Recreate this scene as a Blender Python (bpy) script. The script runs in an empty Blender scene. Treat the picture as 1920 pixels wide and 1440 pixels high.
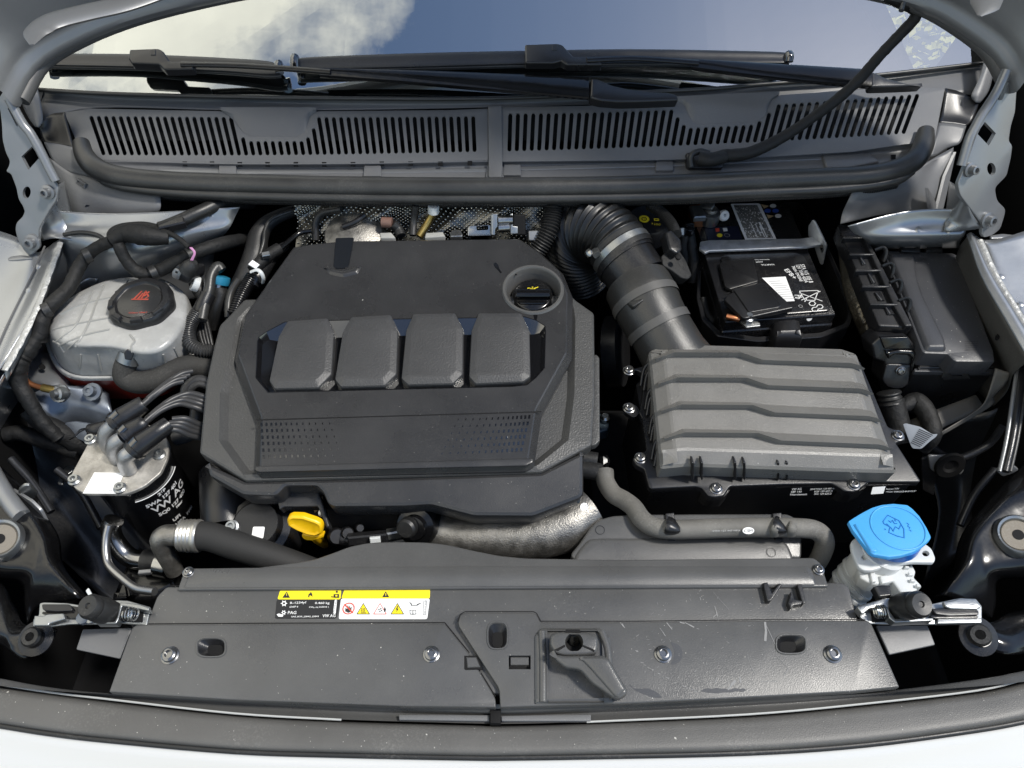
import bpy, bmesh, math, random
from math import radians, sin, cos, tan, pi, sqrt, atan2
from mathutils import Vector, Matrix
from mathutils.geometry import delaunay_2d_cdt
random.seed(7)
SC = bpy.context.scene
COL = SC.collection

# ---------------------------------------------------------------- camera
PITCH = radians(50.0)
FOC = 1450.0                      # focal length in photo pixels (photo is 1920 wide)
CAM = Vector((0.0, 0.0, 0.90))    # 0.9 m above the slam panel
cam_d = bpy.data.cameras.new('camera')
cam = bpy.data.objects.new('camera', cam_d)
COL.objects.link(cam)
cam_d.sensor_width = 36.0
cam_d.lens = FOC / 1920.0 * 36.0
cam_d.clip_start = 0.02
cam_d.clip_end = 400.0
cam.location = CAM
cam.rotation_euler = (pi / 2 - PITCH, 0, 0)
SC.camera = cam

# ---------------------------------------------------------------- sky and sun
SUN_EL, SUN_AZ = radians(60.0), radians(98.0)     # azimuth from +Y towards +X
world = bpy.data.worlds.new('World')
SC.world = world
world.use_nodes = True
wn, wl = world.node_tree.nodes, world.node_tree.links
bg = wn['Background']
sky = wn.new('ShaderNodeTexSky')
sky.sky_type = 'NISHITA'
sky.sun_disc = False
sky.sun_elevation = SUN_EL
sky.sun_rotation = SUN_AZ
sky.air_density = 1.15
sky.dust_density = 0.5
tc = wn.new('ShaderNodeTexCoord')
sep = wn.new('ShaderNodeSeparateXYZ')
wl.new(tc.outputs['Generated'], sep.inputs[0])
zc = wn.new('ShaderNodeMath'); zc.operation = 'MAXIMUM'; zc.inputs[1].default_value = 0.06
wl.new(sep.outputs['Z'], zc.inputs[0])
dx = wn.new('ShaderNodeMath'); dx.operation = 'DIVIDE'
dy = wn.new('ShaderNodeMath'); dy.operation = 'DIVIDE'
wl.new(sep.outputs['X'], dx.inputs[0]); wl.new(zc.outputs[0], dx.inputs[1])
wl.new(sep.outputs['Y'], dy.inputs[0]); wl.new(zc.outputs[0], dy.inputs[1])
cmb = wn.new('ShaderNodeCombineXYZ')
wl.new(dx.outputs[0], cmb.inputs[0]); wl.new(dy.outputs[0], cmb.inputs[1])
cn = wn.new('ShaderNodeTexNoise'); cn.inputs['Scale'].default_value = 3.1
cn.inputs['Detail'].default_value = 8.0; cn.inputs['Roughness'].default_value = 0.58
wl.new(cmb.outputs[0], cn.inputs['Vector'])
# a bank of cloud to the west (-x), clearing to the east
grad = wn.new('ShaderNodeMath'); grad.operation = 'MULTIPLY_ADD'
grad.inputs[1].default_value = -0.62; grad.inputs[2].default_value = -0.125
wl.new(dx.outputs[0], grad.inputs[0])
gcl = wn.new('ShaderNodeClamp'); gcl.inputs['Min'].default_value = -0.22; gcl.inputs['Max'].default_value = 0.13
wl.new(grad.outputs[0], gcl.inputs[0])
add = wn.new('ShaderNodeMath'); add.operation = 'ADD'
wl.new(cn.outputs['Fac'], add.inputs[0]); wl.new(gcl.outputs[0], add.inputs[1])
ramp = wn.new('ShaderNodeValToRGB')
ramp.color_ramp.elements[0].position = 0.47; ramp.color_ramp.elements[0].color = (0, 0, 0, 1)
ramp.color_ramp.elements[1].position = 0.62; ramp.color_ramp.elements[1].color = (1, 1, 1, 1)
wl.new(add.outputs[0], ramp.inputs[0])
cn2 = wn.new('ShaderNodeTexNoise'); cn2.inputs['Scale'].default_value = 5.0; cn2.inputs['Detail'].default_value = 6.0
wl.new(cmb.outputs[0], cn2.inputs['Vector'])
lowz = wn.new('ShaderNodeMapRange'); lowz.interpolation_type = 'SMOOTHSTEP'
lowz.inputs['From Min'].default_value = 0.25; lowz.inputs['From Max'].default_value = 0.60
wl.new(sep.outputs['Z'], lowz.inputs['Value'])
cover_f = wn.new('ShaderNodeMath'); cover_f.operation = 'MULTIPLY'
wl.new(ramp.outputs[0], cover_f.inputs[0]); wl.new(lowz.outputs[0], cover_f.inputs[1])
ccol = wn.new('ShaderNodeValToRGB')
ccol.color_ramp.elements[0].position = 0.3; ccol.color_ramp.elements[0].color = (9.0, 8.7, 7.7, 1)
ccol.color_ramp.elements[1].position = 0.7; ccol.color_ramp.elements[1].color = (14.0, 13.3, 11.2, 1)
wl.new(cn2.outputs['Fac'], ccol.inputs[0])
mixc = wn.new('ShaderNodeMix'); mixc.data_type = 'RGBA'
wl.new(cover_f.outputs[0], mixc.inputs[0])
wl.new(sky.outputs[0], mixc.inputs[6]); wl.new(ccol.outputs[0], mixc.inputs[7])
wl.new(mixc.outputs[2], bg.inputs[0])
bg.inputs[1].default_value = 0.09
sun_d = bpy.data.lights.new('sun', 'SUN')
sun_d.energy = 2.2
sun_d.angle = radians(7.0)
sun_d.color = (1.0, 0.96, 0.89)
sun = bpy.data.objects.new('sun', sun_d)
COL.objects.link(sun)
sdir = Vector((sin(SUN_AZ) * cos(SUN_EL), cos(SUN_AZ) * cos(SUN_EL), sin(SUN_EL)))
sun.rotation_euler = sdir.to_track_quat('Z', 'Y').to_euler()

SC.view_settings.view_transform = 'Standard'
SC.view_settings.look = 'None'
SC.view_settings.exposure = 0.85
SC.view_settings.gamma = 1.0
SC.cycles.max_bounces = 8
SC.cycles.use_denoising = True

# ---------------------------------------------------------------- pixel -> place
RIGHT = Vector((1, 0, 0)); FWD = Vector((0, cos(PITCH), -sin(PITCH))); UPV = Vector((0, sin(PITCH), cos(PITCH)))

def ray(u, v):
    return FWD + RIGHT * ((u - 960.0) / FOC) - UPV * ((v - 720.0) / FOC)

def W(u, v, z):
    """the point at height z seen at photo pixel (u, v)"""
    d = ray(u, v)
    return CAM + d * ((z - CAM.z) / d.z)

def WY(u, v, y):
    d = ray(u, v)
    return CAM + d * ((y - CAM.y) / d.y)

class Frame:
    """a plane in the place: origin, two axes and normal"""
    def __init__(s, o, ex, ey):
        s.o = Vector(o); s.ex = Vector(ex).normalized()
        ey = Vector(ey); s.ey = (ey - s.ex * ey.dot(s.ex)).normalized()
        s.n = s.ex.cross(s.ey)
    def px(s, u, v):
        d = ray(u, v)
        p = CAM + d * ((s.o - CAM).dot(s.n) / d.dot(s.n))
        q = p - s.o
        return (q.dot(s.ex), q.dot(s.ey))
    def P(s, p, h=0.0):
        return s.o + s.ex * p[0] + s.ey * p[1] + s.n * h
    def at(s, u, v, h=0.0):
        return s.P(s.px(u, v), h)
    def up(s, h):
        return Frame(s.o + s.n * h, s.ex, s.ey)

def H(z, k=0.0, y0=0.0, kx=0.0, x0=0.0):
    return Frame((x0, y0, z), (1, 0, kx), (0, 1, k))

def F3(a, b, c):
    """plane through three points (u, v, z); x axis a->b, normal towards the camera"""
    A, B, Cc = W(*a), W(*b), W(*c)
    f = Frame(A, B - A, Cc - A)
    if f.n.dot(CAM - A) < 0:
        f = Frame(A, B - A, A - Cc)
    return f

def crop(x0, y0, s):
    def k(*pts):
        if len(pts) == 1 and not isinstance(pts[0][0], (int, float)):
            pts = pts[0]
        return [(x0 + p[0] / s, y0 + p[1] / s) + tuple(p[2:]) for p in pts]
    return k
C4 = crop(0, 380, 4.0); C5 = crop(400, 380, 2.6667); C6 = crop(1040, 360, 3.2); D1 = crop(1520, 380, 3.6)
D2 = crop(0, 700, 4.0); D3 = crop(360, 720, 2.4); D4 = crop(1080, 620, 2.6667); D5 = crop(0, 960, 4.0)
D6 = crop(440, 1040, 3.6); D7 = crop(840, 1040, 3.2); D8 = crop(1400, 920, 2.7692)
C1 = crop(0, 0, 3.0); C2 = crop(640, 0, 3.0); C3 = crop(1280, 0, 3.0)
E1 = crop(0, 160, 8.0); E2 = crop(0, 300, 8.0); E3 = crop(1680, 0, 6.0); E4 = crop(1680, 640, 4.8)
E5 = crop(400, 380, 6.546); E6 = crop(580, 380, 3.84); E7 = crop(1040, 560, 4.8); E8 = crop(1240, 370, 7.385)

# ---------------------------------------------------------------- polygons
def area2(p):
    return sum(p[i - 1][0] * p[i][1] - p[i][0] * p[i - 1][1] for i in range(len(p))) / 2

def ccw(p):
    return list(p) if area2(p) > 0 else list(reversed(p))

def fil(pts, r, seg=4):
    """round the corners of a polygon; r may be a list"""
    out, n = [], len(pts)
    for i in range(n):
        ri = r[i] if isinstance(r, (list, tuple)) else r
        p, a, b = Vector(pts[i]), Vector(pts[i - 1]), Vector(pts[(i + 1) % n])
        da, db = a - p, b - p
        la, lb = da.length, db.length
        d = min(ri, la * .45, lb * .45)
        if d <= 1e-9:
            out.append(tuple(p)); continue
        q0, q1 = p + da * (d / la), p + db * (d / lb)
        for k in range(seg + 1):
            t = k / seg
            out.append(tuple(q0 * (1 - t) ** 2 + p * 2 * t * (1 - t) + q1 * t * t))
    return out

def inset(p, d):
    """offset a CCW polygon inwards by d"""
    n, out = len(p), []
    for i in range(n):
        a, b, c = Vector(p[i - 1]), Vector(p[i]), Vector(p[(i + 1) % n])
        e1, e2 = (b - a), (c - b)
        if e1.length < 1e-9: e1 = e2
        if e2.length < 1e-9: e2 = e1
        e1 = e1.normalized(); e2 = e2.normalized()
        n1, n2 = Vector((-e1.y, e1.x)), Vector((-e2.y, e2.x))
        m = n1 + n2
        l = m.length
        if l < 1e-6:
            out.append((b.x + n1.x * d, b.y + n1.y * d)); continue
        m = m / l
        s = d / max(0.35, m.dot(n1))
        out.append((b.x + m.x * s, b.y + m.y * s))
    return out

def inside(pt, poly):
    x, y = pt; r = False
    for i in range(len(poly)):
        (x1, y1), (x2, y2) = poly[i - 1], poly[i]
        if (y1 > y) != (y2 > y) and x < (x2 - x1) * (y - y1) / (y2 - y1) + x1:
            r = not r
    return r

def oval(cx, cy, rx, ry, n=20, rot=0.0, sup=2.0):
    out = []
    for i in range(n):
        a = 2 * pi * i / n
        c, s = cos(a), sin(a)
        x = rx * math.copysign(abs(c) ** (2 / sup), c); y = ry * math.copysign(abs(s) ** (2 / sup), s)
        out.append((cx + x * cos(rot) - y * sin(rot), cy + x * sin(rot) + y * cos(rot)))
    return out

def fill(outer, holes=()):
    """triangles of a polygon with holes -> (points, faces)"""
    vs, es = [], []
    for loop in [outer] + list(holes):
        b = len(vs)
        vs += [Vector(p) for p in loop]
        es += [(b + i, b + (i + 1) % len(loop)) for i in range(len(loop))]
    r = delaunay_2d_cdt(vs, es, [], 0, 1e-7)
    pv = [tuple(v) for v in r[0]]
    fs = []
    for f in r[2]:
        c = (sum(pv[i][0] for i in f) / len(f), sum(pv[i][1] for i in f) / len(f))
        if inside(c, outer) and not any(inside(c, h) for h in holes):
            a = area2([pv[i] for i in f])
            fs.append(tuple(f) if a > 0 else tuple(reversed(f)))
    return pv, fs

# ---------------------------------------------------------------- objects
def link(o, parent=None):
    COL.objects.link(o)
    if parent is not None:
        o.parent = parent
        o.matrix_parent_inverse = Matrix.Translation(-world_loc(parent))
    return o

def world_loc(o):
    return Vector(o.get('_wl', (0, 0, 0)))

def mesh_obj(name, verts, faces, mat, parent=None, sharp=32.0, merge=1e-6, label=None, kind=None):
    bm = bmesh.new()
    vs = [bm.verts.new(v) for v in verts]
    for f in faces:
        try:
            bm.faces.new([vs[i] for i in f])
        except ValueError:
            pass
    if merge:
        bmesh.ops.remove_doubles(bm, verts=bm.verts, dist=merge)
    return bm_obj(name, bm, mat, parent, sharp, label, kind)

def bm_obj(name, bm, mat, parent=None, sharp=32.0, label=None, kind=None, recalc=False):
    if recalc:
        bmesh.ops.recalc_face_normals(bm, faces=bm.faces)
    me = bpy.data.meshes.new(name)
    bm.to_mesh(me); bm.free()
    me.materials.append(mat)
    if sharp:
        me.polygons.foreach_set('use_smooth', [True] * len(me.polygons))
        try:
            me.set_sharp_from_angle(angle=radians(sharp))
        except Exception:
            pass
    o = bpy.data.objects.new(name, me)
    if label: o['label'] = label
    if kind: o['kind'] = kind
    return link(o, parent)

def thing(name, label, cat, loc=(0, 0, 0), group=None):
    e = bpy.data.objects.new(name, None)
    e.empty_display_size = .02
    e.location = loc
    e['_wl'] = tuple(loc)
    e['label'] = label; e['category'] = cat
    if group: e['group'] = group
    COL.objects.link(e)
    return e

def tag(o, label, cat, group=None, kind=None):
    o['label'] = label
    if cat: o['category'] = cat
    if group: o['group'] = group
    if kind: o['kind'] = kind
    return o

class G:
    """gathers vertices and faces for one mesh"""
    def __init__(s):
        s.v, s.f = [], []
    def add(s, v, f):
        b = len(s.v)
        s.v += list(v); s.f += [tuple(b + i for i in q) for q in f]
        return s
    def obj(s, name, mat, parent=None, sharp=32.0, label=None, kind=None, merge=1e-6):
        return mesh_obj(name, s.v, s.f, mat, parent, sharp, merge, label, kind)

def g_relief(f, pts, prof, holes=(), hdepth=0.01, bottom=True, g=None):
    """pts: 2-D outline in frame f; prof: [(inset, height)...] from the foot to the top; holes cut the top"""
    g = g or G()
    p = ccw(pts); n = len(p)
    rings = [(inset(p, i) if abs(i) > 1e-9 else p, h) for i, h in prof]
    V, Fc = [], []
    for r, h in rings:
        V += [f.P(q, h) for q in r]
    for k in range(len(rings) - 1):
        for i in range(n):
            j = (i + 1) % n
            Fc.append((k * n + i, k * n + j, (k + 1) * n + j, (k + 1) * n + i))
    g.add(V, Fc)
    hs = [ccw(h) for h in holes]
    pv, fs = fill(rings[-1][0], hs)
    ht = rings[-1][1]
    g.add([f.P(q, ht) for q in pv], fs)
    for h in hs:
        m = len(h)
        hb = hdepth
        g.add([f.P(q, ht) for q in h] + [f.P(q, ht - hb) for q in h],
              [(i, m + i, m + (i + 1) % m, (i + 1) % m)[::-1] for i in range(m)])
    if bottom:
        pv, fs = fill(rings[0][0], hs if hdepth >= ht - rings[0][1] - 1e-6 else ())
        g.add([f.P(q, rings[0][1]) for q in pv], [t[::-1] for t in fs])
    return g

def edge(t, r, n=3):
    """profile of a plate of thickness t whose top edge is rounded with radius r"""
    out = [(0, -t)]
    for k in range(n + 1):
        a = pi / 2 * k / n
        out.append((r * (1 - cos(a)), -r + r * sin(a)))
    return out

def relief(name, f, px, prof, mat, parent=None, r=0.0, holes=(), hdepth=0.01, sharp=32, bottom=True, label=None, kind=None, seg=4):
    """px outline traced on frame f; r rounds corners in pixels"""
    pts = fil(px, r, seg) if r else px
    p2 = [f.px(*q) for q in pts]
    h2 = [[f.px(*q) for q in h] for h in holes]
    return g_relief(f, p2, prof, h2, hdepth, bottom).obj(name, mat, parent, sharp, label, kind)

def decal(name, f, px, mat, parent=None, h=.0004, holes=(), label=None):
    p2 = ccw([f.px(*q) for q in px])
    pv, fs = fill(p2, [ccw([f.px(*q) for q in hh]) for hh in holes])
    return mesh_obj(name, [f.P(q, h) for q in pv], fs, mat, parent, 0, 0, label)

def catmull(P, sub):
    P = [Vector(p) for p in P]
    if len(P) == 2 or sub <= 1:
        if len(P) == 2:
            return [P[0].lerp(P[1], k / sub) for k in range(sub + 1)]
        return P
    out = []
    for i in range(len(P) - 1):
        p0 = P[i - 1] if i else P[0] * 2 - P[1]
        p1, p2 = P[i], P[i + 1]
        p3 = P[i + 2] if i + 2 < len(P) else P[-1] * 2 - P[-2]
        for k in range(sub):
            t = k / sub
            out.append(.5 * ((2 * p1) + (p2 - p0) * t + (2 * p0 - 5 * p1 + 4 * p2 - p3) * t * t + (3 * p1 - p0 - 3 * p2 + p3) * t ** 3))
    out.append(P[-1])
    return out

def g_tube(path, rad, seg=12, sub=8, pitch=0.0, amp=0.0, caps=True, g=None, flat=None, wob=0.0):
    """tube along points; rad a number or one per point; pitch/amp make it corrugated; flat=(w,h) scales the section"""
    g = g or G()
    n0 = len(path)
    R = [rad] * n0 if isinstance(rad, (int, float)) else list(rad)
    P4 = catmull([Vector((*p, 0)) if False else Vector(p) for p in path], sub)
    RR = []
    m = len(P4)
    for i in range(m):
        t = i / (m - 1) * (n0 - 1); k = min(int(t), n0 - 2); RR.append(R[k] + (R[k + 1] - R[k]) * (t - k))
    if pitch:
        L = [0.0]
        for i in range(1, m): L.append(L[-1] + (P4[i] - P4[i - 1]).length)
        ns = max(8, int(L[-1] / pitch * 6))
        Q, Q2 = [], []
        j = 0
        for s in range(ns + 1):
            d = L[-1] * s / ns
            while j < m - 2 and L[j + 1] < d: j += 1
            t = (d - L[j]) / max(1e-9, L[j + 1] - L[j])
            Q.append(P4[j].lerp(P4[j + 1], t)); Q2.append((RR[j] + (RR[j + 1] - RR[j]) * t) * (1 + amp * sin(2 * pi * d / pitch)))
        P4, RR, m = Q, Q2, len(Q)
    T = []
    for i in range(m):
        T.append((P4[min(i + 1, m - 1)] - P4[max(i - 1, 0)]).normalized())
    ref = Vector((0, 0, 1)) if abs(T[0].z) < .9 else Vector((0, 1, 0))
    nrm = (ref - T[0] * ref.dot(T[0])).normalized()
    V, Fc = [], []
    for i in range(m):
        nrm = (nrm - T[i] * nrm.dot(T[i])).normalized()
        b = T[i].cross(nrm)
        w, h = flat if flat else (1, 1)
        rr = RR[i] * (1 + (random.uniform(-wob, wob) if wob else 0))
        for k in range(seg):
            a = 2 * pi * k / seg
            V.append(P4[i] + (nrm * sin(a) * h + b * cos(a) * w) * rr)
    for i in range(m - 1):
        for k in range(seg):
            k2 = (k + 1) % seg
            Fc.append((i * seg + k, i * seg + k2, (i + 1) * seg + k2, (i + 1) * seg + k))
    if caps:
        Fc.append(tuple(range(seg))[::-1]); Fc.append(tuple(range((m - 1) * seg, m * seg)))
    g.add(V, [q[::-1] for q in Fc])
    return g

def tube(name, path, rad, mat, parent=None, seg=12, sub=8, pitch=0, amp=0, flat=None, label=None, wob=0, caps=True):
    g = g_tube(path, rad, seg, sub, pitch, amp, caps, None, flat, wob)
    bm = bmesh.new()
    vs = [bm.verts.new(v) for v in g.v]
    for f in g.f:
        bm.faces.new([vs[i] for i in f])
    return bm_obj(name, bm, mat, parent, 50, label, None, True)

from mathutils.bvhtree import BVHTree
_bvh = {}
def onto(o, u, v, h=0.0):
    """the point of object o's own surface seen at pixel (u, v), raised by h"""
    if o.name not in _bvh:
        _bvh[o.name] = BVHTree.FromPolygons([x.co.copy() for x in o.data.vertices], [tuple(p.vertices) for p in o.data.polygons])
    p, n, i, d = _bvh[o.name].ray_cast(CAM, ray(u, v).normalized())
    if p is None: return W(u, v, .06)
    if n.dot(CAM - p) < 0: n = -n
    return p + n * h

def T3(pts, dz=0.0):
    return [W(p[0], p[1], p[2] + dz) for p in pts]

def g_lathe(prof, o, axis=(0, 0, 1), seg=28, g=None, lobes=0, lobe=0.0, xref=None, caps=True):
    """prof [(r, h)...] turned round axis at o"""
    g = g or G()
    o = Vector(o); ax = Vector(axis).normalized()
    x = Vector(xref) if xref else (Vector((1, 0, 0)) if abs(ax.x) < .9 else Vector((0, 1, 0)))
    x = (x - ax * x.dot(ax)).normalized(); y = ax.cross(x)
    V, Fc = [], []
    for r, h in prof:
        for k in range(seg):
            a = 2 * pi * k / seg
            rr = r * (1 + (lobe * cos(lobes * a) if lobes else 0))
            V.append(o + ax * h + (x * cos(a) + y * sin(a)) * rr)
    for i in range(len(prof) - 1):
        for k in range(seg):
            k2 = (k + 1) % seg
            Fc.append((i * seg + k, i * seg + k2, (i + 1) * seg + k2, (i + 1) * seg + k))
    n = len(prof)
    if caps and prof[0][0] > 1e-6: Fc.append(tuple(range(seg))[::-1])
    if caps and prof[-1][0] > 1e-6: Fc.append(tuple(range((n - 1) * seg, n * seg)))
    return g.add(V, Fc)

def lathe(name, prof, o, axis, mat, parent=None, seg=28, label=None, sharp=38, lobes=0, lobe=0.0):
    return g_lathe(prof, o, axis, seg, None, lobes, lobe).obj(name, mat, parent, sharp, label)

def g_box(f, x0, x1, y0, y1, z0, z1, b=.001, g=None):
    return g_relief(f, [(x0, y0), (x1, y0), (x1, y1), (x0, y1)], [(0, z0), (0, z1 - b), (b, z1)], g=g)

def box(name, f, x0, x1, y0, y1, z0, z1, mat, parent=None, b=.001, label=None):
    return g_box(f, x0, x1, y0, y1, z0, z1, b).obj(name, mat, parent, 32, label)

def g_patch(rows, sub=4, thick=0.0, g=None, flip=False):
    """smooth sheet through a grid of points rows[i][j] (Vectors)"""
    g = g or G()
    A = [catmull(r, sub) for r in rows]
    m = len(A[0])
    cols = [catmull([A[i][j] for i in range(len(A))], sub) for j in range(m)]
    n = len(cols[0])
    V = [cols[j][i] for i in range(n) for j in range(m)]
    Fc = [(i * m + j, i * m + j + 1, (i + 1) * m + j + 1, (i + 1) * m + j) for i in range(n - 1) for j in range(m - 1)]
    c = sum((Vector(v) for v in V), Vector()) / len(V)
    if Fc:
        q = Fc[len(Fc) // 2]
        nn = (V[q[1]] - V[q[0]]).cross(V[q[3]] - V[q[0]])
        fl = nn.dot(CAM - c) < 0
        if fl != flip: Fc = [t[::-1] for t in Fc]
    return g.add(V, Fc)

def patch(name, rows, mat, parent=None, sub=4, thick=0.0015, sharp=40, label=None, kind=None, flip=False):
    """rows of (u, v, z) or Vectors"""
    R = [[(W(*p) if not isinstance(p, Vector) else p) for p in r] for r in rows]
    o = g_patch(R, sub, 0, None, flip).obj(name, mat, parent, sharp, label, kind, merge=0)
    if thick:
        md = o.modifiers.new('sheet', 'SOLIDIFY'); md.thickness = thick; md.offset = -1
    return o

def text(f, s, a, b, mat, parent, hpx=None, name='lettering', h=.0005, bold=False, ext=0.0):
    """flat lettering from pixel a to pixel b along the baseline in frame f; hpx optional height in pixels (perpendicular)"""
    cu = bpy.data.curves.new('lettering', 'FONT')
    cu.body = s; cu.size = 1.0; cu.resolution_u = 2
    if bold: cu.offset = .012
    t = bpy.data.objects.new('t', cu)
    COL.objects.link(t)
    dg = bpy.context.evaluated_depsgraph_get(); dg.update()
    me = bpy.data.meshes.new_from_object(t.evaluated_get(dg))
    bpy.data.objects.remove(t); bpy.data.curves.remove(cu)
    p0, p1 = Vector(f.px(*a)), Vector(f.px(*b))
    e1 = p1 - p0; L = e1.length; e1 = e1 / L; e2 = Vector((-e1.y, e1.x))
    xs = [v.co.x for v in me.vertices] or [0, 1]
    x0, x1 = min(xs), max(xs)
    sx = L / max(1e-6, x1 - x0)
    sy = sx
    if hpx:
        mm = abs(L / sqrt((b[0] - a[0]) ** 2 + (b[1] - a[1]) ** 2))
        ys = [v.co.y for v in me.vertices]
        sy = hpx * mm / max(1e-6, max(ys) - min(ys))
    for v in me.vertices:
        q = p0 + e1 * ((v.co.x - x0) * sx) + e2 * (v.co.y * sy)
        v.co = f.P(q, h)
    me.materials.clear(); me.materials.append(mat)
    o = bpy.data.objects.new(name, me)
    return link(o, parent)

# ---------------------------------------------------------------- materials
def M(name, col, rough=.5, metal=0.0, grain=0.0, gscale=900.0, var=0.0, vscale=9.0, rvar=0.0, coat=0.0, spec=.5, dust=0.0,
      trans=0.0, sss=0.0, ior=1.5, dcol=(.35, .34, .32), wave=0.0, wscale=20.0, lump=0.0, lscale=40.0):
    m = bpy.data.materials.new(name)
    m.use_nodes = True
    nt = m.node_tree; N, L = nt.nodes, nt.links
    b = N['Principled BSDF']
    b.inputs['Base Color'].default_value = (*col, 1)
    b.inputs['Roughness'].default_value = rough
    b.inputs['Metallic'].default_value = metal
    b.inputs['Specular IOR Level'].default_value = spec
    b.inputs['IOR'].default_value = ior
    b.inputs['Coat Weight'].default_value = coat
    b.inputs['Coat Roughness'].default_value = .08
    b.inputs['Transmission Weight'].default_value = trans
    b.inputs['Subsurface Weight'].default_value = sss
    if sss:
        b.inputs['Subsurface Radius'].default_value = (.02, .02, .018); b.inputs['Subsurface Scale'].default_value = .3
    t = N.new('ShaderNodeTexCoord')
    colout = None
    if var or rvar:
        n = N.new('ShaderNodeTexNoise'); n.inputs['Scale'].default_value = vscale; n.inputs['Detail'].default_value = 6
        n.inputs['Roughness'].default_value = .62
        L.new(t.outputs['Object'], n.inputs['Vector'])
        if var:
            r = N.new('ShaderNodeValToRGB')
            r.color_ramp.elements[0].position = .3; r.color_ramp.elements[1].position = .7
            r.color_ramp.elements[0].color = (*[c * (1 - var) for c in col], 1)
            r.color_ramp.elements[1].color = (*[min(1, c * (1 + var)) for c in col], 1)
            L.new(n.outputs['Fac'], r.inputs[0]); colout = r.outputs[0]
        if rvar:
            mr = N.new('ShaderNodeMapRange')
            mr.inputs['From Min'].default_value = .3; mr.inputs['From Max'].default_value = .7
            mr.inputs['To Min'].default_value = max(.02, rough - rvar); mr.inputs['To Max'].default_value = min(1, rough + rvar)
            L.new(n.outputs['Fac'], mr.inputs['Value']); L.new(mr.outputs[0], b.inputs['Roughness'])
    if dust:
        n1 = N.new('ShaderNodeTexNoise'); n1.inputs['Scale'].default_value = 420; n1.inputs['Detail'].default_value = 3
        n2 = N.new('ShaderNodeTexNoise'); n2.inputs['Scale'].default_value = 14; n2.inputs['Detail'].default_value = 5
        L.new(t.outputs['Object'], n1.inputs['Vector']); L.new(t.outputs['Object'], n2.inputs['Vector'])
        mu = N.new('ShaderNodeMath'); mu.operation = 'MULTIPLY'
        L.new(n1.outputs['Fac'], mu.inputs[0]); L.new(n2.outputs['Fac'], mu.inputs[1])
        rr = N.new('ShaderNodeMapRange'); rr.inputs['From Min'].default_value = .28; rr.inputs['From Max'].default_value = .50
        rr.inputs['To Max'].default_value = dust
        L.new(mu.outputs[0], rr.inputs['Value'])
        mx = N.new('ShaderNodeMix'); mx.data_type = 'RGBA'
        L.new(rr.outputs[0], mx.inputs[0])
        if colout: L.new(colout, mx.inputs[6])
        else: mx.inputs[6].default_value = (*col, 1)
        mx.inputs[7].default_value = (*dcol, 1)
        colout = mx.outputs[2]
    if colout: L.new(colout, b.inputs['Base Color'])
    prev = None
    if lump:
        n = N.new('ShaderNodeTexNoise'); n.inputs['Scale'].default_value = lscale; n.inputs['Detail'].default_value = 3
        L.new(t.outputs['Object'], n.inputs['Vector'])
        bp = N.new('ShaderNodeBump'); bp.inputs['Strength'].default_value = lump; bp.inputs['Distance'].default_value = .004
        L.new(n.outputs['Fac'], bp.inputs['Height']); prev = bp
    if wave:
        w = N.new('ShaderNodeTexWave'); w.inputs['Scale'].default_value = wscale; w.inputs['Distortion'].default_value = 1.5
        w.bands_direction = 'Y'
        L.new(t.outputs['Object'], w.inputs['Vector'])
        bp = N.new('ShaderNodeBump'); bp.inputs['Strength'].default_value = wave; bp.inputs['Distance'].default_value = .002
        L.new(w.outputs['Fac'], bp.inputs['Height'])
        if prev: L.new(prev.outputs[0], bp.inputs['Normal'])
        prev = bp
    if grain:
        n = N.new('ShaderNodeTexNoise'); n.inputs['Scale'].default_value = gscale; n.inputs['Detail'].default_value = 2
        L.new(t.outputs['Object'], n.inputs['Vector'])
        bp = N.new('ShaderNodeBump'); bp.inputs['Strength'].default_value = grain; bp.inputs['Distance'].default_value = .0006
        L.new(n.outputs['Fac'], bp.inputs['Height'])
        if prev: L.new(prev.outputs[0], bp.inputs['Normal'])
        prev = bp
    if prev: L.new(prev.outputs[0], b.inputs['Normal'])
    return m

cover_m = M('moulded_black_plastic', (.027, .027, .028), .29, grain=.3, gscale=900, var=.14, rvar=.08, dust=.04)
cover_tex = M('eroded_black_plastic', (.048, .048, .047), .42, grain=.9, gscale=420, var=.10, dust=.05)
slam_m = M('slam_panel_plastic', (.074, .074, .073), .31, grain=.3, gscale=900, var=.16, vscale=6, rvar=.10, dust=.05)
cowl_m = M('scuttle_plastic', (.120, .122, .126), .40, grain=.35, gscale=1200, var=.08, vscale=6, rvar=.05, dust=.05)
black_m = M('black_plastic', (.011, .011, .012), .32, grain=.25, var=.1, rvar=.08, dust=.06)
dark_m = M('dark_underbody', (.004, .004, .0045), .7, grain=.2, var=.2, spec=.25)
gloss_m = M('piano_black', (.006, .006, .007), .08, rvar=.03, coat=.6, ior=1.9)
rubber_m = M('black_rubber', (.015, .015, .015), .44, grain=.25, gscale=700, var=.15, rvar=.08, dust=.12)
seal_m = M('seal_rubber', (.030, .030, .029), .38, grain=.25, gscale=800, var=.18, vscale=14, rvar=.08, dust=.08)
hose_m = M('grey_dusty_hose', (.125, .120, .108), .66, grain=.5, gscale=800, var=.25, vscale=22, dust=.25)
tape_m = M('cloth_tape', (.009, .009, .009), .6, spec=.35, grain=.5, gscale=1500, lump=.5, lscale=90, var=.2)
silver_m = M('silver_paint', (.33, .34, .35), .30, metal=.7, coat=.25, grain=.15, var=.05, rvar=.05, dust=.22, dcol=(.16, .15, .13), lump=.16, lscale=15)
body_m = M('bonnet_paint', (.68, .665, .64), .30, metal=.15, coat=.6, rvar=.03)
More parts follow.
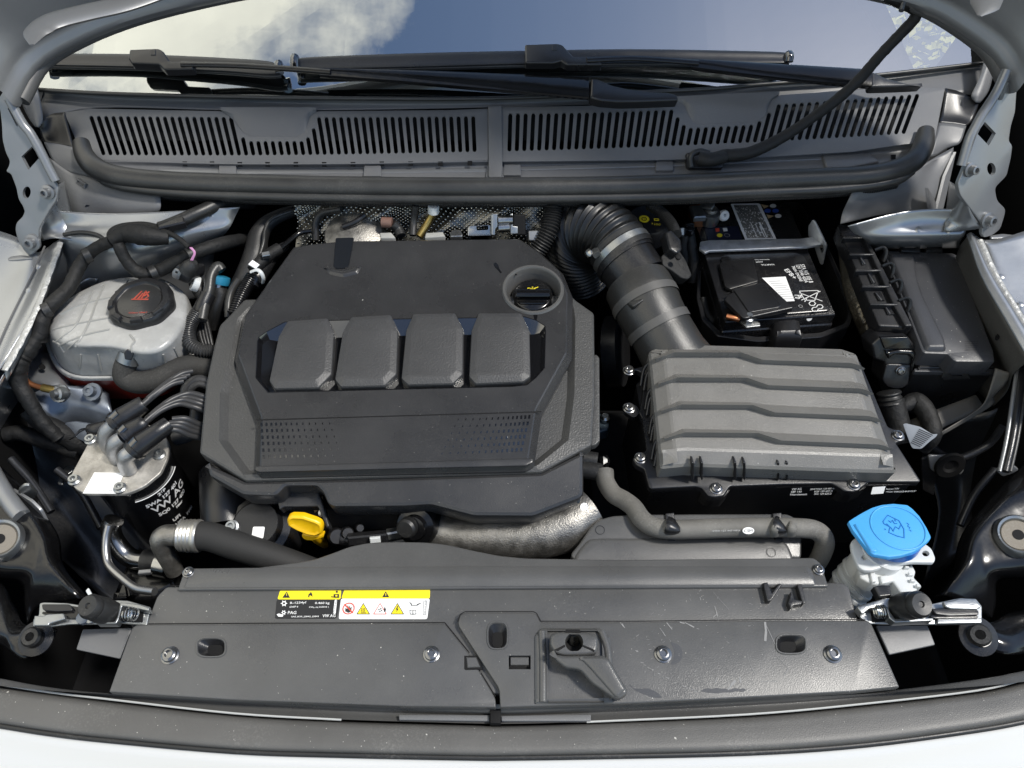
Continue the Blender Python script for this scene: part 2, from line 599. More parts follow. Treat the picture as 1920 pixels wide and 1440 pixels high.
grey_paint = M('grey_primer_paint', (.24, .245, .25), .34, metal=.5, coat=.1, grain=.1, var=.06, dust=.08)
sealant_m = M('sealant_bead', (.40, .40, .385), .45, lump=.9, lscale=120, var=.1, metal=.3)
zinc_m = M('zinc_plate', (.33, .34, .34), .36, metal=.9, grain=.3, gscale=500, var=.12, vscale=30, rvar=.1)
steel_m = M('bright_steel', (.38, .38, .37), .24, metal=1.0, grain=.2, var=.1, vscale=40, rvar=.08)
cast_m = M('cast_aluminium', (.25, .24, .22), .42, metal=.85, grain=1.0, gscale=500, var=.35, vscale=60, rvar=.1, dust=.4, dcol=(.12, .11, .1))
lid_m = M('stained_alloy', (.40, .38, .345), .48, metal=.6, grain=.6, gscale=500, var=.42, vscale=38, rvar=.12, dust=.6, dcol=(.22, .19, .15))
brass_m = M('brass_yellow', (.33, .24, .08), .35, metal=.9)
copper_m = M('copper', (.55, .22, .10), .35, metal=.9, var=.2)
tank_m = M('milky_tank_plastic', (.34, .34, .33), .26, grain=.15, var=.22, vscale=14, rvar=.05, sss=.35, lump=.35, lscale=34, dust=.16)
tank_red = M('red_coolant', (.22, .02, .012), .35, var=.15, sss=.1)
white_pl = M('white_translucent_plastic', (.58, .60, .60), .38, sss=.25, lump=.1, var=.03)
blue_m = M('blue_cap', (.065, .34, .71), .38, grain=.2, var=.05, sss=.05, dust=.06)
yellow_m = M('yellow_plastic', (.80, .46, .004), .35, var=.04)
black_gl = M('black_painted_steel', (.005, .005, .0055), .20, coat=.15, spec=.4, lump=.15, lscale=30, rvar=.08, dust=.05)
white_lab = M('white_label', (.78, .78, .77), .5)
yel_lab = M('yellow_label', (.82, .66, .01), .45)
blk_lab = M('black_label', (.012, .012, .013), .45)
print_w = M('white_print', (.70, .70, .69), .55)
print_g = M('grey_print', (.34, .34, .34), .55)
print_k = M('black_print', (.015, .015, .015), .6)
print_r = M('red_print', (.58, .06, .03), .5)
print_y = M('yellow_print', (.72, .60, .02), .5)
print_b = M('blue_print', (.03, .08, .40), .5)
tan_m = M('tan_label', (.5, .36, .2), .6)
# ---------------------------------------------------------------- ground
gm = M('asphalt', (.09, .088, .084), .9, grain=1.0, gscale=60, var=.3, vscale=3)
ground = mesh_obj('ground', [(-60, -60, -.86), (60, -60, -.86), (60, 60, -.86), (-60, 60, -.86)], [(0, 1, 2, 3)], gm)
ground['kind'] = 'structure'

# ---------------------------------------------------------------- car body: inner wings, towers, firewall, outer skins
body = thing('car_body', 'silver painted body shell with inner wings either side of the engine bay', 'car body', (0, .75, -.4))
# left wing: fender gutter, groove, ridge, inner face
lw = [
    [(-190, 380, .16), (-260, 560, .12), (-330, 760, .08), (-330, 960, .03)],
    [(20, 440, .115), (-20, 520, .10), (-90, 640, .08), (-150, 780, .06)],
    [(62, 470, .105), (40, 535, .095), (-6, 630, .08), (-60, 740, .065)],
    [(80, 470, .102), (56, 540, .093), (8, 640, .078), (-40, 750, .062)],
    [(112, 448, .112), (84, 530, .100), (50, 606, .086), (2, 690, .072)],
    [(122, 458, .095), (92, 548, .082), (58, 630, .066), (14, 715, .05)],
]
patch('inner_wing', lw, silver_m, body, sub=5)
# weld flange face dropping below the ridge
patch('wing_wall', [
    [(116, 452, .105), (90, 540, .09), (56, 620, .075), (6, 705, .06), (-40, 790, .05)],
    [(150, 500, .03), (104, 570, .02), (70, 650, .00), (34, 712, -.02), (-10, 800, -.04)],
    [(170, 560, -.06), (120, 640, -.08), (80, 720, -.11), (40, 790, -.14), (0, 880, -.16)]], silver_m, body, sub=5)
# sealant along the seam
g = G()
for k, (pts, r) in enumerate([([(113, 455, .110), (97, 500, .104), (84, 537, .098), (72, 570, .093), (58, 600, .087), (36, 645, .079), (8, 695, .07)], .006)]):
    g_tube(T3(pts), r * .8, 8, 4, g=g, flat=(1.1, .5), wob=.18)
g.obj('sealant_bead', sealant_m, body, 60)
seam_m = M('seam_shadow_dirt', (.10, .10, .10), .6)  # groove's shade and dirt put in as one dark tone
tube('seam_groove', T3([(84, 462, .1035), (62, 512, .098), (30, 576, .0885), (8, 622, .0815), (-20, 690, .071)]), .0016, seam_m, body, 6, 6)
# strut tower shelf behind the tank
patch('strut_tower', [
    [(96, 395, .150), (200, 400, .140), (320, 396, .140), (450, 388, .135)],
    [(108, 420, .128), (200, 424, .128), (320, 420, .126), (440, 408, .120)],
    [(112, 440, .118), (206, 446, .122), (316, 440, .118), (430, 428, .108)],
    [(116, 462, .100), (212, 474, .104), (312, 466, .098), (416, 446, .088)],
    [(122, 486, .070), (214, 502, .074), (306, 494, .064), (404, 468, .058)],
    [(130, 520, .044), (222, 528, .040), (310, 520, .03), (400, 500, .02)],
    [(140, 560, .01), (230, 570, .0), (320, 570, -.02), (404, 560, -.05)]], silver_m, body, sub=6)
# small upright bracket tab
patch('weld_tab', [[(150, 532, .05), (166, 522, .05), (182, 524, .05)], [(152, 545, .03), (166, 540, .03), (182, 538, .03)]], silver_m, body, sub=3)
# lower rail in front of the tank, with shelf
patch('chassis_rail', [
    [(20, 640, -.02), (70, 655, -.03), (112, 668, -.03), (160, 690, -.04)],
    [(30, 690, -.02), (70, 686, -.015), (110, 690, -.02), (134, 700, -.03)],
    [(48, 716, -.02), (74, 718, -.012), (108, 724, -.015), (132, 728, -.03)],
    [(60, 742, -.05), (82, 744, -.05), (108, 748, -.05), (140, 752, -.06)]], silver_m, body, sub=5)
relief('fender_plate', H(.02, .1, .8), [(-40, 652), (10, 655), (26, 690), (24, 728), (-40, 722)], edge(.003, .001), silver_m, body, r=6,
       holes=[oval(9, 677, 6, 6, 12), oval(2, 706, 9, 5, 12, -.6), oval(22, 717, 3, 4, 10)])
# right side, seen a little more from inside
rw = [
    [(1812, 440, .118), (1838, 515, .106), (1880, 590, .094), (1926, 668, .082), (1990, 760, .066)],
    [(1822, 436, .124), (1852, 505, .112), (1896, 578, .100), (1944, 655, .088), (2010, 750, .07)],
    [(1836, 446, .112), (1866, 510, .102), (1910, 580, .09), (1960, 652, .078), (2030, 745, .06)],
    [(1850, 450, .115), (1884, 505, .104), (1930, 570, .092), (1985, 640, .08), (2060, 730, .062)],
    [(1900, 440, .12), (1950, 490, .11), (2010, 550, .10), (2070, 620, .09), (2140, 700, .07)],
    [(2080, 380, .16), (2160, 470, .13), (2240, 600, .11), (2300, 760, .08), (2300, 940, .04)]]
patch('inner_wing', rw, silver_m, body, sub=5, label='right hand inner wing')
inner_grey = M('primer_wall', (.085, .080, .072), .5, metal=.2, grain=.2, var=.15, dust=.12, lump=.1)
patch('wing_wall', [
    [(1814, 442, .116), (1842, 520, .103), (1884, 598, .092), (1930, 676, .08)],
    [(1796, 470, .07), (1826, 560, .05), (1864, 640, .04), (1900, 700, .03)],
    [(1786, 520, .02), (1820, 610, -.0), (1872, 690, -.02), (1886, 735, -.03)],
    [(1790, 600, -.06), (1810, 700, -.08), (1850, 750, -.08), (1862, 762, -.08)]], inner_grey, body, sub=5)
patch('strut_tower', [
    [(1840, 400, .150), (1770, 392, .145), (1690, 398, .14), (1590, 424, .13)],
    [(1816, 424, .125), (1770, 416, .125), (1700, 420, .122), (1600, 436, .115)],
    [(1808, 442, .112), (1764, 440, .112), (1700, 442, .11), (1620, 448, .10)],
    [(1800, 454, .090), (1756, 456, .090), (1700, 456, .088), (1630, 458, .08)],
    [(1800, 465, .050), (1756, 466, .050), (1700, 467, .048), (1640, 468, .04)]], silver_m, body, sub=6)
# lower right flange that curls towards the front (light edge)
patch('wing_flange', [
    [(1866, 690, .02), (1858, 722, .0), (1846, 756, -.02), (1822, 776, -.03), (1762, 812, -.04)],
    [(1896, 700, .02), (1884, 722, .0), (1864, 744, -.02), (1858, 762, -.03), (1764, 818, -.045)]], inner_grey, body, sub=5)
patch('chassis_rail', [
    [(1700, 790, -.06), (1750, 770, -.05), (1830, 740, -.04)],
    [(1720, 830, -.06), (1760, 806, -.06), (1846, 764, -.05)]], inner_grey, body, sub=4)
patch('hinge_pillar', [
    [(96, 352, .195), (108, 348, .185), (122, 340, .165)], [(88, 392, .165), (110, 390, .155), (133, 388, .135)], [(72, 428, .128), (104, 432, .125), (142, 436, .118)], [(80, 452, .110), (104, 446, .120), (142, 452, .112)]], silver_m, body, sub=4)
patch('hinge_pillar', [
    [(1808, 354, .195), (1796, 350, .185), (1780, 340, .165)], [(1818, 394, .165), (1796, 394, .155), (1774, 392, .135)], [(1842, 428, .130), (1812, 432, .127), (1770, 434, .120)]], silver_m, body, sub=4)
# deep shell: fenders, firewall, floor (dark below)
def wall(name, pts, m, t=.004):
    return mesh_obj(name, pts, [(0, 1, 2, 3)], m, body, 0)
wall('side_skin', [(-.93, -.2, -.8), (-.93, 1.4, -.8), (-.93, 1.4, .04), (-.93, -.2, -.05)], body_m)
wall('side_skin', [(.93, -.2, -.8), (.93, 1.4, -.8), (.93, 1.4, .04), (.93, -.2, -.05)], body_m)
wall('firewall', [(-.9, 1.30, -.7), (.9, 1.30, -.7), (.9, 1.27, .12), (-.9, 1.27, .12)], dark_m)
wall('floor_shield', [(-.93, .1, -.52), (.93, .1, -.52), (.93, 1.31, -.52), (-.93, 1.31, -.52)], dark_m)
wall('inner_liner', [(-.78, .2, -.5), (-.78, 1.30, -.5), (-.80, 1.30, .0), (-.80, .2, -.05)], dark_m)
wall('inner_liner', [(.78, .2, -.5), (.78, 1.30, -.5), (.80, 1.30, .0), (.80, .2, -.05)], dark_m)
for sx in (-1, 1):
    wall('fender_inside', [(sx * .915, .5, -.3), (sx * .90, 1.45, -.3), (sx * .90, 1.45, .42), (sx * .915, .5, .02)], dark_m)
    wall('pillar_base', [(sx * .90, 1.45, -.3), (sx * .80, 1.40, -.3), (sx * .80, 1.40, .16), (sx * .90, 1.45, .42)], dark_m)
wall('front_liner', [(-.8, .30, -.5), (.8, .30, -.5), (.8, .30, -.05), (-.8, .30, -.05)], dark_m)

# ---------------------------------------------------------------- windscreen
ws = thing('windscreen', 'large raked windscreen reflecting cloud and blue sky behind the wipers', 'windscreen', (0, 1.25, .22))
gl = bpy.data.materials.new('windscreen_glass'); gl.use_nodes = True
nt = gl.node_tree; nt.nodes.clear()
out = nt.nodes.new('ShaderNodeOutputMaterial'); mx = nt.nodes.new('ShaderNodeMixShader')
tr = nt.nodes.new('ShaderNodeBsdfTransparent'); gs = nt.nodes.new('ShaderNodeBsdfGlossy'); fr = nt.nodes.new('ShaderNodeFresnel')
fr.inputs[0].default_value = 4.9
tr.inputs[0].default_value = (.70, .78, .78, 1); gs.inputs['Roughness'].default_value = .012
gs.inputs['Color'].default_value = (.93, .98, 1, 1)
nt.links.new(fr.outputs[0], mx.inputs[0]); nt.links.new(tr.outputs[0], mx.inputs[1]); nt.links.new(gs.outputs[0], mx.inputs[2]); nt.links.new(mx.outputs[0], out.inputs[0])
GB = [(64, 166), (200, 174), (420, 180), (640, 183), (920, 183), (1280, 168), (1440, 156), (1647, 139), (1850, 116)]
def glass_rows(lift=0.0):
    rows = []
    base = [W(u, v, .212 + .012 * ((u - 950) / 900) ** 2) for u, v in GB]
    for s in (0, .12, .3, .6, 1.0):
        rows.append([p + Vector((-p.x * .10 * max(0, s), s * cos(radians(30)) + .05 * max(0, s) * (1 - (p.x / .8) ** 2) * 0, s * sin(radians(30)) + .03 * max(0, s) * (1 - (p.x / .8) ** 2) + lift)) for p in base])
    return rows
gr = glass_rows()
g_patch(gr, 4).obj('glass', gl, ws, 0, merge=0)
# dark printed band and moulding along the lower edge
tube('lower_moulding', [W(u, v + 1.5, .213 + .012 * ((u - 950) / 900) ** 2) for u, v in GB], .0035, seal_m, ws, 8, 6)
# interior below the glass
dash = thing('dashboard', 'dark dashboard top seen dimly under the windscreen', 'dashboard', (0, 1.6, .2))
dash_m = M('dashboard_soft_plastic', (.006, .0065, .007), .85, grain=.3, spec=.2)
def dp(u, y, z): return Vector(((u - 960) / FOC * 1.45, y, z))
mesh_obj('dash_top', [(-.80, 1.16, .16), (.735, 1.16, .16), (.72, 1.60, .24), (.66, 2.1, .24), (-.66, 2.1, .24), (-.8, 1.6, .24)], [(0, 1, 2, 3, 4, 5)], dash_m, dash, 0)
mesh_obj('dash_face', [(-.66, 2.1, .24), (.66, 2.1, .24), (.66, 2.15, -.4), (-.66, 2.15, -.4)], [(0, 1, 2, 3)], dash_m, dash, 0)
cab = thing('cabin', 'dark cabin interior behind the windscreen glass', 'cabin', (0, 2.5, 0))
cab_m = M('cabin_trim', (.03, .03, .032), .9)
mesh_obj('roof_lining', [(-.7, 2.3, .80), (.7, 2.3, .80), (.7, 4, .9), (-.7, 4, .9)], [(0, 1, 2, 3)], cab_m, cab, 0)
mesh_obj('rear_trim', [(-.7, 3.0, -.4), (.7, 3.0, -.4), (.7, 3.0, .9), (-.7, 3.0, .9)], [(0, 1, 2, 3)], cab_m, cab, 0)
mesh_obj('side_trim', [(-.80, 1.2, -.4), (-.7, 3.0, -.4), (-.7, 3.0, .9), (-.80, 1.2, .2)], [(0, 1, 2, 3)], cab_m, cab, 0)

# yellow leaved shrub beyond the car, seen through the corner of the screen
sh = thing('autumn_shrub', 'bright yellow leaved shrub glimpsed through the far corner of the windscreen', 'shrub', (1.9, 2.75, -.86))
leaf_m = M('yellow_leaf', (.85, .74, .28), .6, var=.2, vscale=8)
g = G()
rnd = random.Random(3)
for k in range(7000):
    a, r = rnd.uniform(0, 2 * pi), sqrt(rnd.random())
    zz = rnd.random()
    p = Vector((2.0 + .75 * r * cos(a), 2.9 + .75 * r * sin(a), -.7 + 1.35 * zz))
    d = Vector((rnd.uniform(-1, 1), rnd.uniform(-1, 1), rnd.uniform(-.6, .6))).normalized() * rnd.uniform(.012, .025)
    e = d.cross(Vector((rnd.uniform(-1, 1), rnd.uniform(-1, 1), 1))).normalized() * d.length * .55
    g.add([p - d, p + e, p + d, p - e], [(0, 1, 2, 3)])
o = g.obj('foliage', leaf_m, sh, 0, merge=0); o['kind'] = 'stuff'
tube('trunk', [(2.0, 2.9, -.86), (2.02, 2.9, -.4), (2.0, 2.88, .3)], [.04, .03, .01], M('bark', (.12, .09, .06), .9, lump=.6), sh)

# ---------------------------------------------------------------- open bonnet overhead (only its rear corners are in view)
bon = thing('bonnet', 'open silver bonnet leaning overhead, only its lower rear corners in view', 'bonnet', (0, 1.05, .3))
BE = [(38, 200, .30), (78, 132, .325), (150, 86, .345), (250, 46, .36), (380, 12, .375), (520, -14, .39), (760, -44, .40), (1000, -52, .40), (1240, -46, .40),
      (1480, -26, .392), (1640, -2, .38), (1730, 26, .368), (1800, 66, .35), (1856, 112, .33), (1892, 176, .305)]
bd = Vector((0, -.17, .985)).normalized()
e0 = [W(*p) for p in BE]
def brow(s, xs=0.0, lift=0.0):
    return [p + bd * s + Vector((xs * (1 if p.x > 0 else -1) * abs(p.x), lift, 0)) for p in e0]
under_m = M('bonnet_underside_paint', (.20, .205, .21), .38, metal=.4, coat=.2, grain=.1, var=.04, dust=.05)
patch('inner_panel', [[p for p in brow(0)], [p for p in brow(.012, .0, -.012)], [p for p in brow(.03, .01, -.006)], [p for p in brow(.045, .02, -.012)], [p for p in brow(.10, .06, -.02)], [p for p in brow(.3, .12, -.02)], [p for p in brow(.6, .12, -.02)], [p for p in brow(.95, .10, -.02)]], under_m, bon, sub=3, thick=0)
patch('outer_skin', [[p + Vector((0, .012, 0)) for p in brow(-.004)], [p for p in brow(.03, .01, .03)], [p for p in brow(.3, .13, .035)], [p for p in brow(.6, .13, .04)], [p for p in brow(.97, .11, .03)]], body_m, bon, sub=3, thick=0)
hem_m = M('bonnet_edge_sealer', (.075, .075, .075), .5, grain=.2, dust=.05)
tube('edge_hem', [p + Vector((0, .010, .004)) for p in e0], .011, hem_m, bon, 10, 5)
pad_m = M('insulation_felt', (.02, .02, .02), .95, lump=.6, lscale=30)
b0 = brow(.22, .0, -.035); b1 = brow(.9, .0, -.045)
patch('insulation_pad', [[p for p in b0[3:-3]], [p for p in brow(.5, 0, -.05)[3:-3]], [p for p in b1[3:-3]]], pad_m, bon, sub=2, thick=0)
# pressed stiffening bead on the corner of the inner panel
tube('stiffening_bead', [W(60, 84, .50) , W(70, 60, .50), W(100, 40, .50), W(160, 24, .50), W(230, 8, .50), W(300, -16, .50)], [.002, .013, .016, .016, .016, .016], under_m, bon, 10, 6, flat=(1.2, .35))
tube('stiffening_bead', [W(1836, 30, .50), W(1846, 12, .50), W(1850, -10, .50)], [.002, .013, .016], under_m, bon, 10, 6, flat=(1.2, .35))

# ---------------------------------------------------------------- bonnet hinges
bolt_m = M('hinge_bolt', (.24, .245, .25), .4, metal=.7)
def hinge(label, pts, holes, tri, bolts, foot, fold, side):
    t = thing('bonnet_hinge_bracket', label, 'hinge', W(*tri[1]), 'bonnet hinges')
    f = F3(*tri)
    p = relief('hinge_plate', f, pts, edge(.006, .0015), grey_paint, t, r=7, holes=holes, hdepth=.006)
    for (u, v, r, n) in bolts:
        b = g_lathe([(r * 1.5, 0), (r * 1.5, .004), (r, .005), (r * .95, .014), (r * .55, .0145), (r * .5, .009), (0, .009)], f.at(u, v, .0), f.n, 18).obj('bolt', bolt_m, t)
    # folded inner flange: bright rounded edge
    tube('folded_edge', [f.at(*q, .004) for q in fold], [.0065] * len(fold), grey_paint, t, 10, 6, flat=(1, .8))
    return t, f
lh = [(6, 170), (20, 178), (40, 220), (58, 246), (74, 268), (88, 306), (100, 340), (110, 352), (106, 376), (94, 393), (74, 428), (72, 440), (73, 455), (66, 472), (56, 481), (44, 470), (32, 448),
      (28, 430), (30, 418), (42, 406), (46, 397), (42, 386), (34, 374), (30, 352), (20, 326), (10, 322), (16, 312), (18, 302), (10, 286), (4, 262), (3, 236), (0, 208), (-6, 190)]
hinge('silver grey bonnet hinge on the side with the coolant tank', lh,
      [E1((320, 1070), (480, 915), (590, 1085), (425, 1270)), oval(50, 361, 7.5, 11.5, 16, .15), fil(E1((112, 340), (135, 345), (285, 590), (262, 625), (240, 600)), 2)],
      [(8, 200, .30), (62, 470, .112), (108, 350, .20)], [(91, 360, .0072, 0), (62, 454, .0085, 0)], None,
      E1((160, 200), (360, 560), (470, 700), (560, 850), (640, 1000), (760, 1240), (860, 1430)), -1)
rh = [(1890, 138), (1880, 166), (1866, 194), (1846, 222), (1832, 250), (1820, 284), (1806, 322), (1796, 346), (1800, 366), (1814, 384), (1842, 420), (1842, 438), (1846, 446), (1860, 442), (1876, 430),
      (1884, 404), (1886, 392), (1870, 376), (1866, 352), (1888, 330), (1896, 296), (1899, 273), (1892, 264), (1896, 236), (1904, 210), (1908, 150), (1912, 136)]
hinge('silver grey bonnet hinge on the side with the fuse box', rh,
      [C3((1655, 750), (1700, 685), (1762, 750), (1722, 820)), oval(1859, 317, 8, 12, 16, -.15), fil(C3((1820, 455), (1838, 455), (1800, 560), (1775, 565), (1772, 545)), 2)],
      [(1906, 180, .30), (1848, 440, .122), (1812, 350, .20)], [(1816, 318, .0072, 0), (1849, 413, .0085, 0)], None,
      E3((1215, 790), (1110, 1020), (1010, 1180), (930, 1300), (860, 1430)) + [(1812, 262), (1798, 310)], 1)
for q in ([(14, 481), (38, 478), (58, 480), (60, 484), (38, 486), (15, 488)], [(1856, 441), (1880, 438), (1900, 440), (1900, 447), (1880, 446), (1858, 447)]):
    relief('hinge_foot', H(.105 if q[0][0] < 900 else .115, .0, .9), q, edge(.003, .001), grey_paint, bpy.data.objects['bonnet_hinge_bracket' if q[0][0] < 900 else 'bonnet_hinge_bracket.001'], r=2)
for pts, lab in (([(12, 480, .10), (36, 479, .102), (58, 481, .106)], 0), ([(1900, 442, .11), (1880, 440, .112), (1858, 444, .116)], 1)):
    pass
# black side recess outboard of the hinges
void = thing('wing_recess', 'black gap between hinge and outer wing', 'gap', (-.8, 1, .1)) if False else None
# ---------------------------------------------------------------- scuttle (cowl) panel with slotted grilles
scu = thing('scuttle_panel', 'grey slotted plastic scuttle panel below the windscreen', 'scuttle panel', (0, 1.12, .17))
FG = H(.172, .30, 1.10)                 # plane of the two grilles
def slot(x0, y0, x1, y1, w):
    """slot running from (x0,y0) to (x1,y1), pixel width w, round ends"""
    a, b = Vector((x0, y0)), Vector((x1, y1))
    d = (b - a).normalized(); n = Vector((-d.y, d.x)) * (w / 2)
    a2, b2 = a + d * w / 2, b - d * w / 2
    out = []
    for c, s in ((a2, -1), (b2, 1)):
        for k in range(5):
            t = pi * k / 4
            q = c + (n * cos(t) * -s + d * sin(t) * s * w / 2)
            out.append(tuple(q))
    return out
SL, SR = [], []
for i in range(53):
    t = i / 52
    xt, xb = 170 + 717 * t, 195 + 695 * t
    vt, vb = 217 + 2 * sin(t * pi), 291 - 6 * t + 3 * sin(pi * t)
    if 432 < xt < 586:
        d = min(xt - 432, 586 - xt)
        vt = 240 if d < 12 else (257 if d < 26 else 264)
        xt = xt + (xb - xt) * (vt - 217) / 74
    SL.append(slot(xt, vt, xb, vb, 7.4))
for i in range(54):
    t = i / 53
    xt, xb = 957 + 764 * t, 955 + 738 * t
    vt = 212 - 7 * t - 29 * t * t; vb = 284 - 33 * t * (.55 + .45 * t)
    if 1274 < xt < 1452:
        d = min(xt - 1274, 1452 - xt)
        dp_ = (15, 27)[0] if d < 10 else (30 if d < 22 else 36)
        xt = xt + (xb - xt) * dp_ / 74; vt = vt + dp_
    SR.append(slot(xt, vt, xb, vb, 7.6))
gl_out = [(120, 211), (167, 203), (260, 205), (413, 208), (436, 222), (456, 248), (472, 256), (556, 256), (572, 247), (582, 216), (596, 208), (840, 206), (915, 203), (916, 300), (620, 309), (420, 308), (300, 304), (190, 300), (158, 300)]
relief('grille_panel', FG, gl_out, edge(.0020, .0008), cowl_m, scu, r=[3] * 4 + [5] * 6 + [3] * 9, holes=SL, hdepth=.002)
gr_out = [(930, 200), (1100, 198), (1262, 188), (1282, 194), (1292, 216), (1302, 231), (1320, 234), (1418, 227), (1436, 216), (1446, 188), (1462, 178), (1600, 168), (1690, 162), (1772, 166), (1752, 268), (1700, 270), (1600, 284), (1400, 296), (1200, 300), (930, 303)]
relief('grille_panel', FG, gr_out, edge(.0020, .0008), cowl_m, scu, r=[3] * 3 + [5] * 8 + [3] * 9, holes=SR, hdepth=.002)
# black cavity behind the slots
FGd = FG.up(-.08)
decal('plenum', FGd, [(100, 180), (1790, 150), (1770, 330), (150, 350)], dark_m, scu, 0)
# some light pipes in the plenum behind the right grille
tube('plenum_pipe', [FG.at(1120, 282, -.03), FG.at(1150, 262, -.03), FG.at(1190, 272, -.03), FG.at(1240, 262, -.03), FG.at(1300, 262, -.03), FG.at(1370, 250, -.03)], .004, white_pl, scu, 8)
tube('plenum_pipe', [FG.at(1440, 262, -.03), FG.at(1540, 258, -.025), FG.at(1640, 248, -.03), FG.at(1710, 238, -.03)], .006, black_m, scu, 10)
# upper apron: between the grille and the glass
patch('upper_apron', [
    [(56, 168, .213), (200, 176, .212), (420, 182, .211), (640, 185, .211), (920, 185, .211), (1280, 170, .211), (1440, 158, .212), (1647, 141, .213), (1852, 118, .216)],
    [(66, 180, .206), (200, 186, .203), (420, 190, .200), (640, 194, .200), (920, 193, .200), (1280, 180, .20), (1440, 170, .203), (1647, 152, .206), (1846, 134, .212)],
    [(76, 226, .196), (180, 202, .196), (420, 206, .194), (640, 206, .194), (920, 201, .195), (1280, 190, .196), (1440, 184, .198), (1647, 166, .199), (1830, 178, .203)]], cowl_m, scu, sub=5)
# dip walls (pockets for the wiper spindles): light vertical face
for pts in ([(413, 208), (436, 222), (456, 248), (472, 256), (556, 256), (572, 247), (582, 216), (596, 208)], [(1262, 188), (1282, 194), (1292, 216), (1302, 231), (1320, 234), (1418, 227), (1436, 216), (1446, 188), (1462, 178)]):
    fp = fil(pts, 5)[2:-2]
    vt = (pts[0][1] + pts[-1][1]) / 2
    dmax = max(v - vt for u, v in fp)
    lo = [FG.at(u, v, -.001) for u, v in fp]
    um = (pts[0][0] + pts[-1][0]) / 2
    mid = [FG.at(um + (u - um) * (1 - .04 * max(0, v - vt) / dmax), v - 20 * max(0, v - vt) / dmax, .004) for u, v in fp]
    bk = [FG.at(um + (u - um) * (1 - .04 * max(0, v - vt) / dmax), min(v, vt + (pts[-1][1] - pts[0][1]) * (u - um) / (pts[-1][0] - pts[0][0])) - 3, .005) for u, v in fp]
    g_patch([lo, mid, [a.lerp(b, .5) for a, b in zip(mid, bk)], bk], 1).obj('spindle_pocket', cowl_m, scu, 30, merge=0)
# pillar trims at both ends of the glass
patch('pillar_trim', [
    [(36, 160, .235), (52, 150, .245), (64, 140, .25)],
    [(42, 196, .215), (60, 190, .222), (74, 180, .225)],
    [(54, 222, .205), (66, 222, .210), (80, 214, .212)],
    [(66, 238, .200), (72, 238, .203), (80, 230, .205)]], cowl_m, scu, sub=4)
patch('pillar_trim', [
    [(1886, 84, .26), (1866, 82, .262), (1850, 86, .255)],
    [(1866, 130, .235), (1852, 126, .24), (1838, 140, .232)],
    [(1854, 170, .215), (1838, 172, .218), (1822, 176, .215)],
    [(1838, 193, .203), (1830, 192, .206), (1822, 186, .207)]], cowl_m, scu, sub=4)
# centre joint strip
relief('joint_strip', FG.up(.0035), [(915, 199), (941, 197), (942, 312), (940, 332), (916, 332), (916, 312)], edge(.006, .0015), cowl_m, scu, r=2)
# front ledge with little drain slots, lighter flat strip and clips
FL = H(.150, .25, 1.04)
led = [[(160, 300, .176), (300, 304, .170), (460, 308, .168), (700, 307, .168), (920, 302, .168), (1200, 299, .168), (1400, 295, .168), (1600, 283, .17), (1750, 268, .176)],
       [(176, 312, .168), (300, 314, .161), (460, 316, .158), (700, 315, .157), (920, 313, .157), (1200, 307, .157), (1400, 303, .158), (1600, 292, .16), (1740, 278, .168)],
       [(190, 330, .162), (300, 330, .157), (460, 331, .155), (700, 331, .155), (920, 331, .155), (1200, 327, .155), (1400, 322, .155), (1600, 312, .156), (1730, 298, .162)],
       [(196, 360, .140), (300, 368, .135), (460, 376, .13), (700, 378, .13), (920, 380, .13), (1200, 376, .13), (1400, 368, .13), (1600, 356, .135), (1730, 330, .14)]]
patch('front_ledge', led, cowl_m, scu, sub=5)
for u, v in [(347, 307), (398, 307), (450, 308), (502, 308), (555, 308), (608, 308), (662, 308), (716, 307), (770, 307), (826, 307), (881, 306), (972, 301), (1028, 300), (1083, 299)] + [(1482, 280), (1537, 277), (1675, 294)]:
    o = W(u, v, .1655)
    box('drain_slot', Frame(o, (1, 0, 0), (0, .5, .5)), -.0037, .0037, -.0035, .0035, -.001, .0012, dark_m, scu, .0003)
light_strip = [(285, 320), (460, 326), (700, 325), (914, 322), (914, 315), (700, 319), (460, 320), (300, 313)]
FLs = F3((300, 316, .1605), (900, 318, .1585), (600, 330, .1565))
relief('seal_carrier', FLs, light_strip, edge(.003, .001), grey_paint, scu, r=1)
FLr = F3((960, 318, .1585), (1540, 300, .1595), (1250, 322, .1570))
relief('seal_carrier', FLr, [(945, 320), (1230, 312), (1544, 298), (1544, 288), (1230, 304), (945, 314)], edge(.003, .001), grey_paint, scu, r=1)
for u, v, f in ((426, 317, FLs), (698, 320, FLs), (928, 322, FLs), (960, 318, FLr), (1246, 309, FLr)):
    relief('carrier_clip', f.up(.004), [(u - 15, v - 10), (u + 16, v - 10), (u + 17, v + 10), (u - 17, v + 10)], edge(.006, .001), cowl_m, scu, r=2)
relief('carrier_block', FLr.up(.005), C3((785, 830), (870, 830), (980, 830), (1060, 865), (1110, 905), (905, 945), (810, 945), (790, 880)), edge(.012, .003), cowl_m, scu, r=3)
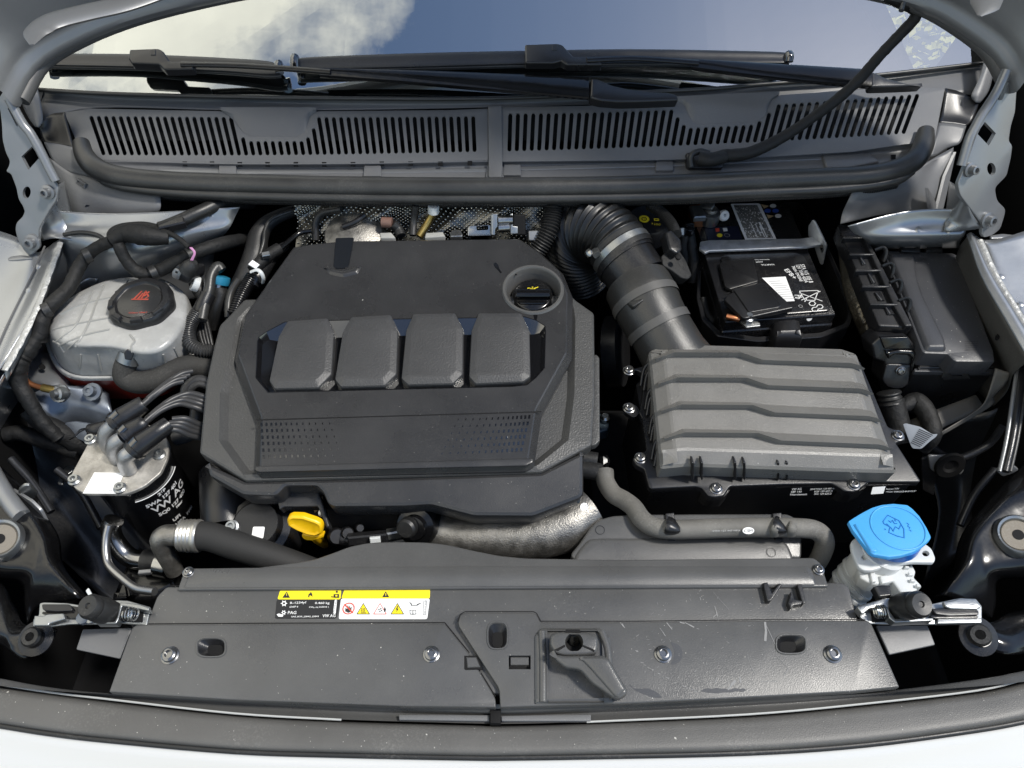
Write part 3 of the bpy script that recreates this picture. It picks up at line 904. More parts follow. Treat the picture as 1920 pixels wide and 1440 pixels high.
# dark folded end caps and side skirts down to the wings
patch('end_cap', [
    [(72, 230, .205), (96, 214, .208), (121, 210, .212)],
    [(76, 252, .186), (104, 252, .186), (132, 255, .190)],
    [(82, 266, .180), (110, 270, .182), (138, 276, .184)]], black_m, scu, sub=5)
patch('end_cap', [
    [(82, 266, .180), (110, 270, .182), (138, 276, .184)],
    [(96, 296, .166), (120, 300, .170), (150, 308, .174)],
    [(110, 316, .156), (140, 326, .158), (175, 333, .160)]], cowl_m, scu, sub=5)
patch('end_cap', [
    [(1773, 165, .212), (1800, 172, .208), (1836, 192, .203)],
    [(1766, 210, .190), (1796, 214, .186), (1826, 222, .184)],
    [(1760, 230, .184), (1790, 232, .182), (1812, 236, .180)]], black_m, scu, sub=5)
patch('end_cap', [
    [(1760, 230, .184), (1790, 232, .182), (1812, 236, .180)],
    [(1752, 262, .174), (1780, 262, .170), (1800, 268, .166)],
    [(1745, 294, .162), (1758, 290, .158), (1776, 278, .156)]], cowl_m, scu, sub=5)
patch('side_skirt', [
    [(92, 296, .166), (130, 322, .158), (175, 334, .160), (240, 352, .154), (300, 364, .150)],
    [(108, 340, .140), (140, 360, .140), (185, 375, .138), (240, 385, .136), (300, 392, .134)],
    [(128, 384, .115), (150, 398, .115), (190, 408, .112), (240, 414, .112), (284, 412, .112)],
    [(138, 420, .085), (156, 428, .085), (190, 420, .100), (240, 421, .100), (284, 422, .100)]], cowl_m, scu, sub=5)
patch('side_skirt', [
    [(1788, 276, .166), (1762, 290, .158), (1735, 306, .158), (1680, 330, .152), (1600, 356, .150)],
    [(1784, 320, .140), (1750, 330, .140), (1715, 345, .138), (1670, 358, .136), (1590, 378, .134)],
    [(1770, 366, .115), (1744, 374, .115), (1710, 380, .112), (1660, 390, .112), (1580, 400, .112)],
    [(1764, 410, .085), (1744, 412, .085), (1710, 398, .100), (1650, 404, .100), (1576, 420, .100)]], cowl_m, scu, sub=5)
def fin(pts, t):
    A = [W(*p) for p in pts]
    g = G()
    d = Vector((.0025, 0, 0))
    n = len(A)
    g.add([p + d for p in A] + [p - d for p in A], [tuple(range(n)), tuple(range(2 * n - 1, n - 1, -1))] + [(i, n + i, n + (i + 1) % n, (i + 1) % n) for i in range(n)])
    o = g.obj('stiffening_fin', cowl_m, t, 20)
    bm = bmesh.new(); bm.from_mesh(o.data); bmesh.ops.recalc_face_normals(bm, faces=bm.faces); bm.to_mesh(o.data); bm.free()
fin([(164, 384, .13), (182, 410, .10), (160, 440, .085), (140, 420, .08)], scu)
fin([(1737, 352, .14), (1742, 398, .11), (1736, 410, .10), (1752, 414, .085), (1765, 402, .09)], scu)
fin([(1790, 285, .16), (1764, 400, .10), (1752, 402, .10), (1770, 330, .14)], scu)
for a, b in (((146, 339), (161, 349)), ((1740, 308), (1756, 302))):
    A, B = W(*a, .152), W(*b, .150)
    f = Frame((A + B) / 2 + Vector((0, -.001, .001)), B - A, (0, .5, .6))
    g_relief(f, [(-.011, -.004), (.011, -.004), (.011, .004), (-.011, .004)], [(0, -.002), (0, .001), (.001, .002)], [[(-.008, -.0015), (.008, -.0015), (.008, .0015), (-.008, .0015)]], .002).obj('clip_slot', cowl_m, scu)

# ---------------------------------------------------------------- bonnet seal along the scuttle
bs = thing('bonnet_seal', 'long black rubber bonnet seal along the scuttle with both ends curled up', 'rubber seal', (0, 1.03, .15))
main = [(152, 268, .196), (158, 290, .190), (176, 312, .184), (212, 328, .178), (270, 337, .174), (360, 343, .172), (460, 346, .171), (640, 350, .17), (820, 352, .17), (960, 352, .17), (1140, 350, .17), (1300, 345, .17),
        (1420, 339, .17), (1540, 334, .17), (1620, 330, .172), (1680, 318, .176), (1715, 300, .182), (1732, 272, .188), (1736, 246, .194)]
tube('seal_bulb', T3(main, -.004), [.013, .015, .017] + [.0165] * 13 + [.017, .016, .013], seal_m, bs, 16, 8, flat=(1.0, .95))
lip = [(172, 318, .168), (200, 338, .162), (260, 352, .157), (360, 361, .154), (460, 365, .153), (640, 369, .152), (820, 371, .152), (960, 371, .152), (1140, 369, .152), (1300, 365, .152), (1420, 359, .152), (1540, 354, .152),
       (1620, 347, .154), (1680, 336, .158), (1712, 320, .164)]
tube('seal_lip', T3([(p[0], p[1] + 2, p[2] + .003) for p in lip]), [.005] + [.0085] * 13 + [.005], seal_m, bs, 10, 8)
tube('seal_foot', T3([(p[0], p[1] + 9, p[2] - .012) for p in lip[1:-1]]), .0075, rubber_m, bs, 10, 8, pitch=.004, amp=.04)

# ---------------------------------------------------------------- wipers
def wiper(label, blade, conn, rod, arm, pivot, z):
    t = thing('wiper', label, 'wiper', W(*arm[0][0][:2], z), 'windscreen wipers')
    up_by = lambda L: [(p[0], p[1], p[2] + .018) for p in L]
    top, bot = map(up_by, blade); rod = up_by(rod); arm = tuple(map(up_by, arm)); conn = (up_by(conn[0]),) + tuple(conn[1:]); pivot = (up_by(pivot[0]), pivot[1])
    n = len(top)
    # blade: spoiler strip with a lit upper face and a black rubber lip below
    g = G()
    A = [W(*p) for p in top]; B = [W(*p) for p in bot]
    rows = [[p + Vector((0, .004, -.006)) for p in A], A, [p + Vector((0, -.001, .003)) for p in [a.lerp(b, .25) for a, b in zip(A, B)]], [a.lerp(b, .65) + Vector((0, 0, .001)) for a, b in zip(A, B)], B, [p + Vector((0, .005, -.005)) for p in B]]
    g_patch(rows, 3).obj('blade', black_m, t, 50, merge=0)
    tube('rubber_edge', [p + Vector((0, .004, -.006)) for p in B], .0035, rubber_m, t, 8, 4)
    for k in (0, -1):
        tube('end_cap', [A[k].lerp(B[k], -.05) + Vector((0, 0, .001)), A[k].lerp(B[k], .5) + Vector((0, 0, .004)), A[k].lerp(B[k], 1.0)], .0075, gloss_m, t, 10, 3)
    f = F3(*conn[0])
    relief('connector', f, conn[1], edge(.014, .003), black_m, t, r=3)
    c = conn[2]
    relief('release_button', f.up(.0012), [(c[0] - 5, c[1] - 5), (c[0] + 5, c[1] - 5), (c[0] + 5, c[1] + 5), (c[0] - 5, c[1] + 5)], [(0, -.001), (.0008, 0)], black_m, t)
    tube('rod', T3(rod), .0062, black_gl, t, 10, 6, flat=(1, .7))
    up_, lo_ = arm
    U = [W(*p) for p in up_]; Lw = [W(*p) for p in lo_]
    rows = [[p + Vector((0, .005, -.012)) for p in U], U, [p.lerp(q, .5) + Vector((0, 0, .003)) for p, q in zip(U, Lw)], Lw, [p + Vector((0, .004, -.008)) for p in Lw]]
    g_patch(rows, 3).obj('arm', black_gl, t, 28, merge=0)
    f2 = F3(*pivot[0])
    relief('pivot_head', f2, pivot[1], edge(.016, .004), black_m, t, r=5)
    return t
wiper('long windscreen wiper whose blade lies at the cloudy end of the glass',
      ([(78, 100, .243), (240, 101, .242), (330, 104, .241), (430, 109, .240), (500, 114, .239), (523, 122, .238)],
       [(78, 121, .238), (240, 124, .236), (330, 128, .235), (430, 133, .234), (500, 139, .233), (524, 138, .233)]),
      ([(250, 93, .262), (360, 128, .250), (260, 122, .252)], [(243, 92), (296, 90), (306, 95), (318, 114), (362, 115), (363, 129), (308, 130), (298, 120), (246, 118), (240, 108)], (287, 98)),
      [(340, 121, .252), (440, 123, .248), (540, 129, .244), (620, 135, .242)],
      ([(596, 127, .245), (760, 131, .240), (940, 138, .236), (1104, 145, .232)], [(598, 140, .238), (760, 152, .232), (940, 168, .226), (1104, 182, .222)]),
      ([(1110, 146, .234), (1270, 186, .212), (1112, 186, .222)], C2((1405, 435), (1440, 440), (1520, 475), (1620, 498), (1740, 512), (1830, 516), (1890, 530), (1900, 560), (1700, 568), (1560, 570), (1460, 562), (1400, 545))), .24)
wiper('long windscreen wiper whose blade lies mid glass under the harness',
      ([(553, 110, .242), (600, 106, .242), (800, 99, .243), (985, 95, .244), (1180, 92, .245), (1380, 95, .244), (1470, 98, .243), (1479, 104, .242)],
       [(553, 128, .236), (600, 128, .235), (800, 124, .236), (985, 119, .237), (1180, 116, .237), (1380, 117, .237), (1470, 117, .237), (1479, 116, .237)]),
      ([(990, 84, .262), (1126, 118, .250), (1000, 112, .252)], C2((1033, 248), (1215, 242), (1245, 250), (1305, 316), (1465, 316), (1465, 362), (1265, 362), (1235, 340), (1195, 352), (1035, 352)), (1040, 89)),
      [(1100, 113, .252), (1180, 110, .250), (1240, 113, .248), (1310, 118, .246)],
      ([(1297, 110, .247), (1400, 116, .244), (1520, 123, .240), (1634, 130, .237)], [(1297, 125, .240), (1400, 138, .236), (1520, 151, .230), (1634, 161, .226)]),
      ([(1632, 132, .237), (1740, 160, .216), (1634, 160, .226)], C3((1060, 400), (1085, 405), (1140, 435), (1260, 465), (1360, 478), (1300, 482), (1150, 488), (1060, 490))), .24)

# ---------------------------------------------------------------- taped harness from scuttle to bonnet
hv = thing('bonnet_harness', 'black taped cable rising from the scuttle across the windscreen to the bonnet', 'cable', W(1370, 296, .17))
tube('taped_cable', T3([(1352, 293, .182), (1400, 288, .186), (1444, 270, .195), (1486, 246, .21), (1530, 216, .23), (1570, 186, .25), (1610, 150, .275), (1650, 104, .305), (1690, 62, .335), (1714, 36, .355), (1718, 22, .365), (1706, 12, .372), (1690, 6, .378), (1662, -6, .385)]),
     [.0105, .0100, .0095] + [.0086] * 11, tape_m, hv, 12, 8, wob=.05)
f = F3((1290, 300, .172), (1360, 300, .172), (1300, 285, .180))
relief('wire_clip', f, [(1286, 286), (1310, 282), (1352, 286), (1360, 300), (1356, 316), (1290, 316)], edge(.014, .003), black_m, hv, r=5)
tube('clip_saddle', T3([(1296, 312, .176), (1296, 292, .19), (1312, 284, .194), (1330, 288, .192)]), .005, rubber_m, hv, 10, 5)
tube('cable_tail', T3([(1310, 297, .188), (1330, 300, .188), (1356, 294, .186)]), .011, tape_m, hv, 12, 5)
tube('bonnet_clip', T3([(1690, 20, .378), (1693, 8, .383), (1700, 2, .383), (1706, 10, .378)]), .004, steel_m, hv, 8, 5)
# ---------------------------------------------------------------- engine under its cover (dark masses in the gaps)
eng = thing('engine', 'dark engine block and accessories in the gaps around the black cover', 'engine', (0, .72, -.3))
HZ = H(0)
box('block', HZ, -.34, .10, .54, .94, -.45, -.04, dark_m, eng, .02)
box('gearbox', HZ, .10, .42, .50, .86, -.45, -.17, dark_m, eng, .03)
lathe('belt_pulley', [(.0, 0), (.05, 0), (.062, .006), (.062, .03), (.05, .034), (0, .034)], W(1135, 660, -.10), (1, -.2, .3), black_m, eng)
bluegrey = M('blue_grey_cast', (.05, .07, .085), .4, metal=.6, grain=.3)
relief('timing_flange', H(-.05), [(1112, 770), (1136, 778), (1143, 796), (1140, 806), (1112, 815)], edge(.02, .003), bluegrey, eng, r=3)
lathe('flange_bolt', [(.008, 0), (.008, .006), (.005, .009), (0, .009)], W(1134, 786, -.048), (0, 0, 1), steel_m, eng, 12)
# cylinders and canisters at the left of the block, under the cover
tube('vacuum_pump', T3([(422, 886, -.05), (424, 930, -.055), (428, 985, -.07)]), .036, black_m, eng, 24, 6)
lathe('egr_valve', [(.048, -.05), (.048, .0), (.044, .006), (.034, .008), (.032, .020), (.030, .022), (0, .022)], W(488, 990, -.05), (.0, -.25, 1), black_m, eng, 32)
f = Frame(W(484, 1000, -.031), (1, 0, 0), (0, 1, .25))
g_relief(f, fil([(-.008, -.007), (.008, -.007), (.008, .009), (-.008, .009)], .002), [(0, 0), (0, .0006)]).obj('white_sticker', white_lab, eng)
tube('coil_hose', T3([(455, 975, -.05), (470, 955, -.04), (500, 950, -.04), (528, 962, -.05)]), .008, rubber_m, eng, 10, 6)
lathe('union_bolt', [(.009, 0), (.009, .004), (.0065, .005), (.0065, .012), (.004, .012), (.003, .008), (0, .008)], W(437, 988, -.03), (0, -.4, 1), zinc_m, eng, 16)
# tan label behind the notch and small connectors
f = F3((582, 945, -.02), (606, 936, -.02), (584, 965, -.045))
g_relief(f, [f.px(580, 938), f.px(606, 935), f.px(610, 968), f.px(592, 966)], [(0, -.004), (0, 0)]).obj('tan_tab', tan_m, eng)
lathe('tab_bolt', [(.006, 0), (.006, .004), (0, .005)], W(606, 962, -.03), (0, -.5, 1), steel_m, eng, 12)
box('sensor_plug', Frame(W(700, 1008, -.04), (1, .1, 0), (0, .4, .6)), -.034, .02, -.007, .007, -.006, .007, black_m, eng, .002)
box('sensor_plug', Frame(W(742, 1000, -.04), (1, .2, 0), (0, .4, .6)), -.012, .014, -.006, .006, -.006, .008, zinc_m, eng, .002)
box('plug_clip', Frame(W(703, 1008, -.034), (1, .1, 0), (0, .4, .6)), -.006, .008, -.004, .004, .004, .009, white_pl, eng, .001)
for u, v, z, r in ((632, 1006, -.045, .012), (652, 1000, -.04, .009), (660, 1012, -.045, .006), (675, 990, -.035, .006)):
    lathe('hose_stub', [(r, -.02), (r, 0), (r * .8, .003), (0, .003)], W(u, v, z), (.3, -.5, .8), black_m, eng, 14)
tube('lower_pipe', T3([(640, 1010, -.05), (700, 1022, -.055), (780, 1012, -.05)]), .009, black_m, eng, 10, 6)
lathe('oil_separator', [(.030, -.03), (.030, .0), (.026, .008), (.018, .010), (.016, .018), (0, .018)], W(782, 985, -.03), (-.2, -.7, .7), black_gl, eng, 24)
lathe('separator_plug', [(.014, 0), (.014, .012), (.011, .015), (0, .015)], W(768, 986, -.02), (-.3, -.75, .6), rubber_m, eng, 18)
lathe('flange_bolt', [(.009, 0), (.009, .004), (.006, .005), (.006, .010), (0, .010)], W(1092, 952, -.015), (.2, -.5, 1), steel_m, eng, 14)

man = thing('intake_manifold_pipe', 'speckled cast aluminium pipe emerging under the front of the engine cover', 'pipe', W(950, 1005, -.06))
tube('cast_pipe', T3([(770, 985, -.055), (840, 1002, -.058), (920, 1008, -.055), (1000, 1004, -.050), (1060, 985, -.045), (1105, 955, -.04)]), [.026, .029, .032, .034, .036, .036], cast_m, man, 28, 8)
tube('flange_bead', T3([(1062, 1012, -.045), (1090, 985, -.03), (1098, 960, -.02)]), .006, cast_m, man, 10, 5)

# ---------------------------------------------------------------- engine cover
P0 = H(.030, .16, .50)
ec = thing('engine_cover', 'large matt black engine cover with four raised pads and perforated front band', 'engine cover', W(745, 700, .06))
Ao = [(458, 560), (430, 590), (411, 609), (400, 650), (385, 720), (373, 848), (460, 901), (740, 893), (1014, 885), (1110, 834), (1116, 740), (1114, 586), (1080, 562), (1070, 552)]
Ai = [(468, 575), (446, 598), (441, 612), (434, 655), (413, 735), (411, 828), (456, 891), (740, 883), (1006, 875), (1066, 826), (1077, 740), (1079, 600), (1075, 575), (1066, 562)]
Ao2 = [P0.px(*q) for q in fil(Ao, 5)]; Ai2 = [P0.px(*q) for q in fil(Ai, 5)]
if area2(Ao2) < 0: Ao2.reverse(); Ai2.reverse()
g = G(); n = len(Ao2)
rings = [(Ao2, -.022), (Ao2, -.004), (inset(Ao2, .001), -.0015), (inset(Ao2, .0035), 0), (Ai2, .0015), (inset(Ai2, .010), -.007)]
V = []; Fc = []
for r_, h_ in rings: V += [P0.P(q, h_) for q in r_]
for k in range(len(rings) - 1):
    for i in range(n):
        j = (i + 1) % n
        Fc.append((k * n + i, k * n + j, (k + 1) * n + j, (k + 1) * n + i))
g.add(V, Fc)
oca = P0.px(999, 543); ohole = oval(oca[0], oca[1], .0440, .0440, 36)
cut = [ohole, [P0.px(*q) for q in [(482, 645), (490, 612), (1016, 596), (1024, 620), (1020, 700), (985, 726), (505, 738), (480, 710)]]]
pv, fs = fill(rings[-1][0], [ccw(c) for c in cut]); g.add([P0.P(q, -.007) for q in pv], fs)
pv, fs = fill(rings[0][0], [ccw(c) for c in cut]); g.add([P0.P(q, -.022) for q in pv], [t[::-1] for t in fs])
g.obj('base_shell', cover_tex, ec, 13)
# thin lower flange on the right and a seam under the rim
relief('side_flange', P0.up(-.010), [(1110, 666), (1118, 664), (1124, 670), (1125, 826), (1117, 834), (1108, 836)], edge(.012, .002), cover_tex, ec, r=2)
# raised centre: octagon narrowing into the front band
B = [(450, 588), (544, 457), (582, 450), (644, 444), (800, 442), (977, 440), (1016, 466), (1057, 504), (1075, 549), (1074, 664), (1016, 771), (1002, 868), (986, 876), (484, 888), (474, 878), (478, 786), (435, 668)]
oc = P0.up(.0152).px(999, 543)
OR = .0425
orec = oval(oc[0], oc[1], OR, OR, 36); PB = P0.up(.0152)
slot_px = [(627, 440.5), (668, 439.5), (655, 498), (648, 503), (630, 504), (625, 499)]
B2 = [P0.up(.0152).px(*q) for q in fil(B, 4)]
trim_h = inset(ccw([PBx for PBx in [P0.up(.0152).px(*q) for q in [(484, 640), (486, 633), (500, 623), (534, 605), (560, 604), (620, 602), (760, 599), (900, 597), (984, 595), (1006, 602), (1021, 612), (1022, 622), (1020, 690), (1004, 708), (988, 721), (960, 724), (503, 735), (481, 708)]]]), -.0004)
g_relief(P0, B2, [(0, -.012), (0, .002), (.0015, .0045), (.0085, .0140), (.0105, .0152)], [orec, trim_h], .001, bottom=False).obj('centre_panel', cover_m, ec, 13)
PB = P0.up(.0152)
# soft bulge round the rear notch, and the notch itself
ncx = PB.px(643, 478)
relief('rear_bulge', PB, [(608, 497), (624, 503), (640, 506), (652, 505), (664, 499), (680, 499), (672, 514), (644, 521), (616, 515)], [(0, -.0006), (.002, .0010), (.004, .0024), (.006, .0030)], cover_m, ec, r=4, sharp=70)
g = G()
for pts in ([(925, 494), (930, 492), (934, 497), (936, 504), (941, 511), (939, 513), (934, 507), (928, 501)], [(998, 586), (1004, 584), (1008, 592), (1006, 602), (1002, 600), (1001, 593)], [(966, 514), (969, 513), (969, 517), (966, 517)]):
    p2 = ccw([PB.px(*q) for q in fil(pts, 2)]); pv, fs = fill(p2); g.add([PB.P(q, .0006) for q in pv], fs)
g.obj('oil_drip', gloss_m, ec, 0, kind='stuff', merge=0)
relief('rear_notch', PB.up(.0014), [(629, 446), (664, 445), (654, 498), (648, 503), (630, 504), (625, 499)], [(0, -.001), (.0003, 0)], gloss_m, ec, r=3)
# funnel round the oil filler
g_lathe([(OR + .0045, .0004), (OR + .0025, .0030), (OR - .0005, .0030), (OR - .003, .0), (.0385, -.010), (.0350, -.0165), (.0345, -.030)], PB.P(oc, 0), P0.n, 48, caps=False).obj('filler_funnel', M('funnel_plastic', (.085, .084, .082), .24, var=.05), ec, 50)
# gloss trim and the four textured pads
trimO = [(484, 640), (486, 633), (500, 623), (534, 605), (560, 604), (620, 602), (760, 599), (900, 597), (984, 595), (1006, 602), (1021, 612), (1022, 622), (1020, 690), (1004, 708), (988, 721), (960, 724), (503, 735), (481, 708)]
trimI = [(489, 640), (491, 634), (503, 631), (529, 635), (560, 630), (620, 627), (760, 623), (900, 621), (980, 620), (1000, 621), (1012, 618), (1015, 624), (1013, 690), (1000, 704), (984, 717), (958, 720), (506, 731), (486, 706)]
rO = [PB.px(*q) for q in trimO]; rI = [PB.px(*q) for q in trimI]
if area2(rO) < 0: rO.reverse(); rI.reverse()
n = len(rO)
V = [PB.P(q, .0006) for q in inset(rO, -.0012)] + [PB.P(q, .0006) for q in rO] + [PB.P(q, -.0085) for q in rI]
g = G(); g.add(V, [(k * n + i, k * n + (i + 1) % n, (k + 1) * n + (i + 1) % n, (k + 1) * n + i) for k in range(2) for i in range(n)])
pv, fs = fill(rI); g.add([PB.P(q, -.0085) for q in pv], fs)
g.obj('gloss_trim', gloss_m, ec, 12)
pads = [C5((375, 602), (575, 587), (608, 660), (596, 868), (530, 936), (310, 941), (284, 900), (330, 680)),
        C5((692, 582), (890, 570), (926, 650), (919, 868), (860, 926), (640, 931), (611, 895), (650, 655)),
        C5((1002, 566), (1210, 562), (1251, 640), (1249, 868), (1200, 916), (975, 921), (942, 890), (965, 650)),
        C5((1327, 562), (1540, 562), (1581, 650), (1586, 880), (1550, 906), (1310, 916), (1279, 880), (1291, 650))]
pad_mat = M('eroded_pad_plastic', (.042, .042, .043), .46, grain=1.0, gscale=430, var=.1, rvar=.05, dust=.04)
for p in pads:
    raw = ccw([PB.px(*q) for q in p])
    rr = [(fil(inset(raw, i), .0022, 3), h) for i, h in ((0, -.0085), (0, .0034), (.0010, .0056), (.0088, .0092), (.0100, .0095))]
    g = G(); n = len(rr[0][0])
    V = [PB.P(q, h) for ring, h in rr for q in ring]
    g.add(V, [(k * n + i, k * n + (i + 1) % n, (k + 1) * n + (i + 1) % n, (k + 1) * n + i) for k in range(len(rr) - 1) for i in range(n)])
    pv, fs = fill(rr[-1][0]); g.add([PB.P(q, rr[-1][1]) for q in pv], fs)
    g.obj('pad', pad_mat, ec, 14)
# front band: parting line and perforations
PV = P0.up(.0153)
tube('parting_line', [PV.at(479, 787.5), PV.at(740, 780), PV.at(1015, 772)], .0009, dark_m, ec, 6, 2, flat=(1, .5))
g = G()
rows_l = [182, 210, 240, 268, 298, 327]
for i, yy in enumerate(rows_l):
    for j, xx in enumerate([313, 335, 357, 378, 400, 424, 447, 472, 499, 528, 556, 587, 620]):
        x = xx + i * (2 + 8 * (j / 12)) * 1.0
        y = yy - j * .35
        w = 9.5 - 6.5 * j / 12; h = 15.5 - 8 * j / 12
        q = D3((x - w / 2, y - h / 2), (x + w / 2, y - h / 2), (x + w / 2 + .4, y + h / 2), (x - w / 2 + .4, y + h / 2))
        pp = [PV.px(*a) for a in q]
        g_relief(PV, pp, [(0, -.0003), (0, .0003)], g=g, bottom=False)
for i in range(6):
    for j in range(14):
        t = j / 13
        xr = [1518, 1500, 1482, 1463, 1444, 1424, 1402, 1378, 1352, 1325, 1296, 1265, 1232, 1198][j]
        x = xr - i * (7.2 + 7.4 * t)
        y = 148 + i * 29.4 + t * (12 + i * 1.2)
        w = 9 - 6 * t; h = 16.5 - 9.5 * t
        q = D3((x - w / 2 + 1, y - h / 2), (x + w / 2 + 1, y - h / 2), (x + w / 2 - 1, y + h / 2), (x - w / 2 - 1, y + h / 2))
        pp = [PV.px(*a) for a in q]
        g_relief(PV, pp, [(0, -.0003), (0, .0003)], g=g, bottom=False)
g.obj('perforation', gloss_m, ec, 0, kind='stuff')
relief('band_lip', PV, [(480, 874), (1000, 859), (999, 868), (986, 874), (486, 886), (478, 882)], [(0, -.001), (.0006, .0012), (.002, .0018)], cover_m, ec, r=3)
# front skirt with its notch
PC = H(.0325, .30, .555)
Ct = [(386, 868), (460, 902), (740, 895), (1014, 886), (1094, 846), (1094, 926), (1088, 934), (1000, 968), (888, 967), (808, 946), (760, 949), (624, 950), (614, 944), (606, 924), (594, 911), (536, 911), (518, 930), (455, 928), (392, 892)]
relief('front_skirt', PC, Ct, [(0, -.045), (0, -.005), (.0015, -.002), (.005, 0)], cover_m, ec, r=[2, 2, 0, 2, 2, 4, 6, 8, 8, 8, 5, 6, 6, 5, 6, 6, 8, 8, 5], sharp=28)
relief('notch_wall', H(-.012, .3, .53), [(520, 940), (536, 916), (594, 915), (604, 940), (618, 986), (612, 990), (596, 950), (532, 950), (524, 956)], edge(.02, .002), cover_m, ec, r=3)

# oil filler cap
cap = thing('oil_filler_cap', 'black oil filler cap with small yellow oil can symbol, sunk in the engine cover', 'oil cap', PB.P(oc, -.02))
co = PB.P(oc, -.0235)
lathe('cap_body', [(.031, -.006), (.0315, .006), (.0295, .010), (.027, .0115), (0, .0115)], co, P0.n, black_gl, cap, 40)
fcap = Frame(co + P0.n * .0115, P0.ex, P0.ey)
g_relief(fcap, fil([(-.027, -.010), (.027, -.010), (.0275, .004), (-.0275, .004)], .003), [(0, -.002), (0, .008), (.002, .011), (.003, .0115)]).obj('grip', black_gl, cap)
g_relief(fcap, fil([(-.020, -.019), (.020, -.019), (.022, -.014), (-.022, -.014)], .002), [(0, -.002), (0, .002), (.001, .003)]).obj('grip_step', black_gl, cap)
fs_ = fcap.up(.0004)
def sym(f, s, ox, oy, polys, mat, par, name='oil_symbol', h=.0003):
    g = G()
    for p in polys:
        pp = ccw([(ox + a * s, oy + b * s) for a, b in p])
        pv, fcs = fill(pp); g.add([f.P(q, h) for q in pv], fcs)
    return g.obj(name, mat, par, 0)
OILCAN = [[(-.5, .15), (-.35, .2), (-.3, -.2), (.3, -.2), (.5, .1), (.9, .28), (.86, .4), (.42, .2), (.28, .2), (.28, .05), (-.2, .05), (-.45, .02)], [(-.12, .22), (.12, .22), (.12, .36), (-.12, .36)], [(-.75, .0), (-.5, .1), (-.5, .22), (-.8, .16)]]
sym(fs_, .010, .0, .0105, OILCAN, print_y, cap)

# dipstick with yellow loop
ds = thing('dipstick', 'yellow dipstick handle standing in the notch of the engine cover', 'dipstick', W(560, 1000, -.03))
fd = F3((540, 985, .006), (604, 1000, -.004), (560, 1010, -.014))
hd = D3((428, 612), (434, 596), (452, 588), (500, 590), (560, 610), (582, 622), (590, 640), (588, 668), (560, 682), (520, 676), (470, 655), (434, 634))
relief('loop_handle', fd, hd, [(0, -.006), (0, .000), (.0008, .0022), (.003, .0036), (.005, .0030), (.007, .0020)], yellow_m, ds, r=3, sharp=45)
relief('loop_neck', fd.up(-.006), D3((494, 676), (560, 684), (592, 676), (592, 692), (566, 700), (540, 706), (512, 704), (496, 694)), [(0, -.008), (0, -.001), (.0015, .0005)], yellow_m, ds, r=3)
tube('stem', [fd.at(572, 1000, -.012), fd.at(572, 1000, -.012) + Vector((0, .012, -.05)), fd.at(572, 1000, -.012) + Vector((0, .03, -.1))], .007, yellow_m, ds, 12, 4)

# ---------------------------------------------------------------- heat shield and hardware behind the cover
hs = thing('heat_shield', 'dimpled foil heat shield in the gap behind the engine cover', 'heat shield', W(800, 410, .06))
foil = bpy.data.materials.new('dimpled_foil'); foil.use_nodes = True
nt = foil.node_tree; b = nt.nodes['Principled BSDF']
b.inputs['Base Color'].default_value = (.17, .165, .15, 1); b.inputs['Metallic'].default_value = 1; b.inputs['Roughness'].default_value = .34
g = G()
def foil_y(u, k): return Vector((0, .012 * sin(u * .031 + k * 1.3) + .007 * sin(u * .083 + k * 2.1), 0))
rows = [[W(u, v, z) + foil_y(u, k) for u in range(556, 1104, 26)] for k, (v, z) in enumerate(((372, .128), (392, .115), (412, .100), (432, .085), (456, .060)))]
g_patch(rows, 5).obj('foil', foil, hs, 60, merge=0)
A = [catmull(r, 5) for r in rows]
gd = G()
NJ, NI = 62, 20
cols_ = []
for j in range(2 * NJ):
    s_ = j / (2 * NJ - 1) * (len(A[0]) - 1); k = min(int(s_), len(A[0]) - 2)
    cols_.append(catmull([r[k].lerp(r[k + 1], s_ - k) for r in A], 5))
for i in range(NI):
    for j in range(NJ):
        c_ = cols_[2 * j + (i % 2)]
        p = c_[min(i, len(c_) - 1)] + Vector((0, -.0012, .0004))
        r_ = .0021
        ring = [p + Vector((cos(a) * r_, 0, sin(a) * r_)) for a in (0, pi / 3, 2 * pi / 3, pi, 4 * pi / 3, 5 * pi / 3)]
        gd.add(ring + [p + Vector((0, -.0020, .0012))], [(q, (q + 1) % 6, 6) for q in range(6)])
gd.obj('dimple', M('foil_dimple_glint', (.50, .48, .42), .25, metal=1.0), hs, 60, merge=0, kind='stuff')  # brighter copy of the foil, its glints put into the dimple colour
act = thing('egr_actuator', 'bright machined bracket and actuator rising behind the rear edge of the engine cover', 'actuator', W(940, 430, .09))
fa = F3((880, 441, .105), (985, 438, .105), (900, 410, .125))
relief('slotted_plate', fa, E6((1140, 243), (1140, 185), (1152, 168), (1296, 160), (1310, 165), (1310, 240)), edge(.008, .001), steel_m, act, r=3, holes=[fil(E6((1200, 168), (1288, 165), (1288, 196), (1206, 200)), 2)], hdepth=.008)
relief('upright', fa.up(.012), E6((1308, 82), (1354, 78), (1356, 175), (1340, 190), (1336, 236), (1310, 236)), edge(.010, .0015), zinc_m, act, r=2)
for a, bb, r_ in (((1360, 128), (1462, 124), .0075), ((1362, 182), (1440, 176), .0075)):
    tube('spacer', [fa.at(*E6(a)[0], .006), fa.at(*E6(bb)[0], .006)], r_, steel_m, act, 16, 2)
relief('end_plate', fa.up(.006), E6((1446, 80), (1464, 78), (1466, 170), (1500, 172), (1502, 222), (1448, 226)), edge(.010, .001), zinc_m, act)
relief('motor_housing', fa.up(.004), E6((1464, 80), (1556, 84), (1560, 236), (1466, 236)), edge(.02, .003), dark_m, act, r=3)
rm = thing('rear_engine_lines', 'small pipes, clips and plugs in front of the foil shield', 'pipework', W(740, 430, .09))
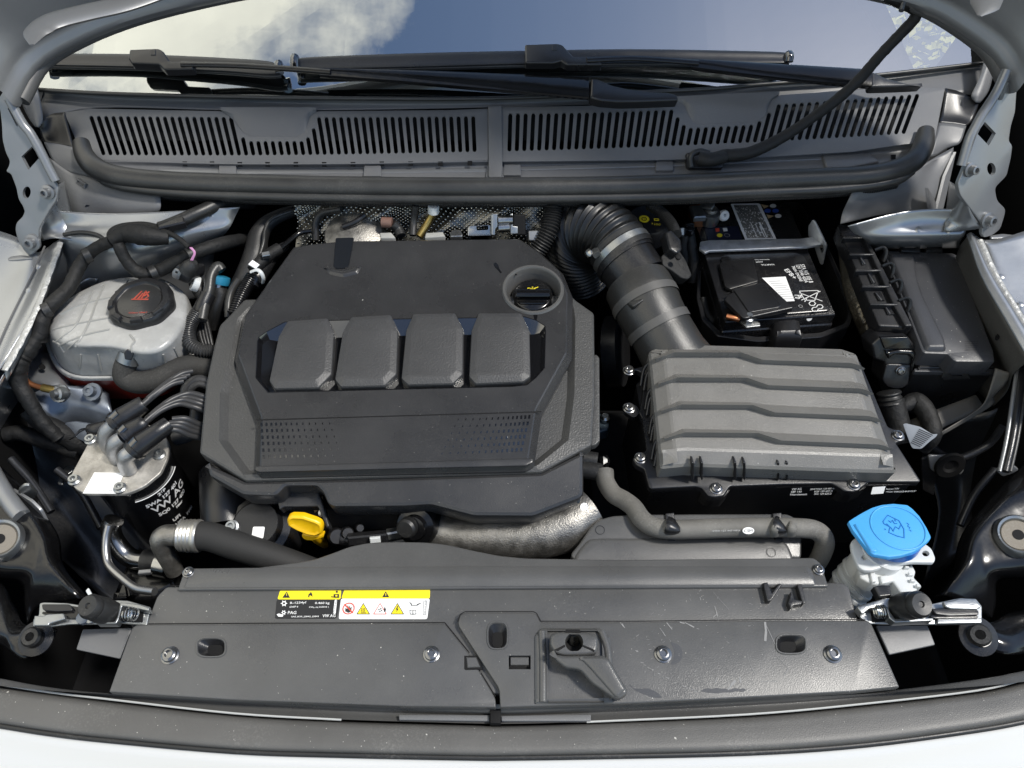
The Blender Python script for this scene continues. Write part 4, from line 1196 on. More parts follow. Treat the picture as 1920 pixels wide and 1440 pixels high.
tube('gold_pipe', [W(*E6((790, 244))[0], .10), W(*E6((860, 130))[0], .115), W(*E6((900, 60))[0], .13)], .006, brass_m, rm, 12, 3)
tube('white_sleeve', [W(*E6((893, 74))[0], .128), W(*E6((894, 24))[0], .14)], .009, white_pl, rm, 12, 2)
tube('black_line', [W(*E6((745, 236))[0], .10), W(*E6((752, 130))[0], .115), W(*E6((768, 20))[0], .14)], .006, rubber_m, rm, 10, 4)
tube('black_line', T3([(592, 450, .08), (592, 420, .10), (604, 400, .115), (640, 392, .125)]), .006, rubber_m, rm, 10, 5)
tube('brown_sleeve', [W(*E6((524, 140))[0], .115), W(*E6((598, 146))[0], .115)], .009, M('brown_sleeve', (.16, .09, .07), .5), rm, 12, 2)
tube('black_line', [W(*E6((598, 150))[0], .115), W(*E6((640, 190))[0], .105), W(*E6((660, 240))[0], .10)], .008, rubber_m, rm, 10, 4)
tube('black_line', [W(*E6((400, 90))[0], .12), W(*E6((330, 140))[0], .115), W(*E6((240, 176))[0], .11)], .005, black_m, rm, 10, 4)
clip_grey = M('grubby_white_clip', (.34, .34, .32), .5, var=.2)
for q in ([(505, 215), (590, 212), (622, 252), (512, 252)], [(838, 216), (960, 208), (980, 240), (830, 250)], [(1010, 212), (1040, 190), (1090, 192), (1104, 240), (1016, 242)]):
    relief('cable_clip', H(.112), E6(q), edge(.012, .002), clip_grey if q[0][0] < 1000 else zinc_m, rm, r=2)
lathe('turbo_dome', [(.05, 0), (.046, .012), (.03, .020), (0, .023)], W(665, 446, .085), (0, -.3, 1), cast_m, rm, 24)
relief('grey_plug', F3((990, 450, .10), (1018, 450, .10), (1000, 432, .11)), E6((1576, 202), (1640, 198), (1666, 206), (1668, 262), (1640, 275), (1580, 272)), edge(.014, .002), grey_paint, rm, r=2)
cp = thing('corrugated_conduit', 'ribbed black conduit dropping behind the right rear corner of the engine cover', 'conduit', W(1030, 430, .09))
tube('ribbed_conduit', T3([(1038, 376, .14), (1036, 400, .125), (1030, 428, .110), (1018, 452, .095), (1004, 474, .08)]), .0145, rubber_m, cp, 18, 8, pitch=.0046, amp=.12)

# ---------------------------------------------------------------- left rear lines beside the cover
lh = thing('turbo_hose', 'large dark hose sweeping behind the engine cover down to its left side', 'hose', W(490, 470, .06))
tube('big_hose', T3([(640, 390, .10), (560, 394, .10), (510, 412, .095), (486, 440, .085), (478, 480, .07), (462, 515, .055), (446, 545, .04), (432, 590, .02)]), [.008, .009, .012, .016, .019, .017, .015, .014], rubber_m, lh, 18, 8)
tube('seam', T3([(560, 391, .108), (512, 409, .108), (497, 430, .104), (494, 455, .096), (486, 482, .085)]), .003, seal_m, lh, 8, 6)
lw2 = thing('left_loom', 'wiring loom with white tag and cable tie beside the left edge of the engine cover', 'cable loom', W(470, 520, .06))
tube('thin_pipe', T3([(584, 433, .10), (560, 438, .10), (528, 464, .10), (510, 478, .10)]), .0042, black_gl, lw2, 10, 6)
tube('conduit', T3([(474, 518, .085), (462, 538, .08), (450, 562, .075), (438, 590, .065)]), .0095, black_m, lw2, 16, 8, pitch=.0036, amp=.13)
tube('sheath', T3([(536, 460, .085), (512, 478, .085), (494, 500, .082), (482, 520, .08), (474, 536, .075)]), [.007, .011, .014, .014, .010], black_m, lw2, 16, 8)
tube('taped_run', T3([(524, 466, .10), (504, 478, .10), (488, 492, .098), (474, 508, .094)]), .010, tape_m, lw2, 12, 6)
relief('white_tag', F3((466, 497, .112), (486, 491, .112), (474, 507, .106)), E5((425, 755), (480, 700), (570, 760), (520, 812)), edge(.004, .001), white_lab, lw2)
tube('cable_tie', T3([(470, 510, .100), (482, 506, .105), (490, 512, .102), (494, 522, .092), (493, 530, .08)]), .0032, white_pl, lw2, 8, 5, flat=(1, .6))
tube('return_pipe', T3([(448, 524, .07), (434, 546, .06), (428, 570, .05), (428, 596, .04)]), .006, seal_m, lw2, 10, 6)
box('loom_clip', Frame(W(499, 478, .112), (1, .3, 0), (-.3, 1, .3)), -.006, .006, -.004, .004, -.004, .004, zinc_m, lw2)

# ---------------------------------------------------------------- air intake: bellows, sensor housing, duct, filter box
ai = thing('intake_bellows', 'thick ribbed black rubber intake bellows with a bright steel hose clamp', 'intake hose', W(1110, 460, .07))
path = [(1168, 476, .090), (1150, 452, .098), (1128, 436, .098), (1104, 430, .088), (1084, 444, .062), (1078, 476, .02), (1090, 520, -.04)]
bp = T3(path)
g = g_tube(bp, [.0465, .049, .051, .052, .0515, .0505, .05], 32, 10, pitch=.0088, amp=.062)
g.obj('bellows', M('bellows_rubber', (.008, .008, .008), .36, rvar=.05, dust=.06), ai, 60, merge=0)
a_, b_ = bp[0], bp[1]
axc = (b_ - a_).normalized()
tube('bellows_cuff', [a_ - axc * .012, a_ + axc * .02], .0500, rubber_m, ai, 36, 3)
tube('hose_clamp', [a_ - axc * .003, a_ + axc * .008], .0512, zinc_m, ai, 40, 2)
lathe('clamp_screw', [(.007, 0), (.007, .010), (.004, .012), (0, .012)], a_ + Vector((-.052, -.014, .012)), (-.6, -.5, .6), steel_m, ai, 14)
box('clamp_housing', Frame(a_ + Vector((-.046, -.02, .02)), (.8, .2, .6), (.2, -1, .2)), -.006, .006, -.007, .007, -.004, .005, zinc_m, ai)
ms = thing('air_mass_sensor', 'black air mass sensor housing clipped between bellows and filter box duct', 'sensor', W(1190, 505, .08))
c0, c1 = W(1172, 488, .085), W(1200, 528, .072)
mx_ = (c1 - c0).normalized()
tube('housing', [c0 - mx_ * .012, c0, c0.lerp(c1, .5), c1], [.0465, .0475, .0475, .048], black_m, ms, 40, 4)
tube('housing_ring', [c0 - mx_ * .004, c0 + mx_ * .006], .0502, black_m, ms, 40, 2)
relief('sensor_flange', F3((1238, 500, .11), (1292, 512, .095), (1262, 470, .115)), C6((640, 385), (700, 330), (735, 330), (790, 410), (826, 500), (800, 525), (760, 515), (700, 470), (650, 440)), edge(.02, .002), tape_m, ms, r=4)
relief('sensor_plug', F3((1262, 480, .125), (1290, 500, .115), (1276, 470, .125)), C6((665, 240), (700, 225), (760, 285), (765, 345), (735, 370), (690, 340)), edge(.02, .003), black_m, ms, r=3)
tube('sensor_lead', T3([(1268, 440, .13), (1258, 418, .125), (1240, 398, .12), (1216, 384, .12)]), .0085, tape_m, ms, 14, 6, pitch=.005, amp=.06)
lathe('sensor_screw', [(.0045, 0), (.0045, .003), (.003, .004), (0, .004)], W(1271, 483, .122), (.2, -.4, 1), screw_m if 'screw_m' in globals() else dark_m, ms, 14)
for k in range(4):
    a = .5 + k * .5
du = thing('air_duct', 'dark grey moulded air duct with two pale bands leading into the filter box', 'air duct', W(1225, 590, .05))
dpth = T3([(1196, 538, .070), (1208, 562, .066), (1222, 590, .058), (1240, 622, .046), (1262, 662, .030), (1285, 700, .01)])
duct_m = M('duct_plastic', (.030, .0295, .028), .33, grain=.5, gscale=900, var=.12, dust=.06)
tube('duct', dpth, [.0525, .0530, .0505, .0485, .0500, .0560], duct_m, du, 40, 8)
for t_ in (.24, .55):
    k = t_ * 5; i0 = int(k); c = dpth[i0].lerp(dpth[i0 + 1], k - i0); axv = (dpth[i0 + 1] - dpth[i0]).normalized()
    tube('pale_band', [c - axv * .006, c + axv * .007], .0540 if t_ < .4 else .0508, M('duct_band', (.075, .073, .07), .45, grain=.3), du, 40, 2, caps=False)
relief('duct_shoulder', F3((1145, 560, .055), (1190, 610, .05), (1160, 590, .03)), C6((318, 625), (350, 610), (470, 690), (465, 745), (430, 740), (340, 690)), edge(.02, .004), duct_m, du, r=4)

ab = thing('air_filter_box', 'big dark grey air filter box with four stepped ribs across its lid', 'air filter box', W(1450, 780, .02))
FLd = H(.040, .155, .5735)     # lid plane
lid_o = D4((368, 92), (380, 78), (440, 50), (482, 46), (1338, 70), (1410, 94), (1420, 106), (1622, 680), (1612, 694), (1440, 690), (560, 660), (440, 672), (428, 668))
lid = [FLd.px(*q) for q in fil(lid_o, 3)]
airm = M('filter_lid_plastic', (.150, .146, .137), .30, grain=.6, gscale=900, var=.10, vscale=12, rvar=.05, dust=.08)
g_relief(FLd, lid, [(0, -.055), (0, -.012), (.003, -.008), (.018, .0), (.022, .0008)]).obj('lid', airm, ab, 11)
FT = FLd.up(.0010)
ribsB = [(390, 130), (480, 93), (815, 98), (900, 110), (1340, 128), (1392, 140), (1440, 187)]
ribsT = [(392, 140), (482, 104), (817, 106), (912, 143), (1345, 158), (1394, 168), (1442, 188)]
ribsF = [(396, 152), (486, 133), (820, 133), (924, 166), (1360, 184), (1400, 187), (1444, 190)]
for t_ in (0, .313, .652, 1.0):
    def sh_(p):
        w = min(1, max(0, (p[0] - 395) / 1047))
        s = 1 + .06 * t_
        return D4((p[0] + t_ * (44 + 96 * w), p[1] + t_ * (397 + 8 * w)))[0]
    A = [FT.at(*sh_(p), -.0022 if i in (0, len(ribsB) - 1) else 0) for i, p in enumerate(ribsB)]
    Fq = [FT.at(*sh_(p), -.003) for p in ribsF]
    T_ = [q + FT.n * (.003 + max(0, sh_(pf)[1] - sh_(pt)[1]) / 820) for q, pf, pt in zip(Fq, ribsF, ribsT)]
    g_patch([[p + Vector((0, .002, -.004)) for p in A], A], 1)
    g = g_patch([A, T_, Fq], 1); g.obj('rib', airm, ab, 12, merge=0)
FBx = H(.0, .10, .57)         # flange of the lower half
fl_o = D4((250, 200), (300, 196), (350, 220), (318, 400), (290, 430), (242, 398), (238, 376), (262, 366), (300, 380), (330, 440), (352, 600), (300, 612), (282, 640), (300, 670), (340, 690), (364, 780), (378, 790), (600, 778), (630, 786),
            (662, 826), (690, 832), (738, 826), (770, 778), (1040, 768), (1280, 764), (1308, 778), (1344, 802), (1390, 806), (1440, 776), (1462, 756), (1718, 756), (1724, 748), (1600, 560), (1650, 545), (1640, 510), (1560, 480), (1420, 150), (500, 120))
relief('flange', FBx, fl_o, edge(.012, .002), black_m, ab, r=4)
low_o = D4((300, 260), (380, 780), (600, 790), (1680, 770), (1560, 520), (1400, 160))
relief('lower_box', FBx.up(-.008), low_o, [(0, -.20), (0, 0)], black_m, ab, r=6)
relief('lug_post', FBx.up(-.012), D4((626, 800), (664, 832), (690, 836), (740, 832), (772, 796)), [(0, -.03), (0, 0)], black_m, ab, r=4)
relief('lug_post', FBx.up(-.012), D4((1310, 790), (1344, 806), (1390, 812), (1442, 790), (1460, 770)), [(0, -.03), (0, 0)], black_m, ab, r=4)
# side wall of the lid towards the camera: clips in pairs and stiffening fins on the left
FW = F3((1240, 896, .004), (1680, 880, .004), (1260, 870, .032))
for x in (585, 630, 797, 843, 1012, 1055, 1222, 1268, 1437, 1484):
    q = D4((x - 6, 660 if x < 1400 else 690), (x + 6, 662 if x < 1400 else 690), (x + 6, 742), (x, 752), (x - 6, 742))
    relief('clip_fin', FW.up(.010), q, edge(.012, .001), black_m, ab, r=1.5)
for (x0, y0) in ((330, 212), (346, 236), (352, 330), (360, 360), (372, 452), (380, 486), (384, 580), (398, 612)):
    tube('side_fin', [FBx.at(*D4((x0 - 8, y0 + 70))[0], .004), FBx.at(*D4((x0 + 2, y0 + 14))[0], .018), FBx.at(*D4((x0 + 34, y0 - 6))[0], .030)], .0025, black_m, ab, 8, 4)
scr_prof = [(.0085, -.002), (.0085, .001), (.007, .0016), (.0066, .0045), (.0050, .0056), (.0036, .0056), (.0034, .0030), (0, .0030)]
scr0 = None
screw_m = M('dark_screw_steel', (.22, .22, .22), .24, metal=.9, rvar=.08)
def screw(f, u, v, par, s=1.0, mat=None, h=0.0):
    global scr0
    if scr0 is None:
        scr0 = g_lathe(scr_prof, (0, 0, 0), (0, 0, 1), 18, None).obj('screw', screw_m, None, 40).data
        bpy.data.objects.remove([o for o in COL.objects if o.data == scr0][0])
    o = bpy.data.objects.new('screw', scr0)
    p = f.at(u, v, h)
    rot = Matrix((f.ex, f.ey, f.n)).transposed().to_4x4()
    link(o, par)
    o.matrix_world = Matrix.Translation(p) @ rot @ Matrix.Rotation(random.uniform(0, 3), 4, 'Z') @ Matrix.Scale(s, 4)
    lm = Matrix.Translation(p) @ rot @ Matrix.Rotation(random.uniform(0, 3), 4, 'Z') @ Matrix.Scale(s, 4)
    o.matrix_basis = lm
    return o
for x, y in ((265, 388), (322, 638), (700, 790), (1388, 770), (1608, 525), (264, 200)):
    u, v = D4((x, y))[0]
    screw(FBx, u, v, ab, 1.05)
# printed data on the front face of the box
FTx = F3((1480, 922, -.012), (1580, 920, -.012), (1485, 935, -.022))
for s, a, b_ in (('VW AG', (1078, 796), (1126, 794)), ('6BF 143', (1074, 809), (1126, 808)), ('Filterelement', (1070, 823), (1154, 821)), ('JZW NQA 129 607 G', (1170, 795), (1290, 791)), ('5QF 129 607 H', (1190, 807), (1282, 804)), ('1KC 129 620 D', (1190, 820), (1276, 818))):
    qa, qb = D4(a)[0], D4(b_)[0]
    text(FTx, s, qa, qb, print_w, ab, hpx=4, h=.0006)
FTy = F3((1632, 920, -.012), (1720, 914, -.012), (1640, 935, -.024))
for s, a, b_ in (('Remote TÜV', (1548, 793), (1612, 791)), ('*TÜV 008GSZ4A5V3.5*', (1546, 808), (1698, 803))):
    qa, qb = D4(a)[0], D4(b_)[0]
    text(FTy, s, qa, qb, print_w, ab, hpx=3.5, h=.0012)
decal('sticker', FTy, D4((1482, 780), (1546, 776), (1534, 812), (1472, 816)), white_lab, ab, .0012)
# ---------------------------------------------------------------- brake fluid reservoir (under the bellows, at the back)
br = thing('brake_fluid_reservoir', 'dark brake fluid reservoir cap with a round yellow warning symbol', 'reservoir', W(1215, 415, .06))
lathe('cap', [(.036, -.03), (.036, .0), (.033, .006), (0, .008)], W(1215, 416, .085), (0, -.1, 1), black_m, br, 30)
fb = Frame(W(1215, 414, .0945), (1, 0, 0), (0, 1, .1))
def ring_decal(f, c, r0, r1, mat, par, name, h=.0004, n=24):
    a = oval(c[0], c[1], r1, r1, n); b = oval(c[0], c[1], r0, r0, n)
    V = [f.P(q, h) for q in a] + [f.P(q, h) for q in b]
    return mesh_obj(name, V, [(i, (i + 1) % n, n + (i + 1) % n, n + i) for i in range(n)], mat, par, 0)
ring_decal(fb, (-.006, .004), .0045, .0085, print_y, br, 'warning_symbol')
ring_decal(fb, (-.006, .004), .001, .003, print_y, br, 'warning_symbol')
text(fb, 'DOT 4', (1238, 420), (1222, 418), print_y, br, hpx=5)
g_relief(fb, [(.010, -.0), (.018, -.0), (.018, .005), (.010, .005)], [(0, 0), (0, .0004)], [[(.0115, .0012), (.0165, .0012), (.0165, .0038), (.0115, .0038)]], .0004).obj('book_symbol', print_y, br)

# ---------------------------------------------------------------- battery
FB = H(.020)
bt = thing('battery', 'black car battery with white printed data and a silver information label', 'battery', W(1440, 520, -.1))
bat_m = M('battery_case', (.011, .011, .012), .25, grain=.1, rvar=.06, dust=.08)
bo = [(1291, 384), (1479, 381), (1570, 591), (1358, 606)]
relief('case', FB, bo, [(0, -.19), (0, -.022), (.002, -.020), (.002, -.001), (.003, 0)], bat_m, bt, r=4)
relief('lid', FB, [(1349, 484), (1362, 480), (1490, 476), (1506, 482), (1556, 580), (1552, 586), (1400, 598), (1384, 590)], [(0, -.001), (.001, .004), (.003, .005)], bat_m, bt, r=6)
relief('handle_recess', FB.up(.0055), C6((985, 440), (1000, 420), (1190, 400), (1225, 540), (1050, 590), (1020, 575)), [(0, -.001), (.001, .002), (.002, .0025)], black_m, bt, r=3)
FBt = FB.up(.0056)
for s, a, b_, hp in (('VARTA', (1320, 438), (1238, 436), 4.5), ('EFB+', (1378, 466), (1430, 525), None), ('5TA 915 105 B', (1474, 434), (1540, 545), None), ('12V 70Ah 420A EN', (1446, 434), (1500, 545), None), ('760A EN/SAE/GS', (1425, 445), (1472, 540), None)):
    pass
def t6(s, a, b_, hp=None, h=.0004):
    return text(FBt, s, C6(a)[0], C6(b_)[0], print_w, bt, hpx=hp, h=h, bold=True)
t6('VARTA', (1318, 432), (1236, 434), 4)
t6('AGM', (1248, 416), (1206, 418), 3.6)
t6('Automotive Tech.', (1288, 404), (1198, 406), 2.6)
t6('EFB+', (1376, 468), (1432, 524), 8)
t6('5TA 915 105 B', (1470, 436), (1528, 546), 6.5)
t6('12V 70Ah 420A', (1446, 440), (1502, 545), 5.5)
t6('760A EN/SAE', (1420, 446), (1472, 538), 5)
t6('Pb', (1440, 618), (1446, 642), 9)
# crossed bin and recycling marks
def stroke(f, pts, w, mat, par, name, h=.0005):
    g = G()
    for a, b_ in zip(pts[:-1], pts[1:]):
        p, q = Vector(f.px(*a)), Vector(f.px(*b_))
        d = (q - p).normalized(); n = Vector((-d.y, d.x)) * w / 2
        g.add([f.P(p + n, h), f.P(p - n, h), f.P(q - n, h), f.P(q + n, h)], [(0, 1, 2, 3)])
    return g
gS = G()
for pts in ([(1468, 596), (1580, 592)], [(1468, 596), (1500, 650), (1560, 652), (1582, 592)], [(1480, 650), (1594, 596)], [(1466, 606), (1606, 656)], [(1500, 660), (1512, 640)]):
    s_ = stroke(FBt, C6(pts), .0013, print_w, bt, 'x'); gS.add(s_.v, s_.f)
for c in ((1545, 670), (1590, 690), (1562, 705)):
    hexa = [(c[0] + 20 * cos(a), c[1] + 14 * sin(a)) for a in [k * pi / 3 for k in range(7)]]
    s_ = stroke(FBt, C6(hexa), .0014, print_w, bt, 'x'); gS.add(s_.v, s_.f)
gS.obj('recycling_mark', print_w, bt, 0, merge=0)
decal('white_sticker', FBt, C6((1243, 516), (1385, 508), (1440, 655), (1390, 658)), white_lab, bt, .0004)
gS = G()
for k in range(9):
    y0 = 535 + k * 13
    x0 = 1285 + k * 11
    s_ = stroke(FBt, C6([(x0, y0 + 4), (x0 + 70 + (k % 3) * 8, y0)]), .0009, print_k, bt, 'x', .0008); gS.add(s_.v, s_.f)
gS.obj('fine_print', print_g, bt, 0, merge=0)
for c, r_ in (((1526, 757), .0055),):
    f_ = F3((1500, 600, .012), (1570, 595, .012), (1505, 606, .006))
    g_lathe([(.0045, 0), (.0045, .0006), (0, .0006)], f_.at(*C6(c)[0], .001), f_.n, 18).obj('white_dot', white_lab, bt)
ring_decal(FBt, FBt.px(*C6((1475, 686))[0]), .0026, .0033, print_g, bt, 'ring_mark')
# rear half: information label, symbols, clamp
silver_lab = M('silver_label', (.85, .85, .85), .35)
bar_m = M('galvanised_bar', (.62, .63, .64), .40, metal=.7, grain=.6, gscale=260, var=.22, vscale=55)
lq = E8((960, 100), (970, 94), (1340, 86), (1368, 96), (1592, 580), (1160, 590))
decal('information_label', FB, lq, silver_lab, bt, .0006)
gS = G()
rnd = random.Random(11)
for k in range(24):
    t_ = (k + 1) / 26
    a = (992 + (1345 - 992) * t_, 112); b_ = (1180 + (1570 - 1180) * t_, 568)
    s0 = 0
    while s0 < 1:
        L_ = rnd.uniform(.06, .3); e = min(1, s0 + L_)
        if not (.35 < t_ < .75 and .5 < s0 < .72 and rnd.random() < .6):
            q = [(a[0] + (b_[0] - a[0]) * s, a[1] + (b_[1] - a[1]) * s) for s in (s0, e)]
            s_ = stroke(FB, E8(q), .0013, print_k, bt, 'x', .0010); gS.add(s_.v, s_.f)
        s0 = e + rnd.uniform(.01, .05)
gS.obj('fine_print', print_k, bt, 0, merge=0)
dk = decal('dark_label', FB, E8((590, 420), (1060, 400), (1120, 580), (650, 610)), M('navy_label', (.010, .012, .028), .4), bt, .0006)
decal('symbol', FB, E8((745, 435), (800, 432), (805, 478), (755, 485)), print_r, bt, .0010)
decal('symbol', FB, E8((846, 432), (906, 428), (918, 474), (862, 480)), print_w, bt, .0010)
decal('symbol', FB, [tuple(q) for q in oval(*E8((806, 532))[0], 5.3, 3.5, 18)], print_y, bt, .0010)
ring_decal(FB, FB.px(*E8((908, 530))[0]), .0042, .0050, print_g, bt, 'symbol', .001)
for (c, m_) in (((1545, 124), tan_m), ((1470, 192), print_b), ((1580, 192), print_b), ((1616, 264), tan_m)):
    decal('symbol', FB, oval(*E8(c)[0], 6.2, 3.8, 18), print_w if m_ is tan_m else m_, bt, .0010)
for p in ([(1376, 100), (1490, 124), (1420, 160)], [(1450, 240), (1560, 264), (1482, 300)]):
    decal('symbol', FB, E8(p), tan_m, bt, .0010)
tcl = thing('battery_terminal_clamp', 'silver lead terminal clamp with copper block on the rear corner of the battery', 'terminal clamp', W(1330, 402, .03))
box('copper_block', Frame(W(1308, 406, .032), (1, .1, 0), (0, 1, 0)), -.010, .009, -.014, .020, -.012, .012, copper_m, tcl, .001)
box('lead_block', Frame(W(1309, 402, .046), (1, .1, 0), (0, 1, 0)), -.011, .011, -.012, .022, -.006, .004, zinc_m, tcl, .002)
lathe('post', [(.013, -.02), (.0115, .014), (.0105, .016), (0, .016)], W(1331, 404, .034), (0, 0, 1), cast_m, tcl, 20)
lathe('clamp_ring', [(.017, -.012), (.018, .0), (.017, .010), (.0125, .011)], W(1331, 406, .034), (0, 0, 1), zinc_m, tcl, 22)
tube('clamp_bolt', T3([(1338, 404, .036), (1362, 404, .036)]), .006, zinc_m, tcl, 12, 2)
lathe('bolt_head', [(.010, -.002), (.010, .002), (.008, .005), (.003, .005), (.003, .002), (0, .002)], W(1357, 404, .038), (.25, -.7, .6), white_lab, tcl, 18)
relief('cable_lug', F3((1320, 392, .05), (1338, 378, .06), (1336, 392, .055)), E8((510, 118), (640, 12), (730, 8), (732, 110), (690, 160), (600, 150)), edge(.004, .001), zinc_m, tcl, r=2)
bar = thing('battery_hold_down', 'galvanised steel battery hold-down bar ending in an upright plate', 'bracket', W(1430, 455, .03))
fbar = F3((1311, 462, .030), (1530, 448, .030), (1315, 474, .030))
relief('bar', fbar, [(1311, 466), (1313, 453), (1330, 450), (1500, 447), (1534, 443), (1540, 458), (1514, 463), (1330, 470), (1322, 474)], edge(.004, .001), bar_m, bar, r=2)
fpl = F3((1523, 414, .062), (1548, 462, .030), (1527, 450, .028))
relief('upright_plate', fpl, C6((1545, 168), (1560, 178), (1590, 240), (1630, 320), (1605, 440), (1590, 430), (1570, 370), (1545, 290), (1520, 265), (1520, 205)), edge(.003, .0008), bar_m, bar, r=3)
tube('drop_rod', T3([(1540, 462, .03), (1545, 480, .0)]), .003, steel_m, bar, 8, 2)
tray = thing('battery_jacket', 'soft black battery jacket open around the battery', 'battery jacket', W(1450, 600, -.1))
FJ = H(-.008)
jo = [(1290, 380), (1310, 470), (1306, 560), (1316, 600), (1345, 630), (1420, 640), (1540, 632), (1592, 612), (1600, 590), (1578, 520), (1556, 470), (1500, 372)]
ji = [(1294, 384), (1316, 472), (1313, 558), (1322, 594), (1350, 622), (1420, 632), (1538, 624), (1584, 607), (1591, 588), (1570, 520), (1548, 470), (1498, 378)]
g_relief(FJ, [FJ.px(*q) for q in fil(jo, 5)], [(0, -.16), (0, -.001), (.001, 0)], [[FJ.px(*q) for q in fil(ji, 5)]], .16, bottom=False).obj('jacket_wall', black_m, tray, 40)
decal('jacket_floor', H(-.09), jo, dark_m, tray, 0)
tc = thing('terminal_cover', 'hinged black terminal cover over the near corner of the battery', 'terminal cover', W(1410, 560, .04))
FC = FB.up(.020)
relief('cover_plate', FC, C6((1018, 645), (1040, 612), (1230, 540), (1268, 545), (1432, 686), (1430, 694), (1145, 757), (1125, 750)), edge(.008, .002), black_m, tc, r=3)
relief('cover_panel', FC.up(.0005), C6((1070, 590), (1080, 580), (1240, 552), (1262, 556), (1360, 680), (1350, 696), (1180, 726), (1160, 720)), [(0, -.001), (.0006, .0012), (.0015, .0018)], black_m, tc, r=5)
relief('cover_skirt', FB.up(-.006), C6((1306, 740), (1440, 672), (1462, 690), (1484, 760), (1492, 838), (1500, 860), (1330, 868), (1312, 840)), [(0, -.04), (0, -.012), (.004, -.004), (.012, 0)], black_m, tc, r=6, sharp=60)
relief('cover_ledge', FB.up(-.03), C6((1180, 880), (1210, 866), (1490, 838), (1506, 862), (1500, 882), (1200, 900)), edge(.02, .003), black_m, tc, r=3)
lathe('hinge_pin', [(.008, -.006), (.008, .004), (.005, .006), (0, .006)], W(1517, 626, -.03), (.5, -.6, .5), black_m, tc, 14)
pc = thing('battery_cable', 'bare copper cable end and bright lug under the terminal cover', 'cable', W(1390, 600, .0))
tube('copper_strands', T3([(1362, 593, .030), (1374, 596, .030), (1386, 599, .029)]), .0045, copper_m, pc, 10, 3)
relief('lug_plate', H(.026), C6((1110, 770), (1170, 762), (1230, 780), (1236, 802), (1150, 812)), edge(.004, .001), zinc_m, pc, r=2)
lathe('lug_nut', [(.009, -.002), (.009, .006), (.006, .008), (.005, .014), (0, .014)], W(1402, 601, .027), (0, 0, 1), zinc_m, pc, 6)
tube('black_cable', T3([(1318, 560, -.01), (1326, 590, -.02), (1352, 612, -.03), (1390, 622, -.03)]), .007, tape_m, pc, 10, 6)
# cables left of the battery
bc = thing('battery_loom', 'bunch of black cables between the air sensor and the battery', 'cable loom', W(1295, 460, .0))
tube('black_cable', T3([(1290, 420, .05), (1294, 450, .03), (1300, 490, .0), (1300, 530, -.03)]), .010, tape_m, bc, 12, 6, wob=.05)
tube('black_cable', T3([(1282, 440, .05), (1280, 470, .02), (1290, 505, -.02)]), .008, rubber_m, bc, 10, 6)
lathe('ball_stud', [(.008, -.01), (.010, .0), (.007, .008), (0, .011)], W(1292, 432, .055), (0, -.3, 1), black_gl, bc, 18)
box('white_clip', Frame(W(1279, 434, .055), (1, 0, 0), (0, .5, .8)), -.003, .003, -.006, .006, -.003, .003, white_pl, bc, .001)

# ---------------------------------------------------------------- fuse box with its cable comb
fx = thing('fuse_box', 'large dark grey fuse box lid with a raised side and front latch', 'fuse box', W(1760, 580, .02))
fuse_m = M('fuse_lid_plastic', (.036, .037, .041), .38, grain=.4, var=.1, rvar=.05, dust=.05)
FF = H(.045, .08, .85)
fo = D1((490, 328), (500, 322), (955, 338), (985, 350), (1000, 385), (1235, 1000), (1244, 1070), (1200, 1074), (985, 1072), (960, 1060), (925, 1022), (770, 1016), (750, 1000), (660, 760))
relief('lid', FF, fo, [(0, -.030), (0, -.0025), (.0008, -.0008), (.0025, 0)], fuse_m, fx, r=2, sharp=30)
# raised left half with a soft S shaped shoulder
ro = D1((505, 345), (700, 360), (720, 520), (760, 640), (830, 780), (900, 920), (920, 1008), (770, 1008), (680, 780))
relief('lid_shoulder', FF, ro, [(0, -.001), (.001, .0012), (.005, .0060), (.007, .0068)], fuse_m, fx, r=9, sharp=60)
relief('lower_case', FF.up(-.030), D1((480, 330), (990, 345), (1250, 1080), (1255, 1125), (720, 1130), (690, 1000)), [(0, -.12), (0, -.012), (.004, -.010), (.004, -.001), (.005, 0)], black_m, fx, r=3)
relief('rim', FF.up(-.034), D1((700, 1118), (1240, 1122), (1256, 1136), (1244, 1146), (700, 1140)), edge(.008, .001), fuse_m, fx, r=2)
fl = F3((1770, 695, .0), (1812, 695, .0), (1772, 710, -.014))
relief('latch', fl.up(.008), D1((880, 1180), (915, 1105), (935, 1110), (950, 1140), (1028, 1146), (1028, 1108), (1046, 1108), (1082, 1196), (1060, 1198), (900, 1200)), edge(.010, .0015), black_m, fx, r=2, holes=[D1((944, 1148), (1022, 1152), (1026, 1172), (950, 1168))], hdepth=.008)
for q in (D1((610, 282), (628, 280), (634, 300), (716, 302), (724, 284), (738, 286), (744, 330), (612, 326)), D1((786, 292), (890, 294), (896, 326), (782, 326))):
    relief('rear_catch', FF.up(.006), q, edge(.02, .0015), black_m, fx, r=2)
stroke(FF.up(.009), D1([(640, 380), (690, 378)]), .0008, print_k, fx, 'm').obj('embossed_arrow', black_m, fx, 0)
text(FF, 'C100', D1((725, 395))[0], D1((790, 392))[0], black_m, fx, hpx=6, name='embossed_mark', h=.0006)
g = G()
for k in range(5):
    s_ = stroke(FF, D1([(1040, 940 + k * 14), (1130 - k * 2, 938 + k * 14)]), .0008, black_m, fx, 'x', .0006); g.add(s_.v, s_.f)
g.obj('embossed_mark', black_m, fx, 0, merge=0)
cb = thing('cable_comb', 'black ribbed cable channel with hooped clips along the fuse box', 'cable channel', W(1640, 520, .05))
FCc = F3((1571, 422, .078), (1612, 420, .080), (1650, 612, .048))
relief('channel', FCc, D1((183, 150), (330, 146), (345, 165), (690, 832), (665, 842), (470, 834), (455, 820)), edge(.03, .002), black_m, cb, r=2)
